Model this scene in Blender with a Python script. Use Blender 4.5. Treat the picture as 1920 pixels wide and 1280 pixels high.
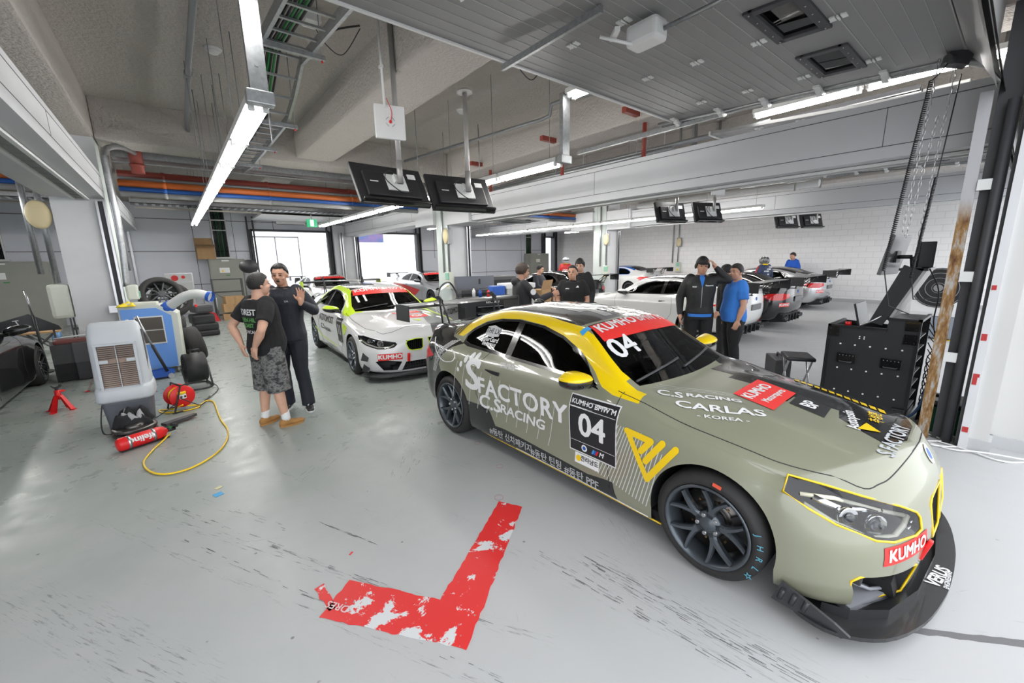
import bpy, bmesh, math, random
from mathutils import Vector, Matrix, Euler
from mathutils.bvhtree import BVHTree
from mathutils import noise as mnoise
random.seed(7)
PI = math.pi
SC = bpy.context.scene
COL = SC.collection
for _o in list(bpy.data.objects):
 bpy.data.objects.remove(_o)

# ---------------- camera, world, light, exposure ----------------
cam_d = bpy.data.cameras.new('camera')
cam = bpy.data.objects.new('camera', cam_d)
COL.objects.link(cam)
cam_d.sensor_fit = 'HORIZONTAL'
cam_d.sensor_width = 36.0
cam_d.lens = 769 / 1920 * 36.0
cam_d.clip_start = 0.05
cam_d.clip_end = 400
def _axes(v1, v2, f=769.0):
 a = Vector((v1[0] - 960, -(v1[1] - 640), -f)).normalized()
 b = Vector((v2[0] - 960, -(v2[1] - 640), -f)).normalized()
 b = (b - a * a.dot(b)).normalized()
 return b, a, b.cross(a)
_bx, _by, _bz = _axes((323, 497), (1930, 466))
CAMROT = Matrix((_bx, _by, _bz))
cam.matrix_world = Matrix.Translation((0, 0, 1.8)) @ CAMROT.to_4x4()
SC.camera = cam
SC.view_settings.view_transform = 'Standard'
SC.view_settings.look = 'None'
SC.view_settings.gamma = 1.0
SC.view_settings.use_curve_mapping = False
SC.view_settings.exposure = 0.25
SC.cycles.max_bounces = 6
SC.cycles.diffuse_bounces = 3
SC.cycles.glossy_bounces = 3
SC.cycles.transparent_max_bounces = 12
SC.cycles.use_denoising = True
SC.cycles.use_adaptive_sampling = True
SC.cycles.adaptive_threshold = 0.05
SC.cycles.caustics_reflective = False
SC.cycles.caustics_refractive = False
SC.cycles.sample_clamp_indirect = 6.0

world = bpy.data.worlds.new('sky')
SC.world = world
world.use_nodes = True
_nt = world.node_tree
_nt.nodes.clear()
_bg = _nt.nodes.new('ShaderNodeBackground')
_out = _nt.nodes.new('ShaderNodeOutputWorld')
_bg.inputs['Color'].default_value = (0.93, 0.96, 1.0, 1)
_bg.inputs['Strength'].default_value = 2.5
_nt.links.new(_bg.outputs[0], _out.inputs[0])

# ---------------- materials ----------------
MATS = {}
def mat(name, col=(0.8, 0.8, 0.8), rough=0.5, metal=0.0, coat=0.0, emit=None, es=0.0, spec=0.5, bump=None, noise=None):
 """bump = (scale, strength, distance); noise = (scale, other colour, amount)."""
 if name in MATS:
  return MATS[name]
 m = bpy.data.materials.new(name); MATS[name] = m
 m.use_nodes = True
 nt = m.node_tree; N = nt.nodes; L = nt.links
 b = N['Principled BSDF']
 b.inputs['Base Color'].default_value = (*col, 1)
 b.inputs['Roughness'].default_value = rough
 b.inputs['Metallic'].default_value = metal
 b.inputs['Specular IOR Level'].default_value = spec
 b.inputs['Coat Weight'].default_value = coat
 b.inputs['Coat Roughness'].default_value = 0.03
 if emit:
  b.inputs['Emission Color'].default_value = (*emit, 1)
  b.inputs['Emission Strength'].default_value = es
 if noise or bump:
  tc = N.new('ShaderNodeTexCoord')
 if noise:
  n = N.new('ShaderNodeTexNoise'); n.inputs['Scale'].default_value = noise[0]; n.inputs['Detail'].default_value = 4
  L.new(tc.outputs['Object'], n.inputs['Vector'])
  r = N.new('ShaderNodeValToRGB'); r.color_ramp.elements[0].position = 0.35; r.color_ramp.elements[1].position = 0.7
  mx = N.new('ShaderNodeMix'); mx.data_type = 'RGBA'
  mx.inputs[6].default_value = (*col, 1); mx.inputs[7].default_value = (*noise[1], 1)
  mu = N.new('ShaderNodeMath'); mu.operation = 'MULTIPLY'; mu.inputs[1].default_value = noise[2]
  L.new(n.outputs['Fac'], r.inputs[0]); L.new(r.outputs[0], mu.inputs[0]); L.new(mu.outputs[0], mx.inputs[0])
  L.new(mx.outputs[2], b.inputs['Base Color'])
 if bump:
  n2 = N.new('ShaderNodeTexNoise'); n2.inputs['Scale'].default_value = bump[0]; n2.inputs['Detail'].default_value = 3
  L.new(tc.outputs['Object'], n2.inputs['Vector'])
  bp = N.new('ShaderNodeBump'); bp.inputs['Strength'].default_value = bump[1]; bp.inputs['Distance'].default_value = bump[2]
  L.new(n2.outputs['Fac'], bp.inputs['Height']); L.new(bp.outputs[0], b.inputs['Normal'])
 return m

def glass_mat(name, tint, refl=1.0, rough=0.02):
 """Window glass: what lies behind shows through the tint, and the pane reflects by Fresnel."""
 if name in MATS:
  return MATS[name]
 m = bpy.data.materials.new(name); MATS[name] = m
 m.use_nodes = True
 nt = m.node_tree; N = nt.nodes; L = nt.links
 N.clear()
 out = N.new('ShaderNodeOutputMaterial'); tr = N.new('ShaderNodeBsdfTransparent'); gl = N.new('ShaderNodeBsdfGlossy')
 fr = N.new('ShaderNodeFresnel'); fr.inputs[0].default_value = 1.5; mx = N.new('ShaderNodeMixShader')
 mu = N.new('ShaderNodeMath'); mu.operation = 'MULTIPLY'; mu.inputs[1].default_value = refl
 tr.inputs[0].default_value = (*tint, 1); gl.inputs['Roughness'].default_value = rough
 L.new(fr.outputs[0], mu.inputs[0]); L.new(mu.outputs[0], mx.inputs[0]); L.new(tr.outputs[0], mx.inputs[1]); L.new(gl.outputs[0], mx.inputs[2])
 L.new(mx.outputs[0], out.inputs[0])
 return m

def lin(h):
 h = h.lstrip('#'); v = [int(h[i:i + 2], 16) / 255 for i in (0, 2, 4)]
 return tuple(c / 12.92 if c <= 0.04045 else ((c + 0.055) / 1.055) ** 2.4 for c in v)

M = {}
M['white_metal'] = mat('painted white metal', (0.72, 0.73, 0.72), 0.45)
M['galv'] = mat('galvanised steel', (0.45, 0.47, 0.48), 0.38, 0.85, noise=(30, (0.3, 0.31, 0.32), 0.7))
M['conduit'] = mat('grey conduit', (0.30, 0.31, 0.32), 0.45, 0.5)
M['steel'] = mat('bare steel', (0.5, 0.5, 0.51), 0.28, 1.0)
M['black'] = mat('black plastic', (0.015, 0.015, 0.017), 0.5)
M['black_gloss'] = mat('gloss black', (0.008, 0.008, 0.009), 0.12, coat=0.5)
M['dark'] = mat('dark grey plastic', (0.05, 0.05, 0.055), 0.55)
M['rubber'] = mat('tyre rubber', (0.022, 0.021, 0.021), 0.72, bump=(60, 0.15, 0.004))
M['carbon'] = mat('carbon fibre', (0.02, 0.021, 0.023), 0.35, coat=0.25, bump=(220, 0.25, 0.002))
M['white'] = mat('white vinyl', (0.80, 0.80, 0.80), 0.4)
M['red'] = mat('signal red', (0.70, 0.012, 0.014), 0.4)
M['redtape'] = mat('sticker red', (0.80, 0.035, 0.03), 0.42)
M['yellow'] = mat('bright yellow', (0.90, 0.60, 0.0), 0.35, coat=0.4)
M['blue'] = mat('blue plastic', (0.02, 0.10, 0.45), 0.4)
M['silver_txt'] = mat('silver vinyl', (0.42, 0.43, 0.44), 0.4)
M['cardboard'] = mat('cardboard', (0.40, 0.25, 0.12), 0.85, noise=(9, (0.33, 0.20, 0.10), 0.6))
M['orange_pipe'] = mat('orange pipe', (0.62, 0.15, 0.03), 0.5)
M['red_pipe'] = mat('dark red pipe', (0.26, 0.045, 0.03), 0.55)
M['blue_pipe'] = mat('blue pipe', (0.02, 0.11, 0.42), 0.5)
M['tube'] = mat('fluorescent tube', (1, 1, 1), 0.5, emit=(1.0, 0.98, 0.95), es=50.0)

# ---------------- mesh building helpers ----------------
class MB:
 """Collects shapes; build() links them as one mesh object."""
 def __init__(self):
  self.bm = bmesh.new(); self.mi = 0
 def _fin(self, faces, smooth=False):
  for f in faces:
   f.material_index = self.mi; f.smooth = smooth
  return self
 def box(self, c, s, rot=None, bevel=0.0, taper=None):
  r = bmesh.ops.create_cube(self.bm, size=1.0)
  vs = r['verts']
  for v in vs:
   v.co = Vector((v.co.x * s[0], v.co.y * s[1], v.co.z * s[2]))
   if taper and v.co.z > 0:
    v.co.x *= taper[0]; v.co.y *= taper[1]
  if bevel > 0:
   es = list({e for v in vs for e in v.link_edges})
   rb = bmesh.ops.bevel(self.bm, geom=es, offset=bevel, segments=2, affect='EDGES', profile=0.6)
   vs = list({v for f in rb['faces'] for v in f.verts} | {v for v in vs if v.is_valid})
  mt = Matrix.Translation(Vector(c))
  if rot is not None:
   mt = mt @ (Euler(rot).to_matrix().to_4x4() if not isinstance(rot, Matrix) else rot.to_4x4())
  bmesh.ops.transform(self.bm, matrix=mt, verts=vs)
  return self._fin({f for v in vs for f in v.link_faces})
 def b2(self, p0, p1, bevel=0.0):
  p0 = Vector(p0); p1 = Vector(p1)
  return self.box((p0 + p1) / 2, [abs(a) for a in (p1 - p0)], None, bevel)
 def cyl(self, p0, p1, r0, r1=None, seg=16, caps=True, smooth=True):
  p0 = Vector(p0); p1 = Vector(p1); r1 = r0 if r1 is None else r1
  ax = (p1 - p0); L = ax.length
  if L < 1e-6: return self
  q = ax.to_track_quat('Z', 'Y').to_matrix()
  a = []; b = []
  for i in range(seg):
   t = 2 * PI * i / seg
   d = q @ Vector((math.cos(t), math.sin(t), 0))
   a.append(self.bm.verts.new(p0 + d * r0)); b.append(self.bm.verts.new(p1 + d * r1))
  fs = []
  for i in range(seg):
   j = (i + 1) % seg
   fs.append(self.bm.faces.new((a[i], a[j], b[j], b[i])))
  self._fin(fs, smooth)
  if caps:
   self._fin([self.bm.faces.new(a[::-1]), self.bm.faces.new(b)])
  return self
 def tube(self, pts, r, seg=8, closed=False, caps=True):
  pts = [Vector(p) for p in pts]; n = len(pts)
  rs = r if isinstance(r, (list, tuple)) else [r] * n
  rings = []; up = None
  for i, p in enumerate(pts):
   if closed:
    d = pts[(i + 1) % n] - pts[i - 1]
   else:
    d = pts[min(i + 1, n - 1)] - pts[max(i - 1, 0)]
   if d.length < 1e-9: d = Vector((0, 0, 1))
   d.normalize()
   if up is None:
    up = d.orthogonal().normalized()
   up = (up - d * up.dot(d))
   up = up.normalized() if up.length > 1e-6 else d.orthogonal().normalized()
   s = d.cross(up)
   rings.append([self.bm.verts.new(p + (up * math.cos(2 * PI * k / seg) + s * math.sin(2 * PI * k / seg)) * rs[i]) for k in range(seg)])
  fs = []
  for i in range(n if closed else n - 1):
   a = rings[i]; b = rings[(i + 1) % n]
   for k in range(seg):
    j = (k + 1) % seg
    fs.append(self.bm.faces.new((a[k], a[j], b[j], b[k])))
  self._fin(fs, True)
  if caps and not closed:
   self._fin([self.bm.faces.new(rings[0][::-1]), self.bm.faces.new(rings[-1])])
  return self
 def lathe(self, prof, p, axis='Z', seg=24, smooth=True, closed=False):
  """prof = [(r, h)...] turned about the axis through p."""
  p = Vector(p); rings = []
  for (r, h) in prof:
   ring = []
   for i in range(seg):
    t = 2 * PI * i / seg; c = math.cos(t) * r; s = math.sin(t) * r
    v = {'Z': (c, s, h), 'X': (h, c, s), 'Y': (s, h, c)}[axis]
    ring.append(self.bm.verts.new(p + Vector(v)))
   rings.append(ring)
  fs = []
  m = len(rings)
  for i in range(m if closed else m - 1):
   a = rings[i]; b = rings[(i + 1) % m]
   for k in range(seg):
    j = (k + 1) % seg
    try: fs.append(self.bm.faces.new((a[k], a[j], b[j], b[k])))
    except ValueError: pass
  return self._fin(fs, smooth)
 def prism(self, poly, axis, a0, a1):
  """polygon in the plane across `axis`, extruded from a0 to a1; poly in the order (Y,Z), (X,Z) or (X,Y)."""
  def P(u, v, a): return {'X': (a, u, v), 'Y': (u, a, v), 'Z': (u, v, a)}[axis]
  A = [self.bm.verts.new(P(u, v, a0)) for u, v in poly]; B = [self.bm.verts.new(P(u, v, a1)) for u, v in poly]
  n = len(poly); fs = [self.bm.faces.new(A[::-1]), self.bm.faces.new(B)]
  for i in range(n):
   j = (i + 1) % n
   fs.append(self.bm.faces.new((A[i], A[j], B[j], B[i])))
  return self._fin(fs)
 def quad(self, *pts):
  return self._fin([self.bm.faces.new([self.bm.verts.new(Vector(p)) for p in pts])])
 def ball(self, c, r, seg=12, scale=(1, 1, 1), rot=None):
  mt = Matrix.Translation(Vector(c))
  if rot is not None: mt = mt @ Euler(rot).to_matrix().to_4x4()
  n, m = seg, max(6, seg * 2 // 3); new = self.bm.verts.new; fs = []; rings = []
  top = new(mt @ Vector((0, 0, r * scale[2]))); bot = new(mt @ Vector((0, 0, -r * scale[2])))
  for i in range(1, m):
   a = PI * i / m; sr = math.sin(a) * r; z = math.cos(a) * r * scale[2]
   rings.append([new(mt @ Vector((sr * math.cos(2 * PI * k / n) * scale[0], sr * math.sin(2 * PI * k / n) * scale[1], z))) for k in range(n)])
  F = self.bm.faces.new
  for k in range(n):
   q = (k + 1) % n
   fs.append(F((top, rings[0][k], rings[0][q]))); fs.append(F((bot, rings[-1][q], rings[-1][k])))
   for a, b in zip(rings[:-1], rings[1:]): fs.append(F((a[k], b[k], b[q], a[q])))
  return self._fin(fs, True)
 def text(self, s, size, mtx, bold=0.0, shear=0.0, depth=0.0, space=1.0):
  me = text_mesh(s, size, bold, shear, depth, space)
  k = len(self.bm.faces)
  self.bm.verts.ensure_lookup_table(); nv = len(self.bm.verts)
  self.bm.from_mesh(me)
  self.bm.verts.ensure_lookup_table(); self.bm.faces.ensure_lookup_table()
  bmesh.ops.transform(self.bm, matrix=mtx, verts=self.bm.verts[nv:])
  return self._fin(self.bm.faces[k:])
 def build(self, name, mats, parent=None, loc=None, recalc=True, **kw):
  if recalc: bmesh.ops.recalc_face_normals(self.bm, faces=self.bm.faces)
  me = bpy.data.meshes.new(name); self.bm.to_mesh(me); self.bm.free()
  return mesh_obj(name, me, mats, parent, loc, **kw)

def mesh_obj(name, me, mats, parent=None, loc=None, **kw):
 for m in (mats if isinstance(mats, (list, tuple)) else [mats]):
  me.materials.append(M[m] if isinstance(m, str) else m)
 o = bpy.data.objects.new(name, me); COL.objects.link(o)
 if parent: o.parent = parent
 if loc is not None: o.location = loc
 for k, v in kw.items():
  if v: o[k] = v
 return o

_TXT = {}
BENCH = bpy.data.scenes.new('bench')      # a bare scene in which single shapes are evaluated quickly; removed at the end
def baked(o):
 BENCH.collection.objects.link(o)
 with bpy.context.temp_override(scene=BENCH, view_layer=BENCH.view_layers[0]):
  dg = bpy.context.evaluated_depsgraph_get()
  me = bpy.data.meshes.new_from_object(o.evaluated_get(dg))
 return me
def text_mesh(s, size, bold=0.0, shear=0.0, depth=0.0, space=1.0):
 key = (s, size, bold, shear, depth, space)
 if key not in _TXT:
  cu = bpy.data.curves.new('lettering', 'FONT')
  cu.body = s; cu.size = size; cu.offset = 0.0; cu.shear = shear; cu.extrude = depth
  cu.space_character = space; cu.align_x = 'CENTER'; cu.align_y = 'CENTER'; cu.resolution_u = 3
  o = bpy.data.objects.new('lettering', cu)
  me = baked(o)
  bpy.data.objects.remove(o); bpy.data.curves.remove(cu)
  if bold > 0:
   b = bmesh.new()
   for dx, dy in ((0, 0), (-1, 0), (1, 0), (0, .8), (0, -.8), (-.7, .6), (.7, .6), (-.7, -.6), (.7, -.6)):
    k = len(b.verts); b.from_mesh(me); b.verts.ensure_lookup_table()
    for v in b.verts[k:]: v.co.x += dx * bold; v.co.y += dy * bold; v.co.z += k * 1e-4 / len(me.vertices)
   b.to_mesh(me); b.free()
  _TXT[key] = me
 return _TXT[key]

def thing(name, label, cat, loc=(0, 0, 0), rz=0.0, group=None):
 o = bpy.data.objects.new(name, None); COL.objects.link(o)
 o.location = loc; o.rotation_euler = (0, 0, rz); o.empty_display_size = 0.1
 o['label'] = label; o['category'] = cat
 if group: o['group'] = group
 return o
def tag(o, label, cat, group=None, kind=None):
 o['label'] = label; o['category'] = cat
 if group: o['group'] = group
 if kind: o['kind'] = kind
 return o
def struct(name, mb, mats):
 o = mb.build(name, mats); o['kind'] = 'structure'
 return o
_KIDS = None
def dup(root, loc=None, rz=None, label=None, group=None, parent=None):
 c = root.copy(); COL.objects.link(c)
 if parent: c.parent = parent
 if loc is not None: c.location = loc
 if rz is not None: c.rotation_euler = (0, 0, rz)
 if label: c['label'] = label
 if group: c['group'] = group
 for ch in list(root.children):
  dup(ch, parent=c)
 return c
def spline(pts, n=8, closed=False):
 """Catmull-Rom through the points."""
 P = [Vector(p) for p in pts]; out = []; m = len(P)
 rng = m if closed else m - 1
 for i in range(rng):
  p0 = P[i - 1] if (i > 0 or closed) else P[0]; p1 = P[i]; p2 = P[(i + 1) % m]
  p3 = P[(i + 2) % m] if (i + 2 < m or closed) else P[-1]
  for k in range(n):
   t = k / n
   out.append(0.5 * ((2 * p1) + (p2 - p0) * t + (2 * p0 - 5 * p1 + 4 * p2 - p3) * t * t + (3 * p1 - p0 - 3 * p2 + p3) * t ** 3))
 if not closed: out.append(P[-1].copy())
 return out
def frame(o, x, y):
 """4x4 with the given origin, x and y directions (z = x cross y)."""
 x = Vector(x).normalized(); y = Vector(y).normalized(); z = x.cross(y)
 return Matrix.Translation(Vector(o)) @ Matrix((x, y, z)).transposed().to_4x4()
# ---------------- procedural surface materials of the building ----------------
def N_(nt, t, **kw):
 n = nt.nodes.new(t)
 for k, v in kw.items():
  if k in n.inputs: n.inputs[k].default_value = v
  else: setattr(n, k, v)
 return n

def floor_material():
 m = bpy.data.materials.new('worn painted garage floor'); m.use_nodes = True
 nt = m.node_tree; L = nt.links; b = nt.nodes['Principled BSDF']
 tc = N_(nt, 'ShaderNodeTexCoord')
 def mapping(sc, rot=(0, 0, 0)):
  k0 = N_(nt, 'ShaderNodeMapping'); k0.inputs['Rotation'].default_value = rot; L.new(tc.outputs['Object'], k0.inputs[0])
  k = N_(nt, 'ShaderNodeMapping'); k.inputs['Scale'].default_value = sc; L.new(k0.outputs[0], k.inputs[0]); return k.outputs[0]
 def noise(vec, scale, detail=5, rough=0.6, dist=0.0):
  n = N_(nt, 'ShaderNodeTexNoise', Scale=scale, Detail=detail, Roughness=rough, Distortion=dist)
  L.new(vec, n.inputs['Vector']); return n.outputs['Fac']
 def ramp(fac, p0, p1, c0=0.0, c1=1.0):
  r = N_(nt, 'ShaderNodeMapRange'); r.inputs[1].default_value = p0; r.inputs[2].default_value = p1
  r.inputs[3].default_value = c0; r.inputs[4].default_value = c1; r.clamp = True
  L.new(fac, r.inputs[0]); return r.outputs[0]
 def mul(a, c):
  k = N_(nt, 'ShaderNodeMath', operation='MULTIPLY'); L.new(a, k.inputs[0])
  if isinstance(c, float): k.inputs[1].default_value = c
  else: L.new(c, k.inputs[1])
  return k.outputs[0]
 def mix(f, a, c):
  k = N_(nt, 'ShaderNodeMix'); k.data_type = 'RGBA'
  if isinstance(f, float): k.inputs[0].default_value = f
  else: L.new(f, k.inputs[0])
  for i, q in ((6, a), (7, c)):
   if isinstance(q, tuple): k.inputs[i].default_value = (*q, 1)
   else: L.new(q, k.inputs[i])
  return k.outputs[2]
 flat = mapping((1, 1, 1))
 big = noise(flat, 0.35, 3)
 mid = noise(flat, 2.2, 6, 0.62)
 base = mix(ramp(big, 0.35, 0.65), (0.265, 0.31, 0.285), (0.33, 0.36, 0.335))
 base = mix(ramp(mid, 0.4, 0.75, 0, 0.45), base, (0.43, 0.44, 0.43))
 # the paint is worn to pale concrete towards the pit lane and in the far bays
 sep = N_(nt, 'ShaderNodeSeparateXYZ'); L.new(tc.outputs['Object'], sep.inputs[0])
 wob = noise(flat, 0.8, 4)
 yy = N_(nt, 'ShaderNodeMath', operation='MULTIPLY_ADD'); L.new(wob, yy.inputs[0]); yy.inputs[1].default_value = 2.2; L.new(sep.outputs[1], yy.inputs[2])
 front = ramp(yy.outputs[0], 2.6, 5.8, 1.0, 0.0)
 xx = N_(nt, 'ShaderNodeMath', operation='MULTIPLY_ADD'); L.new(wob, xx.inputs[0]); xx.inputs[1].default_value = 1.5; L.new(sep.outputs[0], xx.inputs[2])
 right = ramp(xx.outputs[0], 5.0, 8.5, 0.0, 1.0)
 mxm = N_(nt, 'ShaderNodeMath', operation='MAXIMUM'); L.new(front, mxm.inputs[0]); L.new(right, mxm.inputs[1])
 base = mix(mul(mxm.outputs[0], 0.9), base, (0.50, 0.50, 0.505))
 # long scuffs: tyre and drag marks in several directions
 for rot, sc, thr, amt, colr in ((0.55, (0.35, 9, 1), 0.62, 0.40, (0.10, 0.10, 0.105)), (-0.62, (0.45, 12, 1), 0.63, 0.35, (0.12, 0.12, 0.12)),
         (1.35, (0.5, 7, 1), 0.63, 0.4, (0.16, 0.16, 0.16))):
  s = noise(mapping(sc, (0, 0, rot)), 2.4, 8, 0.72)
  gate = ramp(noise(mapping((1, 1, 1), (0, 0, rot)), 0.9, 2), 0.5, 0.62)
  grain = ramp(noise(flat, 45, 3), 0.42, 0.56)
  base = mix(mul(mul(mul(ramp(s, thr, thr + 0.05), gate), grain), amt), base, colr)
 # fine speckles and small chips
 v = N_(nt, 'ShaderNodeTexVoronoi', Scale=5.5); L.new(flat, v.inputs['Vector'])
 chip = mul(ramp(v.outputs['Distance'], 0.035, 0.06, 1, 0), ramp(noise(flat, 3.0, 2), 0.5, 0.55))
 base = mix(mul(chip, 0.75), base, (0.12, 0.115, 0.10))
 for rot, thr in ((0.9, .66), (-0.35, .67), (2.2, .67)):
  s = noise(mapping((1.6, 16, 1), (0, 0, rot)), 3.0, 3, 0.55)
  base = mix(mul(mul(ramp(s, thr, thr + .03), ramp(noise(mapping((1, 1, 1), (0, 0, rot)), 2.6, 2), 0.57, .64)), .14), base, (0.16, 0.16, 0.16))
 # worn scuff bands: point pairs across the floor, speckled along their run
 for (xa, ya, xb, yb, wd, am) in ((-.55, 4.1, 1.2, 1.1, .05, .8), (-.75, 4.1, .9, 1.0, .03, .7), (-1.03, 3.47, -.1, 1.9, .16, .75), (1.70, 1.6, 1.9, .2, .16, .7), (1.35, 2.0, 1.75, .3, .05, .5), (.92, 5.2, 1.9, 2.6, .10, .35), (2.5, 2.2, 1.9, 1.1, .12, .35), (.42, 4.1, 1.0, 2.4, .03, .4)):
  dx, dy = xb - xa, yb - ya; ln = math.hypot(dx, dy); nx, ny = -dy / ln, dx / ln
  dt = N_(nt, 'ShaderNodeVectorMath', operation='DOT_PRODUCT'); L.new(tc.outputs['Object'], dt.inputs[0]); dt.inputs[1].default_value = (nx, ny, 0)
  al = N_(nt, 'ShaderNodeVectorMath', operation='DOT_PRODUCT'); L.new(tc.outputs['Object'], al.inputs[0]); al.inputs[1].default_value = (dx / ln, dy / ln, 0)
  c0 = xa * nx + ya * ny; m0 = (xa + xb) / 2 * dx / ln + (ya + yb) / 2 * dy / ln
  def absd(o_, c_):
   a_ = N_(nt, 'ShaderNodeMath', operation='SUBTRACT'); L.new(o_, a_.inputs[0]); a_.inputs[1].default_value = c_
   b_ = N_(nt, 'ShaderNodeMath', operation='ABSOLUTE'); L.new(a_.outputs[0], b_.inputs[0]); return b_.outputs[0]
  ins = mul(ramp(absd(dt.outputs['Value'], c0), wd, wd * .5), ramp(absd(al.outputs['Value'], m0), ln / 2, ln / 2 - .3))
  spk = ramp(noise(mapping((2, 26, 1), (0, 0, -math.atan2(dy, dx))), 3.0, 6, 0.75), .55, .64)
  base = mix(mul(mul(ins, spk), am), base, (0.13, 0.13, 0.135))
 stain = ramp(noise(flat, 1.1, 7, 0.7), 0.62, 0.75)
 base = mix(mul(stain, 0.25), base, (0.27, 0.26, 0.23))
 L.new(base, b.inputs['Base Color'])
 rr = ramp(noise(flat, 6.0, 5), 0.3, 0.7, 0.22, 0.42)
 ad = N_(nt, 'ShaderNodeMath', operation='MULTIPLY_ADD'); L.new(mxm.outputs[0], ad.inputs[0]); ad.inputs[1].default_value = 0.2; L.new(rr, ad.inputs[2])
 L.new(ad.outputs[0], b.inputs['Roughness'])
 b.inputs['Specular IOR Level'].default_value = 0.42
 bp = N_(nt, 'ShaderNodeBump'); bp.inputs['Strength'].default_value = 0.12; bp.inputs['Distance'].default_value = 0.01
 L.new(noise(flat, 3.5, 6), bp.inputs['Height']); L.new(bp.outputs[0], b.inputs['Normal'])
 return m

def concrete_material():
 return mat('sprayed concrete', (0.48, 0.45, 0.42), 0.95, bump=(26, 0.9, 0.03), noise=(7, (0.46, 0.43, 0.40), 0.6))

def panel_material(name, col, lines_z, lines_h, rough=0.45, axis=0):
 """painted panels with thin seams: lines_z = heights of horizontal seams; lines_h = (first, spacing) of the upright seams."""
 m = bpy.data.materials.new(name); m.use_nodes = True
 nt = m.node_tree; L = nt.links; b = nt.nodes['Principled BSDF']
 tc = N_(nt, 'ShaderNodeTexCoord'); sep = N_(nt, 'ShaderNodeSeparateXYZ'); L.new(tc.outputs['Object'], sep.inputs[0])
 acc = None
 def add(x):
  nonlocal acc
  if acc is None: acc = x
  else:
   k = N_(nt, 'ShaderNodeMath', operation='MAXIMUM'); L.new(acc, k.inputs[0]); L.new(x, k.inputs[1]); acc = k.outputs[0]
 for z in lines_z:
  c = N_(nt, 'ShaderNodeMath', operation='COMPARE'); L.new(sep.outputs[2], c.inputs[0]); c.inputs[1].default_value = z; c.inputs[2].default_value = 0.012; add(c.outputs[0])
 if lines_h:
  a = N_(nt, 'ShaderNodeMath', operation='SUBTRACT'); L.new(sep.outputs[axis], a.inputs[0]); a.inputs[1].default_value = lines_h[0]
  mo = N_(nt, 'ShaderNodeMath', operation='PINGPONG'); L.new(a.outputs[0], mo.inputs[0]); mo.inputs[1].default_value = lines_h[1] / 2
  c = N_(nt, 'ShaderNodeMath', operation='LESS_THAN'); L.new(mo.outputs[0], c.inputs[0]); c.inputs[1].default_value = 0.010; add(c.outputs[0])
 n = N_(nt, 'ShaderNodeTexNoise', Scale=1.2, Detail=5); L.new(tc.outputs['Object'], n.inputs['Vector'])
 k1 = N_(nt, 'ShaderNodeMix'); k1.data_type = 'RGBA'; L.new(n.outputs['Fac'], k1.inputs[0]); k1.inputs[6].default_value = (*[c * 0.9 for c in col], 1); k1.inputs[7].default_value = (*[min(1, c * 1.07) for c in col], 1)
 k2 = N_(nt, 'ShaderNodeMix'); k2.data_type = 'RGBA'; k2.inputs[7].default_value = (0.10, 0.10, 0.105, 1)
 L.new(k1.outputs[2], k2.inputs[6])
 if acc is not None: L.new(acc, k2.inputs[0])
 else: k2.inputs[0].default_value = 0
 L.new(k2.outputs[2], b.inputs['Base Color']); b.inputs['Roughness'].default_value = rough
 return m

def brick_material():
 m = bpy.data.materials.new('white painted block wall'); m.use_nodes = True
 nt = m.node_tree; L = nt.links; b = nt.nodes['Principled BSDF']
 tc = N_(nt, 'ShaderNodeTexCoord'); sep = N_(nt, 'ShaderNodeSeparateXYZ'); cmb = N_(nt, 'ShaderNodeCombineXYZ')
 L.new(tc.outputs['Object'], sep.inputs[0]); L.new(sep.outputs[1], cmb.inputs[0]); L.new(sep.outputs[2], cmb.inputs[1])
 br = N_(nt, 'ShaderNodeTexBrick', Scale=1.0); L.new(cmb.outputs[0], br.inputs['Vector'])
 br.inputs['Color1'].default_value = (0.80, 0.79, 0.79, 1); br.inputs['Color2'].default_value = (0.77, 0.765, 0.765, 1); br.inputs['Mortar'].default_value = (0.66, 0.65, 0.65, 1)
 br.inputs['Mortar Size'].default_value = 0.008; br.inputs['Brick Width'].default_value = 0.4; br.inputs['Row Height'].default_value = 0.2
 L.new(br.outputs['Color'], b.inputs['Base Color']); b.inputs['Roughness'].default_value = 0.7
 bp = N_(nt, 'ShaderNodeBump', invert=True); bp.inputs['Strength'].default_value = 0.4; bp.inputs['Distance'].default_value = 0.01
 L.new(br.outputs['Fac'], bp.inputs['Height']); L.new(bp.outputs[0], b.inputs['Normal'])
 return m

M['floor'] = floor_material()
M['concrete'] = concrete_material()
M['gyp'] = mat('painted duct cladding', (0.60, 0.61, 0.63), 0.5, noise=(1.5, (0.56, 0.57, 0.59), 0.7))
M['gyp_dark'] = mat('seam shadow line', (0.10, 0.10, 0.11), 0.7)
M['pillar'] = mat('painted pillar', (0.66, 0.67, 0.69), 0.6, noise=(2.5, (0.60, 0.61, 0.62), 0.7))
M['pillar_green'] = mat('pale green painted plaster', (0.60, 0.66, 0.63), 0.65, noise=(2.5, (0.56, 0.61, 0.59), 0.7))
M['col_white'] = mat('white plaster column', (0.60, 0.595, 0.585), 0.7, noise=(1.2, (0.55, 0.545, 0.535), 0.5))
M['brick'] = brick_material()
M['backwall'] = panel_material('pale grey wall panels', (0.66, 0.68, 0.74), (1.10, 2.27, 3.36), (0.72, 2.55))
M['door_panel'] = panel_material('grey sectional door panels', (0.235, 0.235, 0.235), (), None, 0.5)
M['asphalt'] = mat('sunlit paddock ground', (0.62, 0.62, 0.62), 0.9, noise=(3, (0.55, 0.55, 0.55), 0.5))

Y0, YB, XL, XR, ZC = -0.1, 18.8, -7.6, 19.1, 4.48
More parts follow.
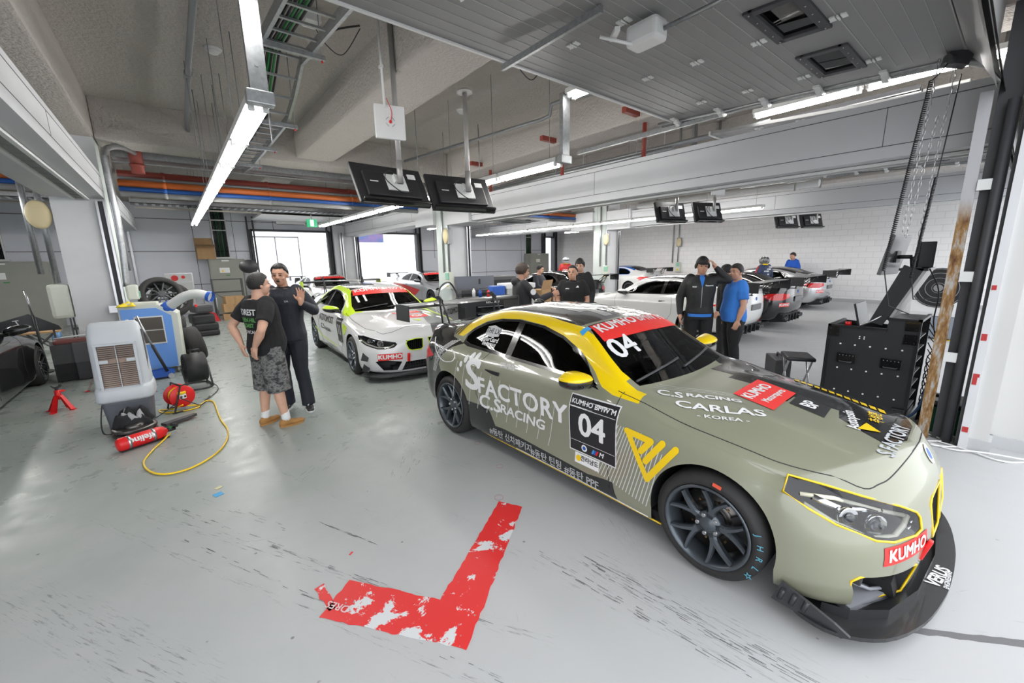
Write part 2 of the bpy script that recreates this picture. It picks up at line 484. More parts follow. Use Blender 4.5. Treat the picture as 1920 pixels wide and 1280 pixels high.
# floor
f = MB(); f.box((5.0, 4.2, -0.1), (36, 29.2, 0.2)); struct('floor', f, 'floor')
g = MB(); g.box((8.0, 45, -0.13), (110, 52.4, 0.2)); struct('ground_paddock', g, 'asphalt')
g = MB(); g.box((5.0, -30.4, -0.13), (90, 40, 0.2)); struct('ground_pit_lane', g, 'asphalt')
# ceiling slab and concrete beams
c = MB(); c.b2((XL - 1, 0.2, ZC), (XR + 1.5, YB + 0.4, ZC + 0.3)); struct('ceiling', c, 'concrete')
def cbeam(p0, p1, name='concrete_beam'):
 b = MB(); b.b2(p0, p1, 0.04); return struct(name, b, 'concrete')
for x0 in (-1.4, 5.9, 12.6):
 cbeam((x0, 0.25, 3.86), (x0 + 0.7, YB, ZC + 0.05))
for x0 in (-4.4, 2.3, 9.1, 15.7):
 cbeam((x0, 0.25, 3.92), (x0 + 0.72, 9.83, ZC + 0.05))
for x0 in (-4.4, 2.3, 9.1, 15.7):
 cbeam((x0, 10.5, 4.1), (x0 + 0.72, YB, ZC + 0.05))
for (xa, xb) in ((XL - 0.5, -1.4), (-0.7, 5.9), (6.6, 12.6), (13.3, XR + 0.5)):
 cbeam((xa, 9.83, 3.84), (xb, 10.5, ZC + 0.05), 'cross_beam')
 cbeam((xa, 17.3, 4.0), (xb, 17.7, ZC + 0.05), 'cross_beam')
# front fascia above the doors and side walls
w = MB(); w.b2((XL - 0.5, 0.02, 3.72), (XR + 1.5, 0.24, ZC + 0.3)); struct('wall_front', w, 'concrete')
w = MB(); w.b2((XR, -0.2, 0), (XR + 0.3, YB, ZC + 0.1)); struct('wall_right', w, 'brick')
w = MB(); w.b2((XR - 0.03, 0.2, 0), (XR, YB, 0.12)); struct('baseboard_right', w, mat('grey painted skirting', (0.42, 0.43, 0.43), 0.6))
w = MB(); w.b2((XL - 0.3, -0.2, 0), (XL, YB, ZC + 0.1)); struct('wall_left', w, 'backwall')
# back wall with openings
w = MB()
D1, D2, D3 = (2.48, 5.32), (6.4, 9.42), (17.75, 18.75)
ZD = 3.04
xs = [XL, D1[0], D1[1], D2[0], D2[1], D3[0], D3[1], XR]
for i in range(0, len(xs), 2):
 w.b2((xs[i], YB, 0), (xs[i + 1], YB + 0.25, ZC + 0.05))
for a, b_ in (D1, D2, D3):
 w.b2((a, YB, ZD), (b_, YB + 0.25, ZC + 0.05))
struct('wall_back', w, 'backwall')
# door frames and roller tracks at the back
for i, (a, b_) in enumerate((D1, D2, D3)):
 d = MB()
 for x in (a, b_):
  d.b2((x - 0.05, YB - 0.09, 0), (x + 0.05, YB + 0.27, ZD + 0.03))
  d.b2((x - 0.12, YB - 0.16, 0), (x - 0.08, YB - 0.02, ZD + 0.5)); d.b2((x + 0.08, YB - 0.16, 0), (x + 0.12, YB - 0.02, ZD + 0.5))
 d.b2((a, YB - 0.09, ZD - 0.02), (b_, YB + 0.27, ZD + 0.05))
 struct('door_%d' % (i + 1), d, 'dark')
# raised back doors: pale sectional leaf seen edge-on above the opening
for i, (a, b_) in enumerate((D1, D2)):
 d = MB(); d.b2((a + 0.05, YB - 2.6, ZD + 0.36), (b_ - 0.05, YB - 0.2, ZD + 0.42)); struct('door_%d' % (i + 4), d, 'white_metal')

# cladding beams between bays (duct boxes) with shadow-line seams
def clad_beam(x0, x1, y0, y1, z0, z1, seams, lip=0.0):
 b = MB(); b.b2((x0, y0, z0), (x1, y1, z1)); b.mi = 1
 for xf, sgn in ((x0, -1), (x1, 1)):
  for z in (z1 - 0.07, z0 + 0.12):
   b.b2((xf + sgn * 0.002, y0, z - 0.004), (xf - sgn * 0.001, y1, z + 0.004))
  for y in seams:
   b.b2((xf + sgn * 0.002, y - 0.003, z0 + 0.12), (xf - sgn * 0.001, y + 0.003, z1 - 0.07))
 return struct('duct_beam', b, ['gyp', 'gyp_dark'])
clad_beam(5.86, 6.45, 0.25, 9.84, 2.74, 3.30, (1.1, 4.9, 8.2))
clad_beam(5.86, 6.45, 10.55, YB, 2.85, 3.36, (12.0, 15.2))
clad_beam(-1.42, -0.72, 0.2, 9.84, 2.90, 3.32, (2.5, 6.0))
clad_beam(-1.32, -0.74, 10.5, YB - 0.3, 2.92, 3.34, (13, 16))
clad_beam(12.6, 13.2, 0.25, 9.84, 2.82, 3.36, (0.9, 4.4, 7.9))
clad_beam(12.6, 13.2, 10.5, YB, 2.9, 3.36, (12.5, 15.5))
def clad_box(p0, p1):
 b = MB(); b.b2(p0, p1, 0.01); return struct('duct_beam', b, ['gyp', 'gyp_dark'])
clad_box((5.78, 8.75, 2.70), (6.53, 9.86, 3.36)); clad_box((5.76, 10.5, 2.76), (6.55, 11.6, 3.46))
clad_box((12.52, 8.85, 2.76), (13.3, 9.86, 3.42)); clad_box((12.5, 10.5, 2.80), (13.3, 11.6, 3.46))
# partition tracks under the beams: bright slotted rail
for x, z in ((-1.0, 2.895), (6.15, 2.735), (12.9, 2.815)):
 b = MB(); b.b2((x - 0.10, 0.3, z - 0.03), (x - 0.06, 9.8, z)); b.b2((x + 0.06, 0.3, z - 0.03), (x + 0.10, 9.8, z)); b.mi = 1; b.b2((x - 0.06, 0.3, z - 0.006), (x + 0.06, 9.8, z - 0.002))
 for k in range(24): b.b2((x - 0.06, 0.6 + 0.38 * k, z - 0.012), (x + 0.06, 0.606 + 0.38 * k, z - 0.004))
 struct('trim_%d' % (20 + int(x)), b, ['white_metal', mat('track felt', (0.25, 0.25, 0.25), 0.8)])
# pillars: grey front face, pale green flank, bright partition rail
for n, x0 in enumerate((-1.36, 5.86, 12.6)):
 p = MB(); p.b2((x0, 9.84, 0), (x0 + 0.64, 10.52, 3.9)); p.mi = 1
 side = x0 + 0.64 if n == 0 else x0
 p.b2((side - 0.004, 9.86, 0), (side + 0.004, 10.5, 3.86)); p.mi = 0
 struct('pillar_%d' % (n + 1), p, ['pillar', 'pillar_green'])
 r = MB()
 rx = x0 + 0.52
 r.b2((rx, 9.78, 0.0), (rx + 0.03, 9.84, 2.86)); r.b2((rx + 0.09, 9.78, 0.0), (rx + 0.12, 9.84, 2.86)); r.mi = 1; r.b2((rx + 0.03, 9.82, 0), (rx + 0.09, 9.84, 2.86)); r.mi = 0
 r.b2((rx - 0.10, 9.74, 1.02), (rx, 9.84, 1.14))
 struct('trim_%d' % (30 + n), r, ['steel', 'dark'])
# pilaster between the back doors
p = MB(); p.b2((5.42, 18.45, 0), (6.28, YB, 3.3)); struct('pillar_4', p, 'pillar')
for n, x in enumerate((5.62, 5.72, 6.22)):
 r = MB(); r.b2((x, 18.37, 0), (x + 0.05, 18.45, 3.0)); struct('trim_%d' % (40 + n), r, 'steel')
# partition stub rails on the back wall
for n, x in enumerate((-0.98, 12.0)):
 r = MB(); r.b2((x - 0.03, YB - 0.07, 0), (x + 0.03, YB - 0.001, 2.92)); struct('trim_%d' % (44 + n), r, 'steel')
for n, x in enumerate((1.92, -2.1, 10.3)):
 r = MB(); r.b2((x - 0.006, YB - 0.012, 1.9), (x + 0.006, YB - 0.001, 3.9)); struct('trim_%d' % (48 + n), r, 'gyp_dark')

# front right pier with door frame
p = MB(); p.b2((5.44, -0.02, 0), (6.8, 0.13, 3.9)); struct('wall_pier', p, 'col_white')
p = MB(); p.b2((5.68, -0.5, 0), (6.9, -0.02, 4.2)); struct('wall_pier_outer', p, 'col_white')
p = MB(); p.b2((5.425, -0.04, 0), (6.0, 0.14, 0.115)); p.b2((5.665, -0.52, 0), (6.0, -0.02, 0.115)); struct('baseboard_front', p, mat('grey painted plinth', (0.50, 0.51, 0.52), 0.6))
p = MB(); p.b2((5.40, 0.10, 0), (5.46, 0.155, 3.9)); p.mi = 1
for z, a, h in ((0.17, .11, .05), (0.62, .12, .07), (0.69, .11, .03), (1.02, .115, .06), (1.46, .12, .04)): p.b2((5.396, a, z), (5.402, 0.148, z + h))
struct('trim_60', p, ['pillar', mat('chipped red primer', (0.45, 0.03, 0.03), 0.6)])

# opening rails of the sectional door at the right
def rusty():
 m = bpy.data.materials.new('rusty galvanised rail'); m.use_nodes = True
 nt = m.node_tree; L = nt.links; b = nt.nodes['Principled BSDF']
 tc = N_(nt, 'ShaderNodeTexCoord'); mp = N_(nt, 'ShaderNodeMapping'); mp.inputs['Scale'].default_value = (6, 6, 1.4); L.new(tc.outputs['Object'], mp.inputs[0])
 n = N_(nt, 'ShaderNodeTexNoise', Scale=3.0, Detail=8, Roughness=0.7); L.new(mp.outputs[0], n.inputs['Vector'])
 r = N_(nt, 'ShaderNodeValToRGB'); e = r.color_ramp.elements
 e[0].position = 0.40; e[0].color = (0.42, 0.41, 0.39, 1); e[1].position = 0.66; e[1].color = (0.10, 0.035, 0.012, 1)
 k = e.new(0.50); k.color = (0.30, 0.17, 0.06, 1)
 L.new(n.outputs['Fac'], r.inputs[0])
 sep = N_(nt, 'ShaderNodeSeparateXYZ'); L.new(tc.outputs['Object'], sep.inputs[0])
 mr = N_(nt, 'ShaderNodeMapRange'); mr.inputs[1].default_value = 2.05; mr.inputs[2].default_value = 2.25; L.new(sep.outputs[2], mr.inputs[0])
 mx = N_(nt, 'ShaderNodeMix'); mx.data_type = 'RGBA'; L.new(mr.outputs[0], mx.inputs[0]); L.new(r.outputs[0], mx.inputs[6]); mx.inputs[7].default_value = (0.46, 0.46, 0.48, 1)
 L.new(mx.outputs[2], b.inputs['Base Color']); b.inputs['Roughness'].default_value = 0.6; b.inputs['Metallic'].default_value = 0.3
 return m
M['rust'] = rusty()
r = MB(); r.b2((5.50, 0.36, 0), (5.53, 0.44, 3.1)); r.b2((5.53, 0.40, 0), (5.62, 0.44, 3.1))
tag(r.build('door_guide_rail', 'rust'), 'rusty upright guide rail of the raised sectional door', 'rail')
r = MB(); r.b2((5.56, 0.20, 0), (5.60, 0.34, 3.75)); r.cyl((5.50, 0.24, 0), (5.50, 0.24, 3.0), 0.035); r.b2((5.46, 0.155, 0), (5.62, 0.18, 3.9)); r.mi = 1
for z in (0.78, 1.52, 2.3): r.b2((5.485, 0.26, z), (5.495, 0.355, z + 0.09))
struct('trim_61', r, ['dark', 'white_metal'])
# ---------------- the raised sectional door over the bay ----------------
def sh_z(y): return 3.47 + (y - 0.57) * 0.057
def raised_door(x0, x1, label, windows, group=None):
 root = thing('sectional_door', label, 'garage door', (0, 0, 0), 0, group)
 tilt = math.atan(0.057)
 W = x1 - x0; xc = (x0 + x1) / 2
 def leaf(ya, yb):
  b = MB(); ym = (ya + yb) / 2
  holes = [w for w in windows if ya <= w[1] < yb]
  xs = sorted({x0, x1} | {w[0] for w in holes} | {w[2] for w in holes})
  rot = Matrix.Rotation(tilt, 3, 'X')
  for i in range(len(xs) - 1):
   a, c = xs[i], xs[i + 1]
   hole = [w for w in holes if abs(w[0] - a) < 1e-6]
   if hole:
    w = hole[0]
    for (p, q) in ((ya, w[1]), (w[3], yb)):
     if q - p > 0.01: b.box(((a + c) / 2, (p + q) / 2, sh_z((p + q) / 2) + 0.02), (c - a, q - p, 0.04), rot)
   else:
    b.box(((a + c) / 2, ym, sh_z(ym) + 0.02), (c - a, yb - ya, 0.04), rot)
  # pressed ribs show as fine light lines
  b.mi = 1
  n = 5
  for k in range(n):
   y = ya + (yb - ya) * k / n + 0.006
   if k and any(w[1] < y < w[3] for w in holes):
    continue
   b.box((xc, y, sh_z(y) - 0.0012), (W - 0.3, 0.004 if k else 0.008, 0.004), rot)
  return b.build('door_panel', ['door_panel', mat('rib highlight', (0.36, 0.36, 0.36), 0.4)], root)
 ys = [0.57, 1.12, 1.66, 2.19, 2.71, 3.36]
 for i in range(5): leaf(ys[i], ys[i + 1])
 # curved lead-in leaf at the lintel
 b = MB()
 pr = [(0.565, 3.47), (0.47, 3.36), (0.39, 3.22), (0.34, 3.08)]
 for i in range(3):
  (y0, z0), (y1, z1) = pr[i], pr[i + 1]
  b.quad((x0, y0, z0), (x1, y0, z0), (x1, y1, z1), (x0, y1, z1)); b.quad((x0, y0 - 0.04, z0 + 0.02), (x1, y0 - 0.04, z0 + 0.02), (x1, y1 - 0.04, z1), (x0, y1 - 0.04, z1))
 b.box((xc, 0.42, 3.72), (W, 0.04, 0.42)); b.mi = 1
 b.box((xc, 0.56, 3.475), (W, 0.012, 0.01))
 b.build('top_panel', ['door_panel', 'dark'], root)
 e = MB(); e.box((xc, 3.375, sh_z(3.37) + 0.015), (W, 0.03, 0.06)); e.build('edge_seal', 'white_metal', root)
 for w in windows:
  fr = MB(); rot = Matrix.Rotation(tilt, 3, 'X')
  xm, ym = (w[0] + w[2]) / 2, (w[1] + w[3]) / 2
  t = 0.035
  for (cx, cy, sx, sy) in ((xm, w[1], w[2] - w[0] + 2 * t, t * 2), (xm, w[3], w[2] - w[0] + 2 * t, t * 2), (w[0], ym, t * 2, w[3] - w[1]), (w[2], ym, t * 2, w[3] - w[1])):
   fr.box((cx, cy, sh_z(cy) - 0.005), (sx, sy, 0.03), rot, 0.006)
  fo = fr.build('window_frame', 'dark', root)
  sc = MB(); 
  for k in range(5):
   for yy in (w[1], w[3]): sc.ball((w[0] + (w[2] - w[0]) * k / 4, yy, sh_z(yy) - 0.022), 0.006, 6)
  sc.build('screw', 'steel', fo)
  pn = MB(); pn.box((xm, ym, sh_z(ym) + 0.008), (w[2] - w[0], w[3] - w[1], 0.006), rot)
  pn.build('pane', M['door_glass'], fo)
 # hinges
 for x in [x0 + 0.12 + k * 1.12 for k in range(int(W / 1.12) + 1)]:
  for y in ys[1:5]:
   h = MB(); z = sh_z(y)
   h.box((x, y - 0.035, z - 0.006), (0.07, 0.035, 0.012)); h.box((x, y + 0.035, z - 0.006), (0.07, 0.035, 0.012))
   h.cyl((x - 0.04, y, z - 0.012), (x + 0.04, y, z - 0.012), 0.008, seg=8)
   h.ball((x - 0.02, y - 0.05, z - 0.012), 0.008, 6); h.ball((x + 0.02, y + 0.05, z - 0.012), 0.008, 6)
   h.build('hinge', 'white_metal', root)
 return root
M['door_glass'] = glass_mat('door pane', (0.30, 0.30, 0.32), 1.0)
raised_door(-0.55, 5.66, 'grey ribbed sectional door raised flat over the bay of the sage and black car', [(2.36, 1.22, 2.98, 1.53), (3.52, 1.22, 4.14, 1.53), (4.63, 1.22, 5.25, 1.53)])
# its overhead track with roller brackets
def door_track(x, label):
 t = thing('door_track', label, 'track')
 r = MB()
 for dx in (0.10, 0.0):
  r.b2((x + dx, 0.5, sh_z(0.5) - 0.03), (x + dx + 0.03, 0.56, sh_z(0.5) + 0.03))
  r.tube([(x + dx + 0.015, 0.30, 2.95), (x + dx + 0.015, 0.33, 3.2), (x + dx + 0.015, 0.45, 3.38), (x + dx + 0.015, 0.62, sh_z(0.62) + 0.0), (x + dx + 0.015, 3.6, sh_z(3.6))], 0.026, 6)
 r.build('rail', 'galv', t)
 a = MB(); a.box((x + 0.2, 3.0, 3.62), (0.06, 4.6, 0.06)); a.box((x + 0.08, 3.4, 3.57), (0.05, 1.4, 0.05)); a.build('angle_bar', 'galv', t)
 for y in (0.9, 2.1, 3.4):
  h = MB(); h.b2((x + 0.18, y, 3.62), (x + 0.21, y + 0.03, ZC)); h.build('hanger', 'galv', t)
 for y in (0.62, 1.12, 1.66, 2.19, 2.71, 3.3):
  k = MB(); z = sh_z(y)
  k.box((x - 0.02, y, z - 0.02), (0.12, 0.05, 0.06), (0, 0.5, 0)); k.cyl((x - 0.06, y, z - 0.03), (x + 0.1, y, z - 0.03), 0.03, seg=10); k.box((x - 0.11, y, z - 0.01), (0.08, 0.06, 0.02))
  k.build('roller_bracket', 'white_metal', t)
 return t
door_track(5.68, 'galvanised overhead track with roller brackets beside the raised ribbed door')
# the next bay's raised door and track
raised_door(6.75, 12.3, 'grey sectional door raised flat over the next bay, behind the long duct', [(8.9, 1.22, 9.5, 1.53), (10.2, 1.22, 10.8, 1.53), (11.2, 1.22, 11.8, 1.53)])
door_track(12.36, 'galvanised overhead track of the second raised door in the next bay')
# opener on the door
o = thing('door_opener', 'pale grey door opener box with a lever arm on the raised ribbed door', 'opener')
b = MB(); b.box((3.02, 2.05, 3.44), (0.17, 0.26, 0.15), None, 0.03); b.build('housing', 'white_metal', o)
b = MB(); b.box((2.86, 2.22, 3.46), (0.16, 0.04, 0.03), (0, 0, 0.9)); b.cyl((2.78, 2.3, 3.45), (2.95, 2.12, 3.38), 0.012); b.build('lever_arm', 'white_metal', o)
b = MB(); b.tube([(3.05, 1.92, 3.44), (3.06, 0.95, 3.45), (3.08, 0.4, 3.40)], 0.017); b.b2((2.6, 2.15, 3.50), (2.63, 3.3, 3.55)); b.build('pipe', 'galv', o)

# ---------------- fluorescent light rows ----------------
def tube_light(loc, L, label, group, rz=0.0, twin=True):
 t = thing('fluorescent_light', label, 'light', loc, rz, group)
 b = MB(); b.box((0, 0, 0.05), (0.17, L, 0.06), None, 0.008); b.mi = 0
 b.build('housing', 'white_metal', t)
 for dx in ((-0.05, 0.05) if twin else (0,)):
  k = MB(); k.cyl((dx, -L / 2 + 0.04, -0.005), (dx, L / 2 - 0.04, -0.005), 0.016, seg=6)
  k.build('tube', M['tube'], t)
  for e in (-1, 1):
   s = MB(); s.box((dx, e * (L / 2 - 0.025), 0.0), (0.045, 0.03, 0.05), None, 0.006); s.build('lamp_holder', 'white_metal', t)
 w = MB(); w.cyl((0, -L * 0.35, 0.08), (0, -L * 0.35, ZC - loc[2]), 0.004, seg=6); w.build('suspension_rod', 'conduit', t)
 return t
first = None
def fit_rod(t):
 for c in t.children:
  if c.name.startswith('suspension_rod'): c.scale.z = (ZC - t.location.z) / (ZC - 3.0)
def lights(x, z, y0, n, label, group, near_z=3.72):
 global first
 for k in range(n):
  y = y0 + 0.62 + k * 1.24
  lab = label
  if first is None:
   first = tube_light((x, y, z), 1.2, lab, group)
  else:
   fit_rod(dup(first, (x, y, z), None, lab, group))
lights(0.70, 3.0, 3.95, 10, 'twin fluorescent batten in the bright row above the two standing men', 'fluorescent lights over the two standing men')
lights(4.05, 2.98, 3.95, 9, 'twin fluorescent batten in the row running beside the long duct behind the two hanging televisions', 'fluorescent lights beside the long duct')
lights(8.4, 3.05, 4.6, 9, 'fluorescent batten in the row of the second bay past the long duct', 'fluorescent lights of the second bay')
lights(11.4, 2.9, 4.2, 10, 'fluorescent batten low along the far duct in the second bay', 'fluorescent lights along the far duct')
lights(15.0, 2.98, 4.4, 8, 'fluorescent batten in the row of the bay by the white block wall', 'fluorescent lights by the white block wall')
lights(-3.2, 3.0, 9.0, 5, 'fluorescent batten in the dim bay behind the large grey duct', 'fluorescent lights of the dim bay')
U1 = dup(first, (0.70, 3.2, 3.74), None, 'short twin fluorescent batten above the folded end of the bright row')
U2 = dup(first, (4.05, 3.2, 3.72), None, 'twin fluorescent batten above the post of the row beside the duct')
fit_rod(U1); fit_rod(U2)
for y in (0.9, 2.14):
 fit_rod(dup(first, (6.75, y, 3.72), None, 'fluorescent batten above the long duct near the chain hoist', 'battens above the long duct near the hoist'))
 fit_rod(dup(first, (7.6, y + 0.4, 3.68), None, 'fluorescent batten deeper in the gap above the long duct', 'battens deeper above the long duct'))
def drop_channel(x, y, z0, z1, label):
 b = MB(); b.box((x, y, (z0 + z1) / 2), (0.12, 0.06, z1 - z0)); b.box((x, y, z0 - 0.02), (0.19, 0.09, 0.1), None, 0.01)
 b.cyl((x, y - 0.032, z0 + 0.2), (x, y - 0.034, z0 + 0.2), 0.014); b.cyl((x, y - 0.032, z0 + 0.5), (x, y - 0.034, z0 + 0.5), 0.014)
 return tag(b.build('wiring_duct', 'galv'), label, 'wiring duct')
drop_channel(0.70, 3.88, 3.06, 3.80, 'white metal wiring duct dropping to the bright batten row')
drop_channel(4.05, 3.88, 3.04, 3.78, 'galvanised wiring duct dropping to the row beside the long duct')
drop_channel(8.4, 4.5, 3.1, ZC, 'short metal wiring duct at the end of the second bay battens')

# ---------------- televisions on poles ----------------
def tv(loc, rz, tilt, label, polez, s=1.0, group=None, mini=False):
 t = thing('hanging_television', label, 'television', loc, rz, group)
 rot = Matrix.Rotation(tilt, 3, 'X')
 def P(v): return rot @ Vector(v)
 b = MB(); b.box((0, 0, 0), (0.92 * s, 0.05, 0.54 * s), rot, 0.012); b.box(P((0, -0.035, -0.02)), (0.70 * s, 0.05, 0.34 * s), rot, 0.015); b.build('case', 'black', t)
 b = MB(); b.box(P((0, 0.027, 0)), (0.88 * s, 0.004, 0.50 * s), rot); b.build('screen', 'black_gloss', t)
 b = MB(); b.box(P((0, -0.05, -0.255 * s)), (0.88 * s, 0.07, 0.035), rot, 0.01); b.build('speaker_bar', 'black_gloss', t)
 b = MB(); b.box(P((0.04, -0.07, 0.0)), (0.26, 0.012, 0.22), rot); b.box(P((0.06, -0.10, 0.03)), (0.12, 0.06, 0.10), rot); b.build('wall_bracket', 'white_metal', t)
 b = MB()
 b.box(P((-0.24 * s, -0.063, 0.0)), (0.10, 0.003, 0.012), rot); b.build('maker_lettering', 'white', t)
 b = MB(); b.box(P((0.28 * s, -0.063, 0.12 * s)), (0.11, 0.003, 0.07), rot); b.build('sticker', 'white', t)
 b = MB(); b.tube(spline([P((0.1, -0.12, 0.05)), P((-0.06, -0.15, 0.1)), P((-0.12, -0.12, 0.0)), P((0.05, -0.1, -0.15)), P((0.2, -0.09, -0.12))], 5), 0.006, 6); b.build('cable', 'black', t)
 b = MB(); b.cyl((0.06, -0.12, 0.02), (0.06, -0.12, polez), 0.03 * s, seg=14); b.cyl((0.06, -0.12, 0.02), (0.06, -0.12, 0.28), 0.036 * s, seg=14); b.cyl((0.06, -0.12, polez - 0.03), (0.06, -0.12, polez), 0.1, seg=16); b.build('pole', mat('dull grey steel pole', (0.42, 0.41, 0.40), 0.5, 0.5), t)
 return t
tv((2.20, 5.0, 2.69), math.radians(4), math.radians(-30), 'black television hung from the pole that carries the white square antenna', 1.78)
tv((3.14, 4.93, 2.66), math.radians(-6), math.radians(-30), 'black television on a plain pole, second of the pair near the long duct', 1.24)
for i, (x, y, z, r, lab) in enumerate(((8.25, 4.85, 2.68, -0.35, 'black television with silver bracket in the second bay, first of its pair'), (8.98, 4.42, 2.68, -0.35, 'black television with silver bracket in the second bay, nearer the wireless box'),
          (14.0, 4.55, 2.72, -0.5, 'small dark television hanging before the block wall, first of its pair'), (14.75, 4.15, 2.72, -0.5, 'small dark television hanging before the block wall, second of its pair'))):
 tv((x, y, z), r, math.radians(-18), lab, ZC - z, .8)
a = thing('wireless_antenna', 'white square wireless antenna panel on the television pole', 'antenna', (2.17, 4.84, 3.36), math.radians(-12))
b = MB(); b.box((0, 0, 0), (0.34, 0.05, 0.36), None, 0.012); b.build('panel', 'white', a)
b = MB()
for k in range(4):
 t0 = k * PI / 2 + 0.3; b.tube([(0.05 * math.cos(t0 + u), -0.027, 0.05 * math.sin(t0 + u)) for u in (0, 0.3, 0.6, 0.9)], 0.003, 5)
b.build('logo', 'conduit', a)
b = MB(); b.ball((0, -0.03, 0.0), 0.018, 8); b.tube(spline([(0, -0.035, 0.0), (0.02, -0.04, 0.1), (-0.02, -0.03, 0.22), (-0.02, 0.02, 0.26)], 5), 0.004, 6); b.build('cable', M['red'], a)
a2 = dup(a, (9.04, 4.25, 3.20), -0.3, 'white square wireless antenna above the second bay televisions')
b = MB(); b.tube([(2.10, 4.80, 3.5), (2.10, 4.82, 4.44)], 0.014); b.b2((2.085, 4.79, 3.9), (2.115, 4.85, 3.93)); tag(b.build('conduit', 'white_metal'), 'thin white conduit beside the television pole above the antenna', 'conduit')

# ---------------- cable ladder, trays and pipes ----------------
t = thing('cable_ladder', 'galvanised cable ladder with black and green cables beside the bright batten row', 'cable ladder')
path = [(3.0, 3.80), (5.35, 3.98), (5.75, 3.80), (6.3, 3.62), (9.4, 3.62), (10.6, 3.70)]
for sx in (0.98, 1.42):
 b = MB()
 for i in range(len(path) - 1):
  (ya, za), (yb, zb) = path[i], path[i + 1]
  an = math.atan2(zb - za, yb - ya)
  b.box((sx, (ya + yb) / 2, (za + zb) / 2), (0.03, math.hypot(yb - ya, zb - za) + 0.02, 0.10), (an, 0, 0))
 b.build('side_rail', 'galv', t)
def ladz(y):
 for i in range(len(path) - 1):
  if path[i][0] <= y <= path[i + 1][0]:
   u = (y - path[i][0]) / (path[i + 1][0] - path[i][0]); return path[i][1] * (1 - u) + path[i + 1][1] * u
 return path[-1][1]
y = 3.2
while y < 10.4:
 b = MB(); b.box((1.2, y, ladz(y)), (0.44, 0.03, 0.02)); b.build('rung', 'galv', t); y += 0.3
for y in (3.5, 4.9, 6.3, 7.7, 9.1):
 b = MB(); b.box((1.2, y, ladz(y) - 0.075), (0.66, 0.045, 0.045)); b.build('cross_bar', 'galv', t)
 for x in (0.90, 1.5):
  b = MB(); b.cyl((x, y, ladz(y) - 0.1), (x, y, ZC), 0.005, seg=6); b.build('threaded_rod', 'conduit', t)
  b = MB(); b.ball((x, y, ladz(y) - 0.11), 0.012, 6); b.build('end_cap', 'red', t)
for k in range(7):
 b = MB(); x = 1.03 + 0.028 * k; ph = k * 1.3
 b.tube([(x + 0.006 * math.sin(ph + yy), yy, ladz(min(yy, 10.5)) + 0.026) for yy in [3.1 + 0.25 * j for j in range(30)]], 0.012, 6)
 b.build('cable', M['black'] if k not in (3, 5) else mat('green cable', (0.02, 0.22, 0.05), 0.5), t)
def wall_ladder(x, label):
 t = thing('cable_riser', label, 'cable riser', (x, YB, 0))
 b = MB(); b.b2((-0.24, -0.08, 2.02), (-0.21, -0.01, ZC)); b.b2((0.21, -0.08, 2.02), (0.24, -0.01, ZC)); b.b2((-0.3, -0.1, 2.0), (0.3, -0.01, 2.06))
 b.b2((-0.24, -0.08, 3.35), (0.24, -0.05, 3.39)); b.b2((-0.24, -0.08, 3.0), (0.24, -0.05, 3.03)); b.build('frame', 'white_metal', t)
 for k in range(13):
  m = MB(); xx = -0.18 + 0.03 * k; m.tube([(xx, -0.04, 2.04), (xx + 0.005 * math.sin(k), -0.045, 3.0), (xx, -0.04, ZC - 0.02)], 0.013, 6)
  m.build('cable', MATS['green cable'] if k in (4, 8) else M['black'], t)
wall_ladder(1.50, 'black and green cable riser above the olive cabinet holding the carton')
wall_ladder(-3.95, 'riser of black and green cables on the back wall in the dim bay')
wall_ladder(16.55, 'riser of cables on the back wall by the narrow window')
def run_x(name, label, cat, x0, x1, y, z, r, m, seg=12):
 b = MB(); b.cyl((x0, y, z), (x1, y, z), r, seg=seg)
 k = x0 + 0.7
 while k < x1: b.cyl((k - 0.03, y, z), (k + 0.03, y, z), r * 1.13, seg=seg); k += 1.9
 return tag(b.build(name, m), label, cat)
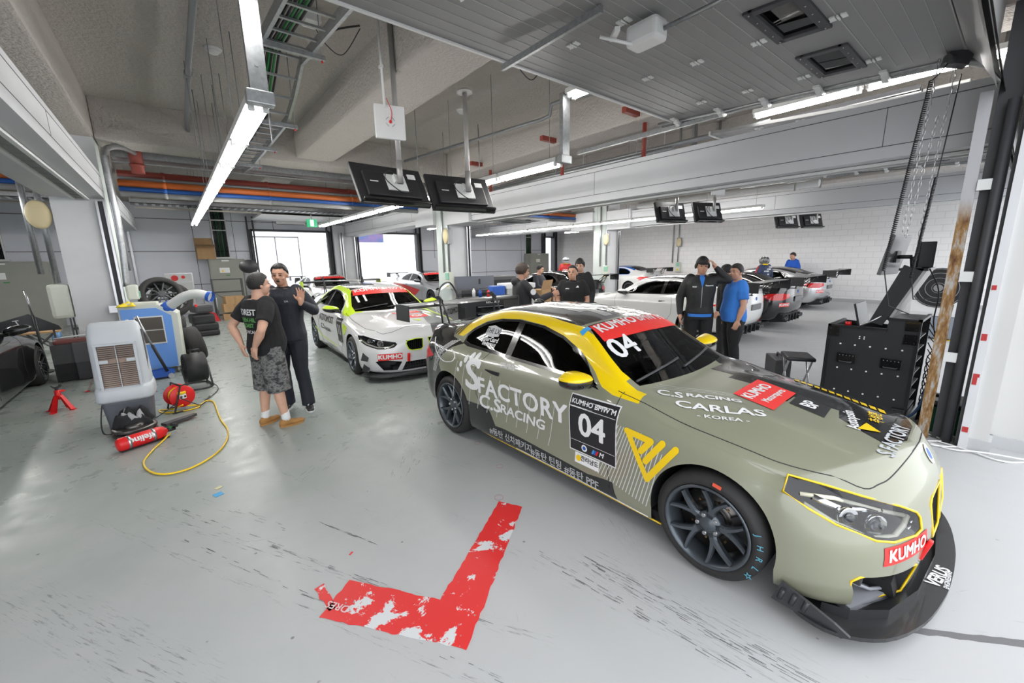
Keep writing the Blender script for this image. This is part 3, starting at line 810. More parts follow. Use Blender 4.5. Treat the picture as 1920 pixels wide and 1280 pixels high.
for (xa, xb, where) in ((-0.60, 5.8, 'crossing above the two standing men'), (6.6, 12.5, 'crossing the second bay'), (-7.5, -1.45, 'crossing the dim bay')):
 run_x('pipe', 'dark red sprinkler pipe ' + where, 'pipe', xa, xb, 11.65, 3.60, 0.085, 'red_pipe')
 run_x('pipe', 'galvanised pipe between the red and orange ones ' + where, 'pipe', xa, xb, 11.45, 3.50, 0.035, 'conduit')
 run_x('pipe', 'bright orange pipe ' + where, 'pipe', xa, xb, 11.40, 3.40, 0.065, 'orange_pipe')
 run_x('pipe', 'blue pipe under the orange one ' + where, 'pipe', xa, xb, 11.38, 3.29, 0.045, 'blue_pipe')
 run_x('pipe', 'grey insulated pipe lowest of the bundle ' + where, 'pipe', xa, xb, 11.40, 3.20, 0.055, mat('grey pipe wrap', (0.33, 0.33, 0.33), 0.6))
 # perforated tray and flat duct
 b = MB(); b.b2((xa, 10.95, 3.80), (xb, 11.0, 3.92)); b.b2((xa, 11.0, 3.80), (xb, 11.25, 3.815)); b.b2((xa, 10.95, 3.70), (xb, 10.98, 3.72))
 tag(b.build('cable_tray', 'galv'), 'long galvanised cable tray ' + where, 'cable tray')
 b = MB(); b.b2((xa, 14.0, 3.32), (xb, 14.04, 3.42)); b.b2((xa, 14.0, 3.32), (xb, 14.5, 3.33)); b.b2((xa, 14.5, 3.32), (xb, 14.54, 3.42)); b.mi = 1
 for k in range(int((xb - xa) / 0.16)): b.b2((xa + k * 0.16, 14.05, 3.316), (xa + k * 0.16 + 0.09, 14.48, 3.319))
 tag(b.build('cable_tray', ['galv', 'dark']), 'slotted cable tray nearer the back wall ' + where, 'cable tray')
 b = MB(); b.b2((xa, 16.2, 3.42), (xb, 16.32, 3.46)); b.cyl((xa, 15.3, 3.52), (xb, 15.3, 3.52), 0.10, seg=14)
 tag(b.build('air_duct', mat('beige duct wrap', (0.42, 0.39, 0.34), 0.7)), 'beige wrapped duct near the back wall ' + where, 'duct')
 b = MB(); b.b2((xa, 12.7, 3.5), (xb, 13.3, 3.8))
 tag(b.build('air_duct', mat('dark duct', (0.16, 0.155, 0.15), 0.8)), 'broad dark air duct ' + where, 'duct')
b = MB()
b.tube(spline([(-0.66, 9.72, 1.45), (-0.62, 9.72, 2.2), (-0.62, 9.72, 3.3), (-0.60, 9.78, 3.66), (-0.40, 10.2, 3.82), (-0.2, 10.9, 3.84)], 6), 0.045, 10)
tag(b.build('conduit', 'galv'), 'fat galvanised conduit bending off the tray down the near grey pillar', 'conduit')
b = MB(); b.tube([(-0.60, 9.95, 1.72), (-0.60, 9.95, 3.62)], 0.028, 8); tag(b.build('conduit', 'conduit'), 'thinner grey conduit on the flank of the near grey pillar', 'conduit')
b = MB(); b.cyl((-0.25, 10.75, 3.5), (-0.25, 10.75, 4.3), 0.10, seg=14); b.cyl((-0.25, 10.75, 3.62), (-0.25, 10.75, 3.66), 0.115); tag(b.build('pipe', 'red_pipe'), 'short upright dark red pipe above the near grey pillar', 'pipe')
for x, lab in ((-1.52, 'near grey pillar'),):
 for k, xx in enumerate((-1.66, -1.50)):
  b = MB(); b.tube([(xx, 10.0, 1.7 if k == 0 else 1.55), (xx, 10.0, 3.8)], 0.04, 10)
  tag(b.build('conduit', 'galv'), ('galvanised conduit holding the round yellow fitting by the dim bay', 'grey conduit beside the pillar in the dim bay')[1 - k], 'conduit')
 b = MB(); b.ball((-1.52, 9.9, 2.62), 0.2, 16, (0.75, 0.35, 1.1)); tag(b.build('alarm_bell', mat('cream plastic', (0.70, 0.60, 0.36), 0.5)), 'round cream alarm fitting on the conduit by the dim bay', 'alarm')
# ceiling pipe with clamp, smoke detectors, hangers
b = MB(); b.tube([(0.52, 4.6, 4.34), (0.52, 7.2, 4.34), (0.52, 7.25, 4.30), (0.55, 9.7, 4.28), (0.56, 10.1, 3.95)], 0.035, 10); b.tube([(0.52, 7.4, 4.31), (0.52, 7.6, 4.31)], 0.05, 10)
tag(b.build('conduit', 'conduit'), 'grey conduit running under the sprayed ceiling beside the bright batten row', 'conduit')
for (x, y, lab) in ((0.78, 6.88, 'white smoke detector on the ceiling by the grey conduit'), (4.5, 6.9, 'white smoke detector beyond the second television pole')):
 t = thing('smoke_detector', lab, 'smoke detector', (x, y, ZC))
 b = MB(); b.cyl((0, 0, -0.025), (0, 0, 0), 0.09, 0.10); b.build('base', 'white', t); b = MB(); b.cyl((0, 0, -0.06), (0, 0, -0.025), 0.05, 0.085); b.build('sensor', 'white', t)
b = MB(); b.tube([(5.85, 3.6, 4.30), (5.28, 5.1, 4.30), (5.22, 5.3, 4.28), (5.22, 5.35, 4.12), (5.2, 5.5, 4.10), (4.6, 9.6, 4.10)], 0.03, 8)
tag(b.build('conduit', 'conduit'), 'grey ceiling conduit with an offset bend beside the batten row post', 'conduit')
for (x, y, z) in ((0.5, 7.5, 3.4), (0.85, 8.2, 3.2), (1.0, 5.2, 3.05), (0.62, 8.6, 3.1), (3.6, 7.0, 3.1), (4.9, 8.3, 3.3), (5.2, 7.4, 3.5), (5.35, 7.6, 3.6)):
 b = MB(); b.cyl((x, y, z), (x, y, ZC), 0.006, seg=6); tag(b.build('hanger_rod', 'conduit'), 'thin threaded hanger rod dropping from the sprayed ceiling', 'rod', 'thin hanger rods under the ceiling')
# junction boxes with looping wires
for (x, y, z, lab) in ((1.55, 5.3, 4.40, 'pale junction box with black wires under the ceiling by the cable ladder'), (3.75, 4.5, 4.40, 'pale junction box with looping wire by the raised door edge')):
 t = thing('junction_box', lab, 'junction box', (x, y, z))
 b = MB(); b.box((0, 0, 0), (0.16, 0.2, 0.1), None, 0.01); b.build('box', 'white_metal', t)
 b = MB(); b.tube(spline([(0.05, 0, -0.05), (0.15, -0.05, -0.1), (0.3, 0, 0.0), (0.5, -0.1, 0.05)], 6), 0.01, 6); b.tube(spline([(0.05, 0.05, -0.05), (0.15, 0, -0.22), (0.3, -0.05, -0.28), (0.5, -0.1, 0.02)], 6), 0.005, 6); b.build('wire', 'black', t)
# services seen over the long duct
for k, (x, z, r, m, lab) in enumerate(((6.62, 3.52, 0.05, 'galv', 'galvanised pipe lying above the long duct'), (6.95, 3.66, 0.04, 'conduit', 'grey pipe above the long duct'), (7.5, 3.6, 0.12, 'white_metal', 'thick white insulated pipe in the second bay'), (9.4, 3.62, 0.12, 'white_metal', 'fat cream pipe running along the second bay ceiling'), (14.2, 3.7, 0.1, 'white_metal', 'white pipe along the bay by the block wall'))):
 b = MB(); b.cyl((x, 2.6 if k == 1 else 3.9, z), (x, 9.7, z), r, seg=12)
 for y in (4.6, 6.6, 8.6): b.cyl((x, y, z), (x, y, ZC), 0.006, seg=6)
 tag(b.build('pipe', m), lab, 'pipe')
for (x, y) in ((6.1, 5.9), (6.1, 4.1), (6.15, 8.3), (9.0, 6.0)):
 b = MB(); b.cyl((x, y, 3.3), (x, y, 4.0), 0.035); b.box((x - 0.25, y, 3.95), (0.6, 0.08, 0.08)); tag(b.build('pipe_support', ['red_pipe']), 'dark red drop pipe with a pale arm above the long duct', 'pipe support', 'red drop pipes above the duct')
b = MB()
for k in range(14): b.box((7.3 + k * 0.11, 1.9, 3.74), (0.05, 1.6, 0.05))
tag(b.build('cable_tray', 'dark'), 'black ribbed grille tray in the gap above the long duct', 'cable tray')
# exit sign
t = thing('exit_sign', 'green lit exit sign hanging before the bright rear opening', 'exit sign', (3.55, 14.2, 3.0))
b = MB(); b.box((0, 0, 0), (0.30, 0.06, 0.24), None, 0.008); b.build('box', mat('exit green', (0.01, 0.30, 0.12), 0.4, emit=(0.01, 0.35, 0.14), es=0.5), t)
b = MB(); b.box((0, -0.033, 0), (0.10, 0.004, 0.19)); b.build('pictogram', mat('lit white', (0.9, 0.95, 0.9), 0.4, emit=(0.8, 1, 0.85), es=0.9), t)
b = MB(); b.cyl((0, 0, 0.12), (0, 0, 0.45), 0.008); b.build('rod', 'conduit', t)
# air curtain over the rear door
t = thing('air_curtain', 'white air curtain unit on the wall above the first rear opening', 'air curtain', (3.9, YB, 3.42))
b = MB(); b.b2((-0.55, -0.24, -0.12), (0.5, -0.01, 0.16), 0.02); b.build('case', 'white', t); b = MB(); b.b2((-0.5, -0.22, -0.13), (0.45, -0.06, -0.115)); b.build('outlet', 'conduit', t)
t = thing('roller_housing', 'long white roller door housing above the first rear opening', 'roller housing', (3.9, YB, 3.75))
b = MB(); b.b2((-1.4, -0.5, -0.12), (1.4, -0.02, 0.16), 0.03); b.build('case', 'white', t)

# ---------------- chains and coiled cable by the right rail ----------------
def coil(p0, p1, r, turns, rr, label, pre=None, post=None):
 p0 = Vector(p0); p1 = Vector(p1); d = (p1 - p0).normalized(); u = d.orthogonal().normalized(); v = d.cross(u)
 n = turns * 7; pts = [Vector(q) for q in (pre or [])]
 for i in range(n + 1):
  a = 2 * PI * turns * i / n
  pts.append(p0.lerp(p1, i / n) + u * math.cos(a) * r + v * math.sin(a) * r)
 pts += [Vector(q) for q in (post or [])]
 b = MB(); b.tube(pts, rr, 5); return tag(b.build('coiled_cable', 'black'), label, 'cable')
coil((5.35, 0.74, 3.25), (5.12, 0.82, 1.62), 0.013, 90, 0.005, 'black coiled control cable hanging beside the flight case monitors', pre=[(5.42, 0.66, 3.38), (5.38, 0.70, 3.3)], post=[(5.15, 0.75, 1.3), (5.3, 0.62, 1.22)])
coil((5.50, 0.62, 2.45), (5.38, 0.66, 1.55), 0.010, 70, 0.005, 'second black coiled cable, its end bound to the rusty rail', pre=[(5.55, 0.58, 3.3)], post=[(5.40, 0.62, 1.35), (5.48, 0.48, 1.36)])
def chain(x0, y0, z0, x1, y1, z1, label):
 n = int((z0 - z1) / 0.055); pts = []
 b = MB()
 for k in range(n):
  u = k / n; c = Vector((x0 + (x1 - x0) * u, y0 + (y1 - y0) * u, z0 - (z0 - z1) * u))
  ring = []
  for j in range(8):
   a = 2 * PI * j / 8; w = 0.010 * math.cos(a); h = 0.032 * math.sin(a)
   ring.append(c + (Vector((w, 0, h)) if k % 2 else Vector((0, w, h))))
  b.tube(ring, 0.0032, 4, closed=True)
 return tag(b.build('hoist_chain', 'steel'), label, 'chain')
chain(5.42, 0.72, 3.40, 5.30, 0.76, 1.95, 'steel hoist chain hanging beside the coiled cable, nearest it')
chain(5.54, 0.62, 3.40, 5.44, 0.66, 1.85, 'steel hoist chain hanging closest to the rusty rail')
chain(5.50, 0.68, 2.95, 5.36, 0.74, 1.90, 'steel hoist chain loop hanging between the other two')
b = MB(); b.box((5.52, 0.62, 3.42), (0.12, 0.16, 0.10), (0.3, 0, 0.4)); b.cyl((5.35, 0.66, 3.40), (5.66, 0.60, 3.42), 0.03); tag(b.build('chain_hoist', 'dark'), 'dark chain hoist at the corner of the raised door', 'hoist')
# ======================= coupe builder =======================
def pchip(xs, ys):
 n = len(xs); h = [xs[i + 1] - xs[i] for i in range(n - 1)]; d = [(ys[i + 1] - ys[i]) / h[i] for i in range(n - 1)]
 m = [0.0] * n
 for i in range(1, n - 1):
  if d[i - 1] * d[i] > 0:
   w1 = 2 * h[i] + h[i - 1]; w2 = h[i] + 2 * h[i - 1]; m[i] = (w1 + w2) / (w1 / d[i - 1] + w2 / d[i])
 m[0] = d[0]; m[-1] = d[-1]
 def f(x):
  if x <= xs[0]: return ys[0]
  if x >= xs[-1]: return ys[-1]
  i = 0
  while xs[i + 1] < x: i += 1
  t = (x - xs[i]) / h[i]
  return ys[i] * (1 + 2 * t) * (1 - t) ** 2 + m[i] * h[i] * t * (1 - t) ** 2 + ys[i + 1] * t * t * (3 - 2 * t) + m[i + 1] * h[i] * t * t * (t - 1)
 return f
def sstep(a, b, x):
 t = min(1, max(0, (x - a) / (b - a))); return t * t * (3 - 2 * t)
def crom(pts, us, u):
 """smooth (pchip per coordinate) through pts at parameters us"""
 return [pchip(us, [p[k] for p in pts])(u) for k in range(len(pts[0]))]

class Coupe:
 SF, SB = -0.15, 3.20
 def __init__(s, P):
  s.P = P
  W = P.get('W', 1.0)
  K = [-0.15, 0.08, 0.52, 0.92, 1.4, 1.9, 2.35, 2.78, 3.0, 3.2]
  # lower rows: widths and heights along the length
  rows = [
   ([.80, .82, .83, .84, .84, .84, .84, .84, .82, .80], [.11, .13, .14, .14, .14, .14, .145, .16, .19, .22]),
   ([.88, .90, .895, .885, .885, .885, .90, .92, .90, .87], [.15, .16, .17, .17, .17, .17, .175, .19, .23, .26]),
   ([.915, .93, .905, .893, .893, .897, .925, .95, .93, .90], [.30, .30, .29, .28, .28, .28, .29, .32, .34, .36]),
   ([.915, .935, .905, .885, .885, .892, .93, .955, .935, .905], [.43, .43, .42, .42, .42, .42, .43, .45, .46, .47]),
   ([.905, .93, .91, .895, .895, .905, .935, .955, .935, .905], [.54, .55, .57, .58, .59, .60, .61, .62, .62, .62]),
   ([.885, .91, .905, .90, .902, .912, .935, .945, .925, .89], [.63, .655, .69, .71, .725, .735, .75, .765, .77, .77]),
   ([.85, .875, .885, .875, .875, .88, .90, .91, .885, .85], [.675, .715, .765, .80, .815, .83, .85, .87, .875, .88]),
   ([.80, .835, .845, .82, .812, .812, .82, .83, .80, .77], [.70, .75, .81, .865, .90, .915, .93, .945, .955, .965]),
  ]
  dz = P.get('dz', 0.0)
  s.low = [(pchip(K, [w * W for w in a]), pchip(K, [z + dz * min(1, z / 0.6) for z in b])) for a, b in rows]
  s.nose = P.get('nose', [-.66, -.67, -.69, -.70, -.69, -.67, -.63, -.585])
  s.nosez = P.get('nosez', [.11, .14, .27, .40, .52, .62, .695, .745])
  s.np = P.get('np', [2.6, 2.6, 2.6, 2.5, 2.2, 1.95, 1.8, 1.75])
  s.tail = P.get('tail', [3.44, 3.52, 3.60, 3.66, 3.68, 3.68, 3.67, 3.66])
  s.tailz = P.get('tailz', [.25, .29, .38, .50, .64, .78, .91, 1.02])
  s.tp = [2.6] * 8
  C = [.85, 1.1, 1.4, 1.8, 2.2, 2.6, 2.9, 3.2]
  V = [1, .94, .82, .74, .66, .44, .2, 0]
  cab = [
   None,
   ([.80, .79, .785, .785, .785, .785, .77, .72], [.885, .925, .935, .95, .96, .97, .985, .99]),
   ([.75, .69, .62, .60, .60, .625, .665, .69], [.90, .995, 1.135, 1.215, 1.24, 1.17, 1.07, 1.01]),
   ([.72, .66, .585, .55, .545, .56, .60, .63], [.905, 1.04, 1.205, 1.27, 1.285, 1.215, 1.105, 1.03]),
   ([.68, .615, .535, .49, .485, .50, .535, .56], [.905, 1.06, 1.24, 1.30, 1.312, 1.25, 1.13, 1.045]),
   ([.45, .41, .36, .33, .33, .34, .365, .38], [.90, 1.075, 1.265, 1.325, 1.335, 1.28, 1.155, 1.055]),
   ([.21, .19, .17, .155, .155, .16, .17, .18], [.897, 1.08, 1.275, 1.34, 1.346, 1.292, 1.165, 1.06]),
   ([0, 0, 0, 0, 0, 0, 0, 0], [.895, 1.083, 1.28, 1.343, 1.35, 1.295, 1.168, 1.062]),
  ]
  rz = P.get('roofz', 1.0)
  s.V = V
  s.cab = [None] + [(pchip(C, [w * W for w in a]), pchip(C, [.9 + (z - .9) * rz + dz for z in b])) for a, b in cab[1:]]
  s.hj = pchip([-.15, .2, .55, .85], [P.get('hz0', .775) + dz, .835 + dz, .875 + dz, .90 + dz])
  s.B = pchip([-.15, .05, .4, .8, 1.4, 2.3, 2.8, 3.0, 3.2], [s.SF - s.nose[-1], .28, .20, .175, .09, -.03, -.09, -.20, s.SB - s.tail[-1]])
  s.ys = P.get('ys', 1.0)      # length scale
  s.build()
 def c(s, v): return math.sin(v * PI / 2) ** 1.14
 def top(s, st, v):
  wF = s.low[-1][0](st); zF = s.low[-1][1](st)
  c = s.c(v); B = s.B(st)
  # hood form
  dome = 0.012 * math.exp(-((c - .45) / .14) ** 2) * sstep(-.15, .2, st) * (1 - sstep(.6, .85, st))
  hx, hz = wF * c, s.hj(st) - (s.hj(st) - zF) * c ** 2.6 + dome
  if st < 0.85:
   k = sstep(.35, .85, st)
  else: k = 1
  x, z = hx, hz
  if k > 0:
   q = max(st, .85)
   P = [(wF, zF)] + [(r[0](q), r[1](q)) for r in s.cab[1:]]
   if st < .85: P = [(wF, zF)] + [(r[0](.85), r[1](.85) - (s.hj(.85) - s.hj(st))) for r in s.cab[1:]]
   us = s.V[::-1]; PP = P[::-1]
   cx, cz = crom(PP, us, v)
   x = hx * (1 - k) + cx * k; z = hz * (1 - k) + cz * k
  cc = min(1, x / wF)
  pw = 1.75 if st < 1.5 else 2.6
  y = st - B * max(0, 1 - cc ** pw) ** (1 / pw)
  return (x, y, z)
 def build(s):
  NS = 62; m = 30; sub = 3
  st = [s.SF + (s.SB - s.SF) * i / (NS - 1) for i in range(NS)]
  bm = bmesh.new(); s.bm = bm
  us = list(range(8)); ue = [i / sub for i in range(7 * sub + 1)]
  def add(p, sg): return bm.verts.new((p[0] * sg, p[1] * s.ys, p[2]))
  for sg in (-1, 1):
   top = [[add(s.top(t, k / m), sg) for k in range(m + 1)] for t in st]
   side = []
   def column(P): return [crom(P, us, u) for u in ue]
   cols = []
   for k in range(0, m):              # front fascia, centre to corner
    th = (k / m) * PI / 2; P = []
    for r in range(8):
     p = s.np[r]; W = s.low[r][0](s.SF); z1 = s.low[r][1](s.SF)
     sc, cc = math.sin(th) ** (2 / p), math.cos(th) ** (2 / p)
     zz = s.nosez[r] + (z1 - s.nosez[r]) * sstep(.3, 1, sc)
     P.append((W * sc, s.SF - (s.SF - s.nose[r]) * cc, zz))
    P[7] = s.top(st[0], k / m)
    cols.append(column(P))
   for t in st:
    cols.append(column([(s.low[r][0](t), t, s.low[r][1](t)) for r in range(8)]))
   for k in range(m - 1, -1, -1):
    th = (k / m) * PI / 2; P = []
    for r in range(8):
     p = s.tp[r]; W = s.low[r][0](s.SB); z1 = s.low[r][1](s.SB)
     sc, cc = math.sin(th) ** (2 / p), math.cos(th) ** (2 / p)
     zz = s.tailz[r] + (z1 - s.tailz[r]) * sstep(.4, 1, sc)
     P.append((W * sc, s.SB + (s.tail[r] - s.SB) * cc, zz))
    P[7] = s.top(st[-1], k / m)
    cols.append(column(P))
   vc = [[add(p, sg) for p in c] for c in cols]
   def q(a, b, c, d):
    f = [a, b, c, d] if sg < 0 else [d, c, b, a]
    try: fc = bm.faces.new(f); fc.smooth = True
    except ValueError: pass
   for i in range(NS - 1):
    for k in range(m): q(top[i][k], top[i][k + 1], top[i + 1][k + 1], top[i + 1][k])
   for i in range(len(vc) - 1):
    for j in range(len(ue) - 1): q(vc[i][j], vc[i + 1][j], vc[i + 1][j + 1], vc[i][j + 1])
  bmesh.ops.remove_doubles(bm, verts=bm.verts, dist=0.0008)
  for f in [f for f in bm.faces if f.calc_area() < 1e-9]: bm.faces.remove(f)
  bmesh.ops.recalc_face_normals(bm, faces=bm.faces)
  # outward check
  cnt = sum(1 if f.normal.dot(f.calc_center_median() - Vector((0, 1.5, .6))) > 0 else -1 for f in bm.faces)
  if cnt < 0: bmesh.ops.reverse_faces(bm, faces=bm.faces)
  s.bvh = BVHTree.FromBMesh(bm)
  s.lay = bm.faces.layers.int.new('part')
 # ---- projecting ----
 def hit(s, o, d):
  h = s.bvh.ray_cast(Vector(o), Vector(d))
  return (h[0], h[1]) if h[0] is not None else (None, None)
 def cut(s, poly, d, part, side=0, closed=True, minx=0.0):
  """cut the outline poly (u, v) seen along direction d; faces inside get the part id. v is height unless looking down."""
  d = Vector(d).normalized()
  if abs(d.z) > .9: U = Vector((1, 0, 0)); Vv = Vector((0, 1, 0))
  else: Vv = Vector((0, 0, 1)); U = Vector((-d.y, d.x, 0)).normalized() if False else Vector((d.y, -d.x, 0)).normalized(); 
  if abs(d.x) > .99: U = Vector((0, 1, 0))
  if abs(d.y) > .99: U = Vector((1, 0, 0))
  bm = s.bm; n = len(poly)
  us = [p[0] for p in poly]; vs = [p[1] for p in poly]
  bb = (min(us) - .12, max(us) + .12, min(vs) - .12, max(vs) + .12)
  def uv(p): return p.dot(U), p.dot(Vv)
  def ok(f):
   c = f.calc_center_median()
   if side and c.x * side < -1e-4: return False
   if abs(c.x) < minx: return False
   if f.normal.dot(d) > -0.02: return False
   u, v = uv(c)
   return bb[0] < u < bb[1] and bb[2] < v < bb[3]
  bm.normal_update()
  reg = [f for f in bm.faces if ok(f)]
  for i in range(n):
   a = poly[i]; b = poly[(i + 1) % n]
   e = Vector((b[0] - a[0], b[1] - a[1]))
   if e.length < 1e-6: continue
   nn = (U * (-e.y) + Vv * e.x).normalized()
   co = U * a[0] + Vv * a[1]
   lo = (min(a[0], b[0]) - 1e-4, max(a[0], b[0]) + 1e-4, min(a[1], b[1]) - 1e-4, max(a[1], b[1]) + 1e-4)
   sel = []
   for f in reg:
    if not f.is_valid: continue
    q = [uv(v.co) for v in f.verts]
    if max(x[0] for x in q) < lo[0] or min(x[0] for x in q) > lo[1] or max(x[1] for x in q) < lo[2] or min(x[1] for x in q) > lo[3]: continue
    sel.append(f)
   if not sel: continue
   es = {x for f in sel for x in f.edges}; vv = {x for f in sel for x in f.verts}
   before = set(sel)
   r = bmesh.ops.bisect_plane(bm, geom=list(sel) + list(es) + list(vv), plane_co=co, plane_no=nn, dist=1e-5)
   reg = [f for f in reg if f.is_valid] + [g for g in r['geom'] if isinstance(g, bmesh.types.BMFace) and g not in before]
  out = []
  def inside(u, v):
   c = False; j = n - 1
   for i in range(n):
    xi, yi = poly[i]; xj, yj = poly[j]
    if (yi > v) != (yj > v) and u < (xj - xi) * (v - yi) / (yj - yi) + xi: c = not c
    j = i
   return c
  for f in bm.faces:
   if ok(f):
    u, v = uv(f.calc_center_median())
    if inside(u, v):
     f[s.lay] = part; out.append(f)
  return out
 def paint(s, poly, d, mi, side=0, minx=0.0):
  old = {}
  keep = s.bm.faces.layers.int.get('keep') or s.bm.faces.layers.int.new('keep')
  s.lay = s.bm.faces.layers.int['part']
  for f in s.bm.faces: f[keep] = f[s.lay]
  fs = s.cut(poly, d, 999, side, minx=minx)
  for f in fs: f[s.lay] = f[keep]; f.material_index = mi
 def outline3(s, poly, d, side=0, off=0.0):
  d = Vector(d).normalized()
  if abs(d.z) > .9: U = Vector((1, 0, 0)); Vv = Vector((0, 1, 0))
  elif abs(d.x) > .99: U = Vector((0, 1, 0)); Vv = Vector((0, 0, 1))
  elif abs(d.y) > .99: U = Vector((1, 0, 0)); Vv = Vector((0, 0, 1))
  else: U = Vector((d.y, -d.x, 0)).normalized(); Vv = Vector((0, 0, 1))
  out = []
  for (u, v) in poly:
   o = U * u + Vv * v - d * 6
   p, nrm = s.hit(o, d)
   if p is not None: out.append(p + nrm * off)
  return out
 def decal(s, name, me, mtx, d, mats, parent, off=0.0025, grid=0.05, **kw):
  """wrap a flat 2D mesh onto the body: mtx places it in front of the surface, d is the projecting direction."""
  bm = bmesh.new()
  if isinstance(me, bpy.types.Mesh): bm.from_mesh(me)
  else:
   for poly in me:
    try: bm.faces.new([bm.verts.new((p[0], p[1], 0)) for p in poly])
    except ValueError: pass
  if not bm.verts: bm.free(); return None
  xs = [v.co.x for v in bm.verts]; ys = [v.co.y for v in bm.verts]
  for (lo, hi, nv) in ((min(xs), max(xs), (1, 0, 0)), (min(ys), max(ys), (0, 1, 0))):
   k = lo + grid
   while k < hi - 1e-4:
    bmesh.ops.bisect_plane(bm, geom=list(bm.faces) + list(bm.edges) + list(bm.verts), plane_co=Vector(nv) * k, plane_no=nv, dist=1e-6)
    k += grid
  d = Vector(d).normalized(); dead = []
  for v in bm.verts:
   w = mtx @ v.co; zz = v.co.z
   p, nrm = s.hit(w - d * 3, d)
   if p is None: dead.append(v)
   else:
    if nrm.dot(d) > 0: nrm = -nrm
    v.co = p + nrm * (off + zz)
  bmesh.ops.delete(bm, geom=dead, context='VERTS')
  m2 = bpy.data.meshes.new(name); 
  for f in bm.faces: f.smooth = True
  bm.to_mesh(m2); bm.free()
  return mesh_obj(name, m2, mats, parent, **kw)
 def side_m(s, y, z, ang=0.0, left=False):
  """matrix for lettering on the flank that faces -X (reads towards the nose)"""
  X = Vector((0, -1, 0)) if not left else Vector((0, 1, 0))
  Mx = frame((-1.0 if not left else 1.0, y, z), X, (0, 0, 1))
  return Mx @ Matrix.Rotation(ang, 4, 'Z')
 def edge_tube(s, name, pts, r, m, parent, closed=True):
  if len(pts) < 3: return
  b = MB(); b.tube(pts, r, 6, closed=closed, caps=not closed)
  return b.build(name, m, parent)
 def recess(s, name, pts3, dvec, depth, m, parent, back=True, shrink=0.0):
  """walls (and a back) behind an opening whose outline is pts3"""
  b = MB(); bm = b.bm; dvec = Vector(dvec).normalized() * depth
  c = sum(pts3, Vector()) / len(pts3)
  A = [bm.verts.new(p) for p in pts3]; Bq = [bm.verts.new(p + dvec + (c - p) * shrink) for p in pts3]
  n = len(A)
  for i in range(n):
   bm.faces.new((A[i], A[(i + 1) % n], Bq[(i + 1) % n], Bq[i]))
  if back:
   cv = bm.verts.new(c + dvec)
   for i in range(n): bm.faces.new((Bq[i], Bq[(i + 1) % n], cv))
  return b.build(name, m, parent)
 def emit(s, parent, parts, mats):
  """write the parts out as meshes with the whole surface's normals; parts = {id: (name, mats)}; id -1 is dropped"""
  bm = s.bm; bm.normal_update(); out = {}
  for pid, (name, mm) in parts.items():
   vm = {}; verts = []; faces = []; mi = []; nor = []
   for f in bm.faces:
    if f[s.lay] != pid: continue
    ids = []
    for v in f.verts:
     if v not in vm: vm[v] = len(verts); verts.append(v.co[:]); nor.append(v.normal[:])
     ids.append(vm[v])
    faces.append(ids); mi.append(f.material_index)
   if not faces: continue
   me = bpy.data.meshes.new(name); me.from_pydata(verts, [], faces)
   me.polygons.foreach_set('material_index', mi); me.polygons.foreach_set('use_smooth', [True] * len(faces))
   me.normals_split_custom_set_from_vertices(nor)
   out[pid] = mesh_obj(name, me, mm, parent)
  return out

def circ(cy, cz, r, n=40, z0=None):
 """arch outline in (y, z): a circle above z0, straight down below"""
 pts = []
 for i in range(n + 1):
  a = PI * i / n * 1.12 - PI * 0.06
  pts.append((cy + r * math.cos(a), cz + r * math.sin(a)))
 pts.append((pts[-1][0], z0)); pts.append((pts[0][0], z0))
 return pts

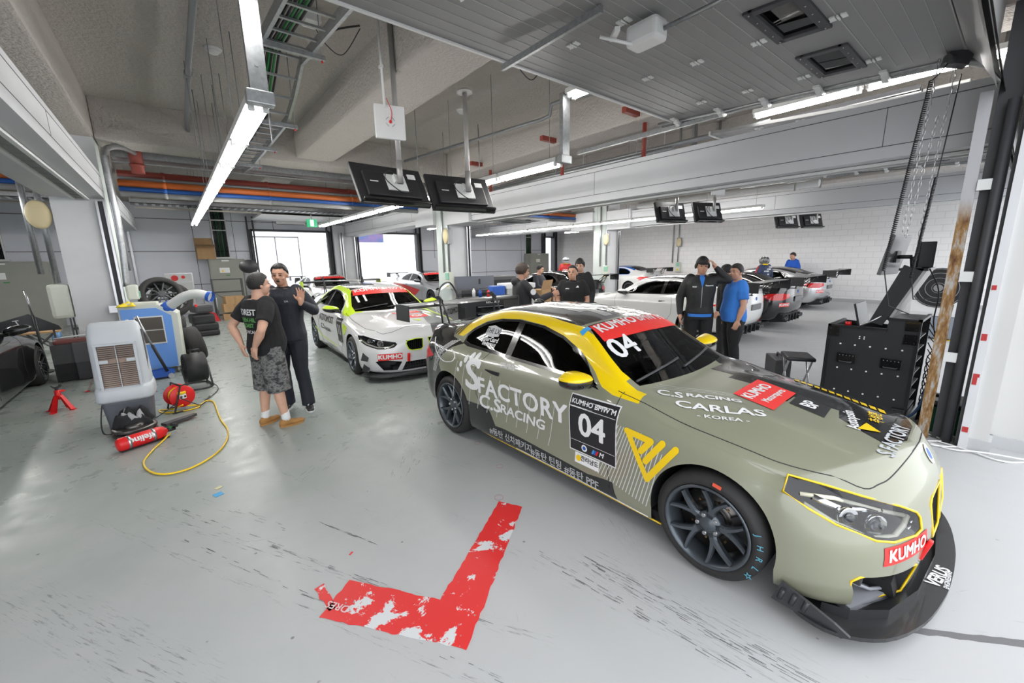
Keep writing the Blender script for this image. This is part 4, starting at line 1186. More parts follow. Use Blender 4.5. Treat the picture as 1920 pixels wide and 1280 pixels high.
# ---- wheels ----
M['rim_grey'] = mat('satin gunmetal wheel', (0.085, 0.10, 0.115), 0.36, 0.55, coat=0.3)
M['rim_black'] = mat('dark satin wheel', (0.035, 0.038, 0.042), 0.35, 0.5, coat=0.2)
M['rim_silver'] = mat('silver wheel', (0.5, 0.51, 0.52), 0.3, 0.9)
M['disc'] = mat('brake disc', (0.12, 0.11, 0.105), 0.35, 0.9)
M['brass'] = mat('brass bobbins', (0.35, 0.22, 0.10), 0.35, 0.9)
def wheel(parent, x, y, side, R=0.310, rr=0.236, w=0.27, rim='rim_grey', spokes=5, name='wheel', detail=True, z=None):
 """wheel whose outer face is at |x|; side = -1 or +1"""
 z = R if z is None else z
 root = None
 t = MB(); s = side
 prof = [(rr - .012, -w + .02), (rr + .02, -w + .005), (R - .03, -w), (R - .004, -w + .03), (R, -w + .08), (R, -.075), (R - .004, -.03), (R - .028, -.006), (rr + .035, .004), (rr + .008, -.002), (rr - .002, -.012)]
 t.lathe([(r, h * s) for r, h in prof], (0, 0, 0), 'X', 48)
 ty = t.build(name, 'rubber', parent, (x, y, z))
 b = MB()
 b.lathe([(r, h * s) for r, h in [(rr + .002, -.004), (rr + .004, .004), (rr - .006, .006), (rr - .016, -.004), (rr - .024, -.03), (rr - .03, -.09), (rr - .035, -w + .03), (rr - .02, -w + .03)]], (0, 0, 0), 'X', 48)
 b.build('rim', rim, ty)
 b = MB()
 for k in range(spokes):
  a = 2 * PI * k / spokes + PI / 2 + .2
  for e in (-1, 1):
   n = 7; base = []
   for i in range(n + 1):
    u = i / n; r = .045 + (rr - .022 - .045) * u
    spread = (PI / spokes * 0.52) * (max(0, u - .22) / .78) ** 0.8 * e
    an = a + spread; wd = (.021 - .010 * u) * (1.25 if u < .2 else 1)
    dx = (-.034 + .018 * u + .012 * u * u) * s
    c = Vector((dx, r * math.cos(an), r * math.sin(an))); td = Vector((0, -math.sin(an), math.cos(an)))
    base.append([b.bm.verts.new(c + td * wd + Vector((-.008 * s, 0, 0))), b.bm.verts.new(c + td * wd * .55 + Vector((.006 * s, 0, 0))), b.bm.verts.new(c - td * wd * .55 + Vector((.006 * s, 0, 0))), b.bm.verts.new(c - td * wd + Vector((-.008 * s, 0, 0))), b.bm.verts.new(c - td * wd * .6 + Vector((-.045 * s, 0, 0))), b.bm.verts.new(c + td * wd * .6 + Vector((-.045 * s, 0, 0)))])
   fs = []
   for i in range(n):
    for j in range(6):
     fs.append(b.bm.faces.new((base[i][j], base[i][(j + 1) % 6], base[i + 1][(j + 1) % 6], base[i + 1][j])))
   fs.append(b.bm.faces.new(base[0])); fs.append(b.bm.faces.new(base[-1]))
   b._fin(fs)
 sp = b.build('spokes', rim, ty)
 b = MB(); b.lathe([(0.0, -.02 * s), (.03, -.02 * s), (.036, -.026 * s), (.07, -.032 * s), (.078, -.05 * s), (.075, -.09 * s)], (0, 0, 0), 'X', 24)
 b.build('hub', rim, ty)
 if detail:
  b = MB()
  for k in range(5):
   a = 2 * PI * k / 5 + PI / 2 + .2 + PI / 5
   b.cyl((-.05 * s, .056 * math.cos(a), .056 * math.sin(a)), (-.022 * s, .056 * math.cos(a), .056 * math.sin(a)), .011, seg=8)
  b.build('wheel_bolt', 'steel', ty)
 b = MB(); b.lathe([(.05, -.10 * s), (.185, -.10 * s), (.185, -.13 * s), (.05, -.13 * s)], (0, 0, 0), 'X', 36)
 b.lathe([(.09, -.097 * s), (.12, -.094 * s), (.12, -.10 * s)], (0, 0, 0), 'X', 36)
 dk = b.build('brake_disc', 'disc', ty)
 if detail:
  b = MB()
  for k in range(14):
   a = 2 * PI * k / 14; b.cyl((-.10 * s, .125 * math.cos(a), .125 * math.sin(a)), (-.092 * s, .125 * math.cos(a), .125 * math.sin(a)), .007, seg=8)
  b.build('bobbin', 'brass', dk)
 b = MB(); aa = [2.5 + .12 * i for i in range(9)]
 pr = [(.125 * math.cos(a), .125 * math.sin(a)) for a in aa] + [(.205 * math.cos(a), .205 * math.sin(a)) for a in aa[::-1]]
 pr = [(p[0] * -1, p[1]) for p in pr]
 b.prism([(p[0] * -1, p[1]) for p in pr], 'X', -.16 * s, -.072 * s)
 b.build('brake_caliper', 'black', ty)
 return ty

def paintm(name, col, rough=0.22, metal=0.0, coat=0.8):
 """vehicle paint: glossy outside, dark trim on the inner side of the sheet"""
 if name in MATS: return MATS[name]
 m = mat(name, col, rough, metal, coat)
 nt = m.node_tree; L = nt.links; b = nt.nodes['Principled BSDF']
 g = nt.nodes.new('ShaderNodeNewGeometry'); mx = nt.nodes.new('ShaderNodeMix'); mx.data_type = 'RGBA'
 mx.inputs[6].default_value = (*col, 1); mx.inputs[7].default_value = (0.012, 0.012, 0.013, 1)
 L.new(g.outputs['Backfacing'], mx.inputs[0]); L.new(mx.outputs[2], b.inputs['Base Color'])
 return m

M['glass_dark'] = glass_mat('dark tinted glass', (0.10, 0.10, 0.105), 0.5)
M['glass_ws'] = glass_mat('windscreen glass', (0.20, 0.21, 0.22), 1.1)
M['glass_clear'] = glass_mat('clear lamp cover', (0.85, 0.87, 0.9), 1.4)
M['lamp_red'] = mat('tail lamp lens', (0.55, 0.01, 0.012), 0.15, coat=0.6)
M['chrome'] = mat('lamp reflector', (0.75, 0.76, 0.78), 0.12, 1.0)
M['lamp_dark'] = mat('lamp inner', (0.03, 0.03, 0.035), 0.3)
M['drl'] = mat('lamp light guide', (0.80, 0.78, 0.62), 0.25, coat=0.5)

SIDE_WIN = [(1.00, .905), (1.10, .965), (1.28, 1.065), (1.50, 1.155), (1.75, 1.21), (2.05, 1.232), (2.3, 1.215), (2.5, 1.165), (2.66, 1.09), (2.72, 1.03), (2.70, .99), (2.6, .972), (2.0, .955), (1.4, .94), (1.15, .93), (1.04, .91)]

def coupe(label, P, paint, second='black_gloss', accent='yellow', loc=(0, 0, 0), rz=0.0, group=None, custom=None, rim='rim_grey', front='m2', race=True):
 C = Coupe(P); S = C.ys
 root = thing('race_car' if race else 'coupe', label, 'car', loc, rz, group)
 def Y(p): return [(a * S, b) for a, b in p]
 dz = P.get('dz', 0)
 FA, wb = .135 * S, 2.80 * S
 # openings
 arch_f = circ(FA, .315, .348, 36, -.1); arch_r = circ(wb, .325, .355, 36, -.1)
 for a in (arch_f, arch_r):
  C.cut(a, (1, 0, 0), -1, -1); C.cut(a, (-1, 0, 0), -1, 1)
 rzf = P.get('roofz', 1.0)
 win = [(a * S, .9 + (b - .9) * rzf + dz) for a, b in SIDE_WIN]
 qs = 2.02 * S
 wf = [p for p in win if p[0] < 1.99 * S] + []
 def clip(poly, y, keep_less):
  out = []; n = len(poly)
  for i in range(n):
   a = poly[i]; b = poly[(i + 1) % n]; ia = (a[0] < y) == keep_less; ib = (b[0] < y) == keep_less
   if ia: out.append(a)
   if ia != ib:
    t = (y - a[0]) / (b[0] - a[0]); out.append((y, a[1] + t * (b[1] - a[1])))
  return out
 w1 = clip(win, 1.97 * S, True); w2 = clip(win, 2.05 * S, False)
 for sg, d in ((-1, (1, 0, 0)), (1, (-1, 0, 0))):
  # black surround, then the panes
  big = [(a + (.022 * (1 if a > 1.8 * S else -1)), b + (.018 if b > 1.0 + dz else -.022)) for a, b in win]
  C.paint(big, d, 1, sg)
  C.cut(w1, d, 10 if sg < 0 else 14, sg); C.cut(w2, d, 11 if sg < 0 else 15, sg)
 # windscreen and rear screen (seen from above)
 ws = []
 def TP(st, v): x, y, z = C.top(st, v); return (x, y * S)
 vv = [.60, .5, .4, .3, .2, .1, 0]
 lo = [TP(.87, v) for v in vv]; hi = [TP(1.42, v) for v in vv]
 edge = [TP(st, .655 - .02 * (st - .9)) for st in (1.0, 1.1, 1.2, 1.3)]
 right = lo[::-1] + edge + hi
 ws = right + [(-x, y) for x, y in right[::-1]]
 ws = [p for i, p in enumerate(ws) if i == 0 or (Vector(p) - Vector(ws[i - 1])).length > 1e-4]
 C.cut(ws, (0, 0, -1), 12)
 lo = [TP(2.46, v) for v in vv]; hi = [TP(3.0, v) for v in vv]
 edge = [TP(st, .63) for st in (2.55, 2.7, 2.85)]
 right = lo[::-1] + edge + hi
 rs = right + [(-x, y) for x, y in right[::-1]]
 rs = [p for i, p in enumerate(rs) if i == 0 or (Vector(p) - Vector(rs[i - 1])).length > 1e-4]
 C.cut(rs, (0, 0, -1), 13)
 # front openings
 if front == 'm2':
  HL = [(-.575, .655), (-.515, .712), (-.40, .70), (-.235, .66), (-.05, .605), (.05, .56), (.075, .53), (.075, .475), (.02, .465), (-.14, .475), (-.24, .495), (-.406, .56), (-.50, .61)]
  KD = [(-.035, .60), (-.22, .575), (-.255, .55), (-.235, .40), (-.20, .355), (-.055, .345), (-.035, .37)]
  IN = [(-.40, .285), (-.775, .325), (-.80, .305), (-.745, .130), (-.42, .122)]
  CI = [(-.32, .32), (-.35, .13), (.35, .13), (.32, .32)]
 else:
  HL = [(-.62, .655), (-.50, .665), (-.36, .635), (-.2, .60), (.0, .565), (.03, .53), (-.01, .49), (-.10, .47), (-.25, .475), (-.45, .53), (-.57, .59)]
  KD = [(-.045, .585), (-.16, .59), (-.29, .57), (-.315, .53), (-.29, .445), (-.24, .42), (-.09, .42), (-.055, .45)]
  IN = [(-.40, .28), (-.68, .335), (-.76, .30), (-.66, .16), (-.47, .15)]
  CI = [(-.34, .27), (-.40, .14), (.40, .14), (.34, .27)]
 if front == 'm4': HL = [(a, b + dz) for a, b in HL]; KD = [(a, b + dz) for a, b in KD]
 dHL = {-1: Vector((.6, .8, 0)), 1: Vector((-.6, .8, 0))}
 frames = []
 for sg in (-1, 1):
  hl = HL if sg < 0 else [(-a, b) for a, b in HL]
  C.cut(hl, dHL[sg], -2 if sg < 0 else -3, sg)
  for k, poly in (('kd', KD), ('in', IN)):
   pl = poly if sg < 0 else [(-a, b) for a, b in poly]
   C.cut(pl, (0, 1, 0), -4, sg)
   frames.append((k, pl))
  frames.append(('hl', hl, sg))
 C.cut(CI, (0, 1, 0), -4); frames.append(('ci', CI))
 # rear lamps
 TL = [(-.70, .78), (-.60, .85), (-.30, .86), (-.10, .84), (-.08, .76), (-.30, .70), (-.58, .70)]
 dTL = {-1: Vector((.5, -.87, 0)).normalized(), 1: Vector((-.5, -.87, 0)).normalized()}
 TLs = {}
 for sg in (-1, 1):
  d = dTL[sg]; U = Vector((d.y, -d.x, 0)).normalized()
  # anchor: the corner of the tail at |x|=.78, y=3.42
  u0 = Vector((sg * .74, 3.47 * S, 0)).dot(U)
  k = 1 if (Vector((0, 3.6 * S, 0)).dot(U) - u0) > 0 else -1
  poly = [(u0 + k * (a + .42), b + dz) for a, b in TL]
  TLs[sg] = poly
  C.cut(poly, d, 20 if sg < 0 else 21, sg)
 if custom: custom('paint', C, root, S)
 # sills dark
 fourth = P.get('fourth', second)
 parts = {0: ('body_shell', [paint, second, accent, fourth]), 10: ('side_window', [M['glass_dark']] * 4), 11: ('quarter_window', [M['glass_dark']] * 4), 14: ('side_window', [M['glass_dark']] * 4), 15: ('quarter_window', [M['glass_dark']] * 4), 12: ('windscreen', [M['glass_ws']] * 4),
    13: ('rear_window', [M['glass_dark']] * 4), 20: ('tail_lamp', ['lamp_red'] * 4), 21: ('tail_lamp', ['lamp_red'] * 4)}
 C.emit(root, parts, None)
 # arch lips and wells
 for poly, cy in ((arch_f, FA), (arch_r, wb)):
  for sg in (-1, 1):
   pts = [p for p in C.outline3(poly[:-2], (-sg, 0, 0)) if p is not None]
   if len(pts) > 5:
    b = MB(); bm = b.bm
    A = [bm.verts.new(p) for p in pts]; Bq = [bm.verts.new((sg * .50, p.y, p.z)) for p in pts]
    for i in range(len(A) - 1): bm.faces.new((A[i], A[i + 1], Bq[i + 1], Bq[i]))
    bm.faces.new(Bq)
    b.build('wheel_arch', 'black', root)
 # underfloor and inner tub
 b = MB()
 b.prism([(-.62, .13), (.2, .13), (wb + .4, .14), (3.35 * S, .22), (3.35 * S, .26), (-.60, .2)], 'X', -.52, .52)
 b.prism([(.42, .13), (wb - .42, .13), (wb - .42, .2), (.42, .2)], 'X', -.84, .84)
 b.prism([(.75 * S, .3), (.75 * S, .82), (.85 * S, .84), (1.2 * S, .45), (1.2 * S, .3)], 'X', -.74, .74)
 b.prism([(2.45 * S, .3), (2.5 * S, .88), (3.1 * S, .95), (3.1 * S, .3)], 'X', -.72, .72)
 b.b2((-.80, .9 * S, .2), (-.76, 2.6 * S, .86 + dz)); b.b2((.76, .9 * S, .2), (.80, 2.6 * S, .86 + dz))
 b.b2((-.78, .9 * S, .2), (.78, 2.6 * S, .26))
 b.build('cabin_tub', mat('cabin black', (0.012, 0.012, 0.013), 0.8), root)
 def seat(x, parent):
  b = MB(); y = 2.0 * S
  b.prism([(y - .55, .34), (y - .12, .30), (y + .02, .36), (y + .22, 1.04), (y + .14, 1.10), (y + .06, 1.06), (y - .10, .50), (y - .50, .46)], 'X', x - .24, x + .24)
  b.prism([(y - .50, .40), (y + .05, .42), (y + .18, .86), (y + .04, .86), (y - .12, .56), (y - .46, .54)], 'X', x - .28, x - .23)
  b.prism([(y - .50, .40), (y + .05, .42), (y + .18, .86), (y + .04, .86), (y - .12, .56), (y - .46, .54)], 'X', x + .23, x + .28)
  o = b.build('bucket_seat', mat('seat cloth', (0.03, 0.032, 0.036), 0.8), parent)
 seat(-.38, root)
 if race:
  b = MB()
  for x in (-.6, .6):
   b.tube(spline([(x * 1.08, 1.1 * S, .35), (x * 1.02, 1.15 * S, .92), (x * .86, 1.5 * S, 1.15 + dz), (x * .84, 2.05 * S, 1.20 + dz), (x * 1.0, 2.25 * S, .4)], 5), .021, 8)
   b.tube([(x * 1.1, 1.15 * S, .75), (x * 1.05, 2.2 * S, .45)], .02, 8); b.tube([(x * 1.1, 1.2 * S, .45), (x * 1.05, 2.2 * S, .78)], .02, 8)
  b.tube([(-.50, 2.1 * S, 1.2 + dz), (.50, 2.1 * S, 1.2 + dz)], .021, 8); b.tube([(-.5, 2.1 * S, 1.18 + dz), (.5, 2.2 * S, .45)], .02, 8)
  b.build('roll_cage', 'dark', root)
 b = MB(); b.tube([(.40 + .17 * math.cos(a), 1.32 * S + .05 * math.sin(a), .86 + .16 * math.sin(a)) for a in [2 * PI * i / 20 for i in range(20)]], .014, 6, closed=True)
 b.box((.40, 1.30 * S, .86), (.3, .02, .03)); b.build('steering_wheel', 'dark', root)
 # lamp units
 for fr in frames:
  if fr[0] == 'hl':
   poly, sg = fr[1], fr[2]; d = dHL[sg]
   p3 = C.outline3(poly, d)
   if len(p3) < 5: continue
   bk = C.recess('headlamp', p3, d, .09, 'lamp_dark', root, shrink=.12)
   n = len(p3)
   # cover
   cv = MB(); cm = sum(p3, Vector()) / n; cvx = cv.bm.verts.new(C.hit(cm - d * 2, d)[0] or cm)
   V = [cv.bm.verts.new(p) for p in p3]
   for i in range(n): cv.bm.faces.new((V[i], V[(i + 1) % n], cvx))
   cv._fin(cv.bm.faces[:], True); cv.build('lens', M['glass_clear'], bk)
   U = Vector((d.y, -d.x, 0)).normalized()
   def at(u, z, back): 
    o = U * (u * (1 if sg < 0 else -1)) + Vector((0, 0, z + (dz if front == 'm4' else 0))); h, _ = C.hit(o - d * 6, d)
    return (h if h is not None else o) + d * back
   zc = .555 if front == 'm2' else .565
   for (u, r) in ((-.33, .046), (-.20, .050)) if front == 'm2' else ((-.38, .042), (-.22, .048)):
    q = MB(); c = at(u, zc + (-.02 if u > -.3 else .02), .055); q.cyl(c, c - d * .03, r, r * 1.05, 18); q.mi = 1; q.ball(c - d * .02, r * .7, 12)
    q.build('projector', ['chrome', M['glass_clear']], bk)
   q = MB()
   line = [(-.50, .615), (-.40, .555), (-.24, .485), (-.10, .47), (-.02, .50), (.02, .535)] if front == 'm2' else [(-.56, .60), (-.44, .54), (-.26, .49), (-.1, .485), (-.02, .52)]
   q.tube([at(u, z, .035) for u, z in line], .013, 6)
   line = [(-.50, .66), (-.36, .655), (-.16, .60), (.0, .55)]
   if front == 'm2': q.tube([at(u, z - .012, .04) for u, z in line], .011, 6)
   q.build('light_guide', 'drl', bk)
   q = MB()
   for k in range(4 if front == 'm2' else 1): q.tube([at(.0 + .03 * (k % 2), .52 - .02 * k, .03), at(.07, .53 - .02 * k, .03)], .006, 5)
   for (u0, z0, u1, z1) in ((-.45, .64, -.30, .58), (-.30, .60, -.14, .58)): q.tube([at(u0, z0, .05), at(u1, z1, .05)], .02, 6)
   q.build('reflector', 'chrome', bk)
  else:
   p3 = C.outline3(fr[1], (0, 1, 0))
   if len(p3) < 4: continue
   nm = {'kd': 'kidney_grille', 'in': 'side_intake', 'ci': 'lower_grille'}[fr[0]]
   g = C.recess(nm, p3, (0, 1, 0), .10 if fr[0] != 'in' else .16, 'black', root, shrink=.06)
   if fr[0] == 'kd':
    xs = [p.x for p in p3]; zs = [p.z for p in p3]; ym = max(p.y for p in p3)
    q = MB(); n = 8
    for k in range(n):
     if front == 'm2':
      z = min(zs) + (max(zs) - min(zs)) * (k + .5) / n; q.box(((min(xs) + max(xs)) / 2, ym + .03, z), (abs(max(xs) - min(xs)) * .9, .03, .010))
     else:
      x = min(xs) + (max(xs) - min(xs)) * (k + .5) / n; q.box((x, ym + .02, (min(zs) + max(zs)) / 2), (.010, .04, (max(zs) - min(zs)) * .92))
    q.build('slats', 'black_gloss', g)
   if fr[0] == 'ci':
    q = MB(); ym = min(p.y for p in p3) + .04
    for k in range(16): q.box((-.34 + .68 * k / 15, ym + .04, .21), (.006, .02, .2))
    for k in range(5): q.box((0, ym + .04, .12 + .045 * k), (.7, .02, .006))
    q.build('mesh', 'dark', g)
   if fr[0] == 'in' and front == 'm2':
    sg = -1 if fr[1][0][0] < 0 else 1
    q = MB(); q.box((sg * .60, -.50, .12), (.30, .10, .03), (0, 0, sg * .35)); q.tube([(sg * .74, -.46, .26), (sg * .58, -.53, .16), (sg * .45, -.60, .14)], .009, 6); q.build('duct_vane', mat('grey vane', (0.30, 0.31, 0.34), 0.4), g)
    q = MB(); q.box((sg * .71, -.50, .275), (.05, .03, .045), None, .006); q.build('sensor', 'dark', g)
 # mirrors
 for sg in (-1, 1):
  def shell(zlo, zhi, g):
   b = MB(); n = 20; rings = []
   for k in range(7):
    u = k / 6; z = zlo + (zhi - zlo) * u
    zz = (z - .90) / .125; w = (1 - abs(zz * 2 - .95) ** 2.6 * .55) if 0 <= zz <= 1 else .35
    rings.append([b.bm.verts.new((sg * (.955 + (.135 * w + g) * math.copysign(abs(math.cos(t)) ** .75, math.cos(t))), 1.09 * S + (.095 * w + g) * math.copysign(abs(math.sin(t)) ** .85, math.sin(t)) * (1.25 if math.sin(t) < 0 else .5), z + dz + .012 * math.cos(t))) for t in [2 * PI * q / n for q in range(n)]])
   fs = []
   for a, c in zip(rings[:-1], rings[1:]):
    for q in range(n): fs.append(b.bm.faces.new((a[q], a[(q + 1) % n], c[(q + 1) % n], c[q])))
   fs.append(b.bm.faces.new(rings[0])); fs.append(b.bm.faces.new(rings[-1])); b._fin(fs, True); return b
  mo = shell(.895, .985, 0).build('door_mirror', 'black_gloss', root)
  shell(.972, 1.022, .004).build('mirror_cap', accent if race else paint, mo)
  b = MB(); b.tube([(sg * .80, 1.06 * S, .90 + dz), (sg * .88, 1.06 * S, .915 + dz)], .026, 8); b.build('mirror_arm', 'black', mo)
 # door seams, hood line, trunk line
 for sg in (-1, 1):
  d = (-sg, 0, 0)
  for pl in ([(.80 * S, .90 + dz), (.80 * S, .80), (.82 * S, .60), (.83 * S, .40), (.80 * S, .20)], [(2.25 * S, .945), (2.33 * S, .80), (2.32 * S, .55), (2.2 * S, .36), (2.1 * S, .22)]):
   n = 5; q = []
   for i in range(len(pl) - 1):
    for k in range(n): q.append((pl[i][0] + (pl[i + 1][0] - pl[i][0]) * k / n, pl[i][1] + (pl[i + 1][1] - pl[i][1]) * k / n))
   C.edge_tube('door_seam', C.outline3(q, d), .0028, 'black', root, closed=False)
  b = MB(); b.box((sg * .902, 2.10 * S, .80), (.02, .2, .032), None, .006); b.build('door_handle', 'black', root)
 hood = [(.775, .84), (.785, .48), (.765, .02), (.735, -.18), (.63, -.43), (.52, -.50), (.4, -.535), (.2, -.565), (0, -.575)]
 hp = [(p.x, p.y) for p in spline([(a, b, 0) for a, b in hood], 5)]
 hp = hp + [(-a, b) for a, b in hp[::-1][1:]]
 C.edge_tube('bonnet_seam', C.outline3(hp, (0, 0, -1)), .003, 'black', root, closed=False)
 # wipers
 for (x0, x1) in ((-.62, -.02), (-.05, .55)):
  pts = [(x0 + (x1 - x0) * k / 6, .86 - .10 * math.cos((x0 + (x1 - x0) * k / 6) * 1.6) + .012 * k) for k in range(7)]
  q = C.outline3([(a, b * S) for a, b in pts], (0, 0, -1), off=.012)
  C.edge_tube('wiper', q, .009, 'dark', root, closed=False)
 # rear: plate, badge panel, diffuser, exhausts
 pm = C.hit((0, 8, .74), (0, -1, 0))[0]
 if pm is not None:
  b = MB(); b.box((pm.x, pm.y + .008, .72), (.46, .02, .12), (-.05, 0, 0), .005); b.build('number_plate', mat('plate grey', (0.16, 0.165, 0.17), 0.5), root)
 b = MB()
 ty = 3.60 * S
 b.prism([(ty - .35, .16), (ty - .02, .24), (ty + .0, .36), (ty - .35, .34)], 'X', -.60, .60)
 for x in (-.42, -.21, 0, .21, .42): b.prism([(ty - .35, .13), (ty + .03, .17), (ty + .03, .34), (ty - .3, .30)], 'X', x - .008, x + .008)
 b.build('diffuser', 'carbon', root)
 for x in (-.55, -.44, .44, .55):
  b = MB(); b.lathe([(.045, .0), (.05, .1), (.042, .1), (.036, .0)], (x, ty - .05, .27), 'Y', 18); b.build('exhaust_tip', 'rim_black', root)
 # wheels
 xw = P.get('track', .925)
 for (x, y, sd) in ((-xw, FA, -1), (xw, FA, 1), (-xw - .01, wb, -1), (xw + .01, wb, 1)):
  wheel(root, x, y, sd, rim=rim, detail=race)
 if race:
  # splitter
  b = MB()
  pl = [(q.x, q.y) for q in spline([(-.86, -.24, 0), (-.93, -.34, 0), (-.93, -.48, 0), (-.80, -.635, 0), (-.56, -.735, 0), (-.25, -.785, 0), (0, -.795, 0)], 4)]
  pl = pl + [(-a, c) for a, c in pl[::-1][1:]] + [(.5, -.2), (-.5, -.2)]
  if front == 'm4': pl = [(a, c * 1.06) for a, c in pl]
  b.prism(pl, 'Z', .085, .105); b.build('splitter', 'carbon', root)
 if custom: custom('details', C, root, S)
 return root, C, frames
def wing(parent, S, y, z, span, chord, mounts, m='carbon', endm='carbon', plate=(.30, .20), tri=True, back=3.55):
 prof = [(-.5, .02), (-.42, .052), (-.25, .066), (0, .050), (.3, .018), (.5, -.004), (.5, -.012), (.2, -.004), (-.1, 0.0), (-.35, -.008), (-.48, .0)]
 b = MB(); b.prism([(y + a * chord, z + q * chord * 1.6 + .12 * chord * (a + .5)) for a, q in prof], 'X', -span / 2, span / 2)
 w = b.build('wing_blade', m, parent)
 for sg in (-1, 1):
  b = MB(); b.box((sg * (span / 2 + .006), y + .01, z - plate[1] * .28), (.012, plate[0] * 1.15, plate[1]), None, .003)
  b.build('end_plate', endm, parent)
  x = sg * mounts
  b = MB()
  if tri:
   b.prism([(y + .05, z + .10), (y - .12, z + .13), (y - .20, z + .08), (y - .19, z + .03), (y - .05, z + .09)], 'X', x - .006, x + .006)
   b.tube([(x, y - .17, z + .08), (x, back - .18, z - .26)], .012, 6); b.tube([(x, y - .12, z + .09), (x, back + .02, z - .26)], .012, 6)
   b.tube([(x, y - .155, z - .04), (x, (y + back) / 2 - .06, z - .04)], .008, 6)
   b.box((x, back - .08, z - .27), (.05, .26, .02))
  else:
   b.tube([(x, y - .06, z + .01), (x, back - .12, z - .22)], .011, 6); b.tube([(x, y - .06, z + .01), (x, back + .0, z - .22)], .011, 6)
   b.tube([(x, y + .06, z + .01), (x, back + .0, z - .22)], .011, 6); b.tube([(x, y + .06, z + .01), (x, back + .14, z - .22)], .011, 6)
   b.box((x, back, z - .23), (.04, .34, .02)); b.box((x, y, z + .0), (.03, .2, .05))
  b.build('wing_mount', 'black', parent)
 return w
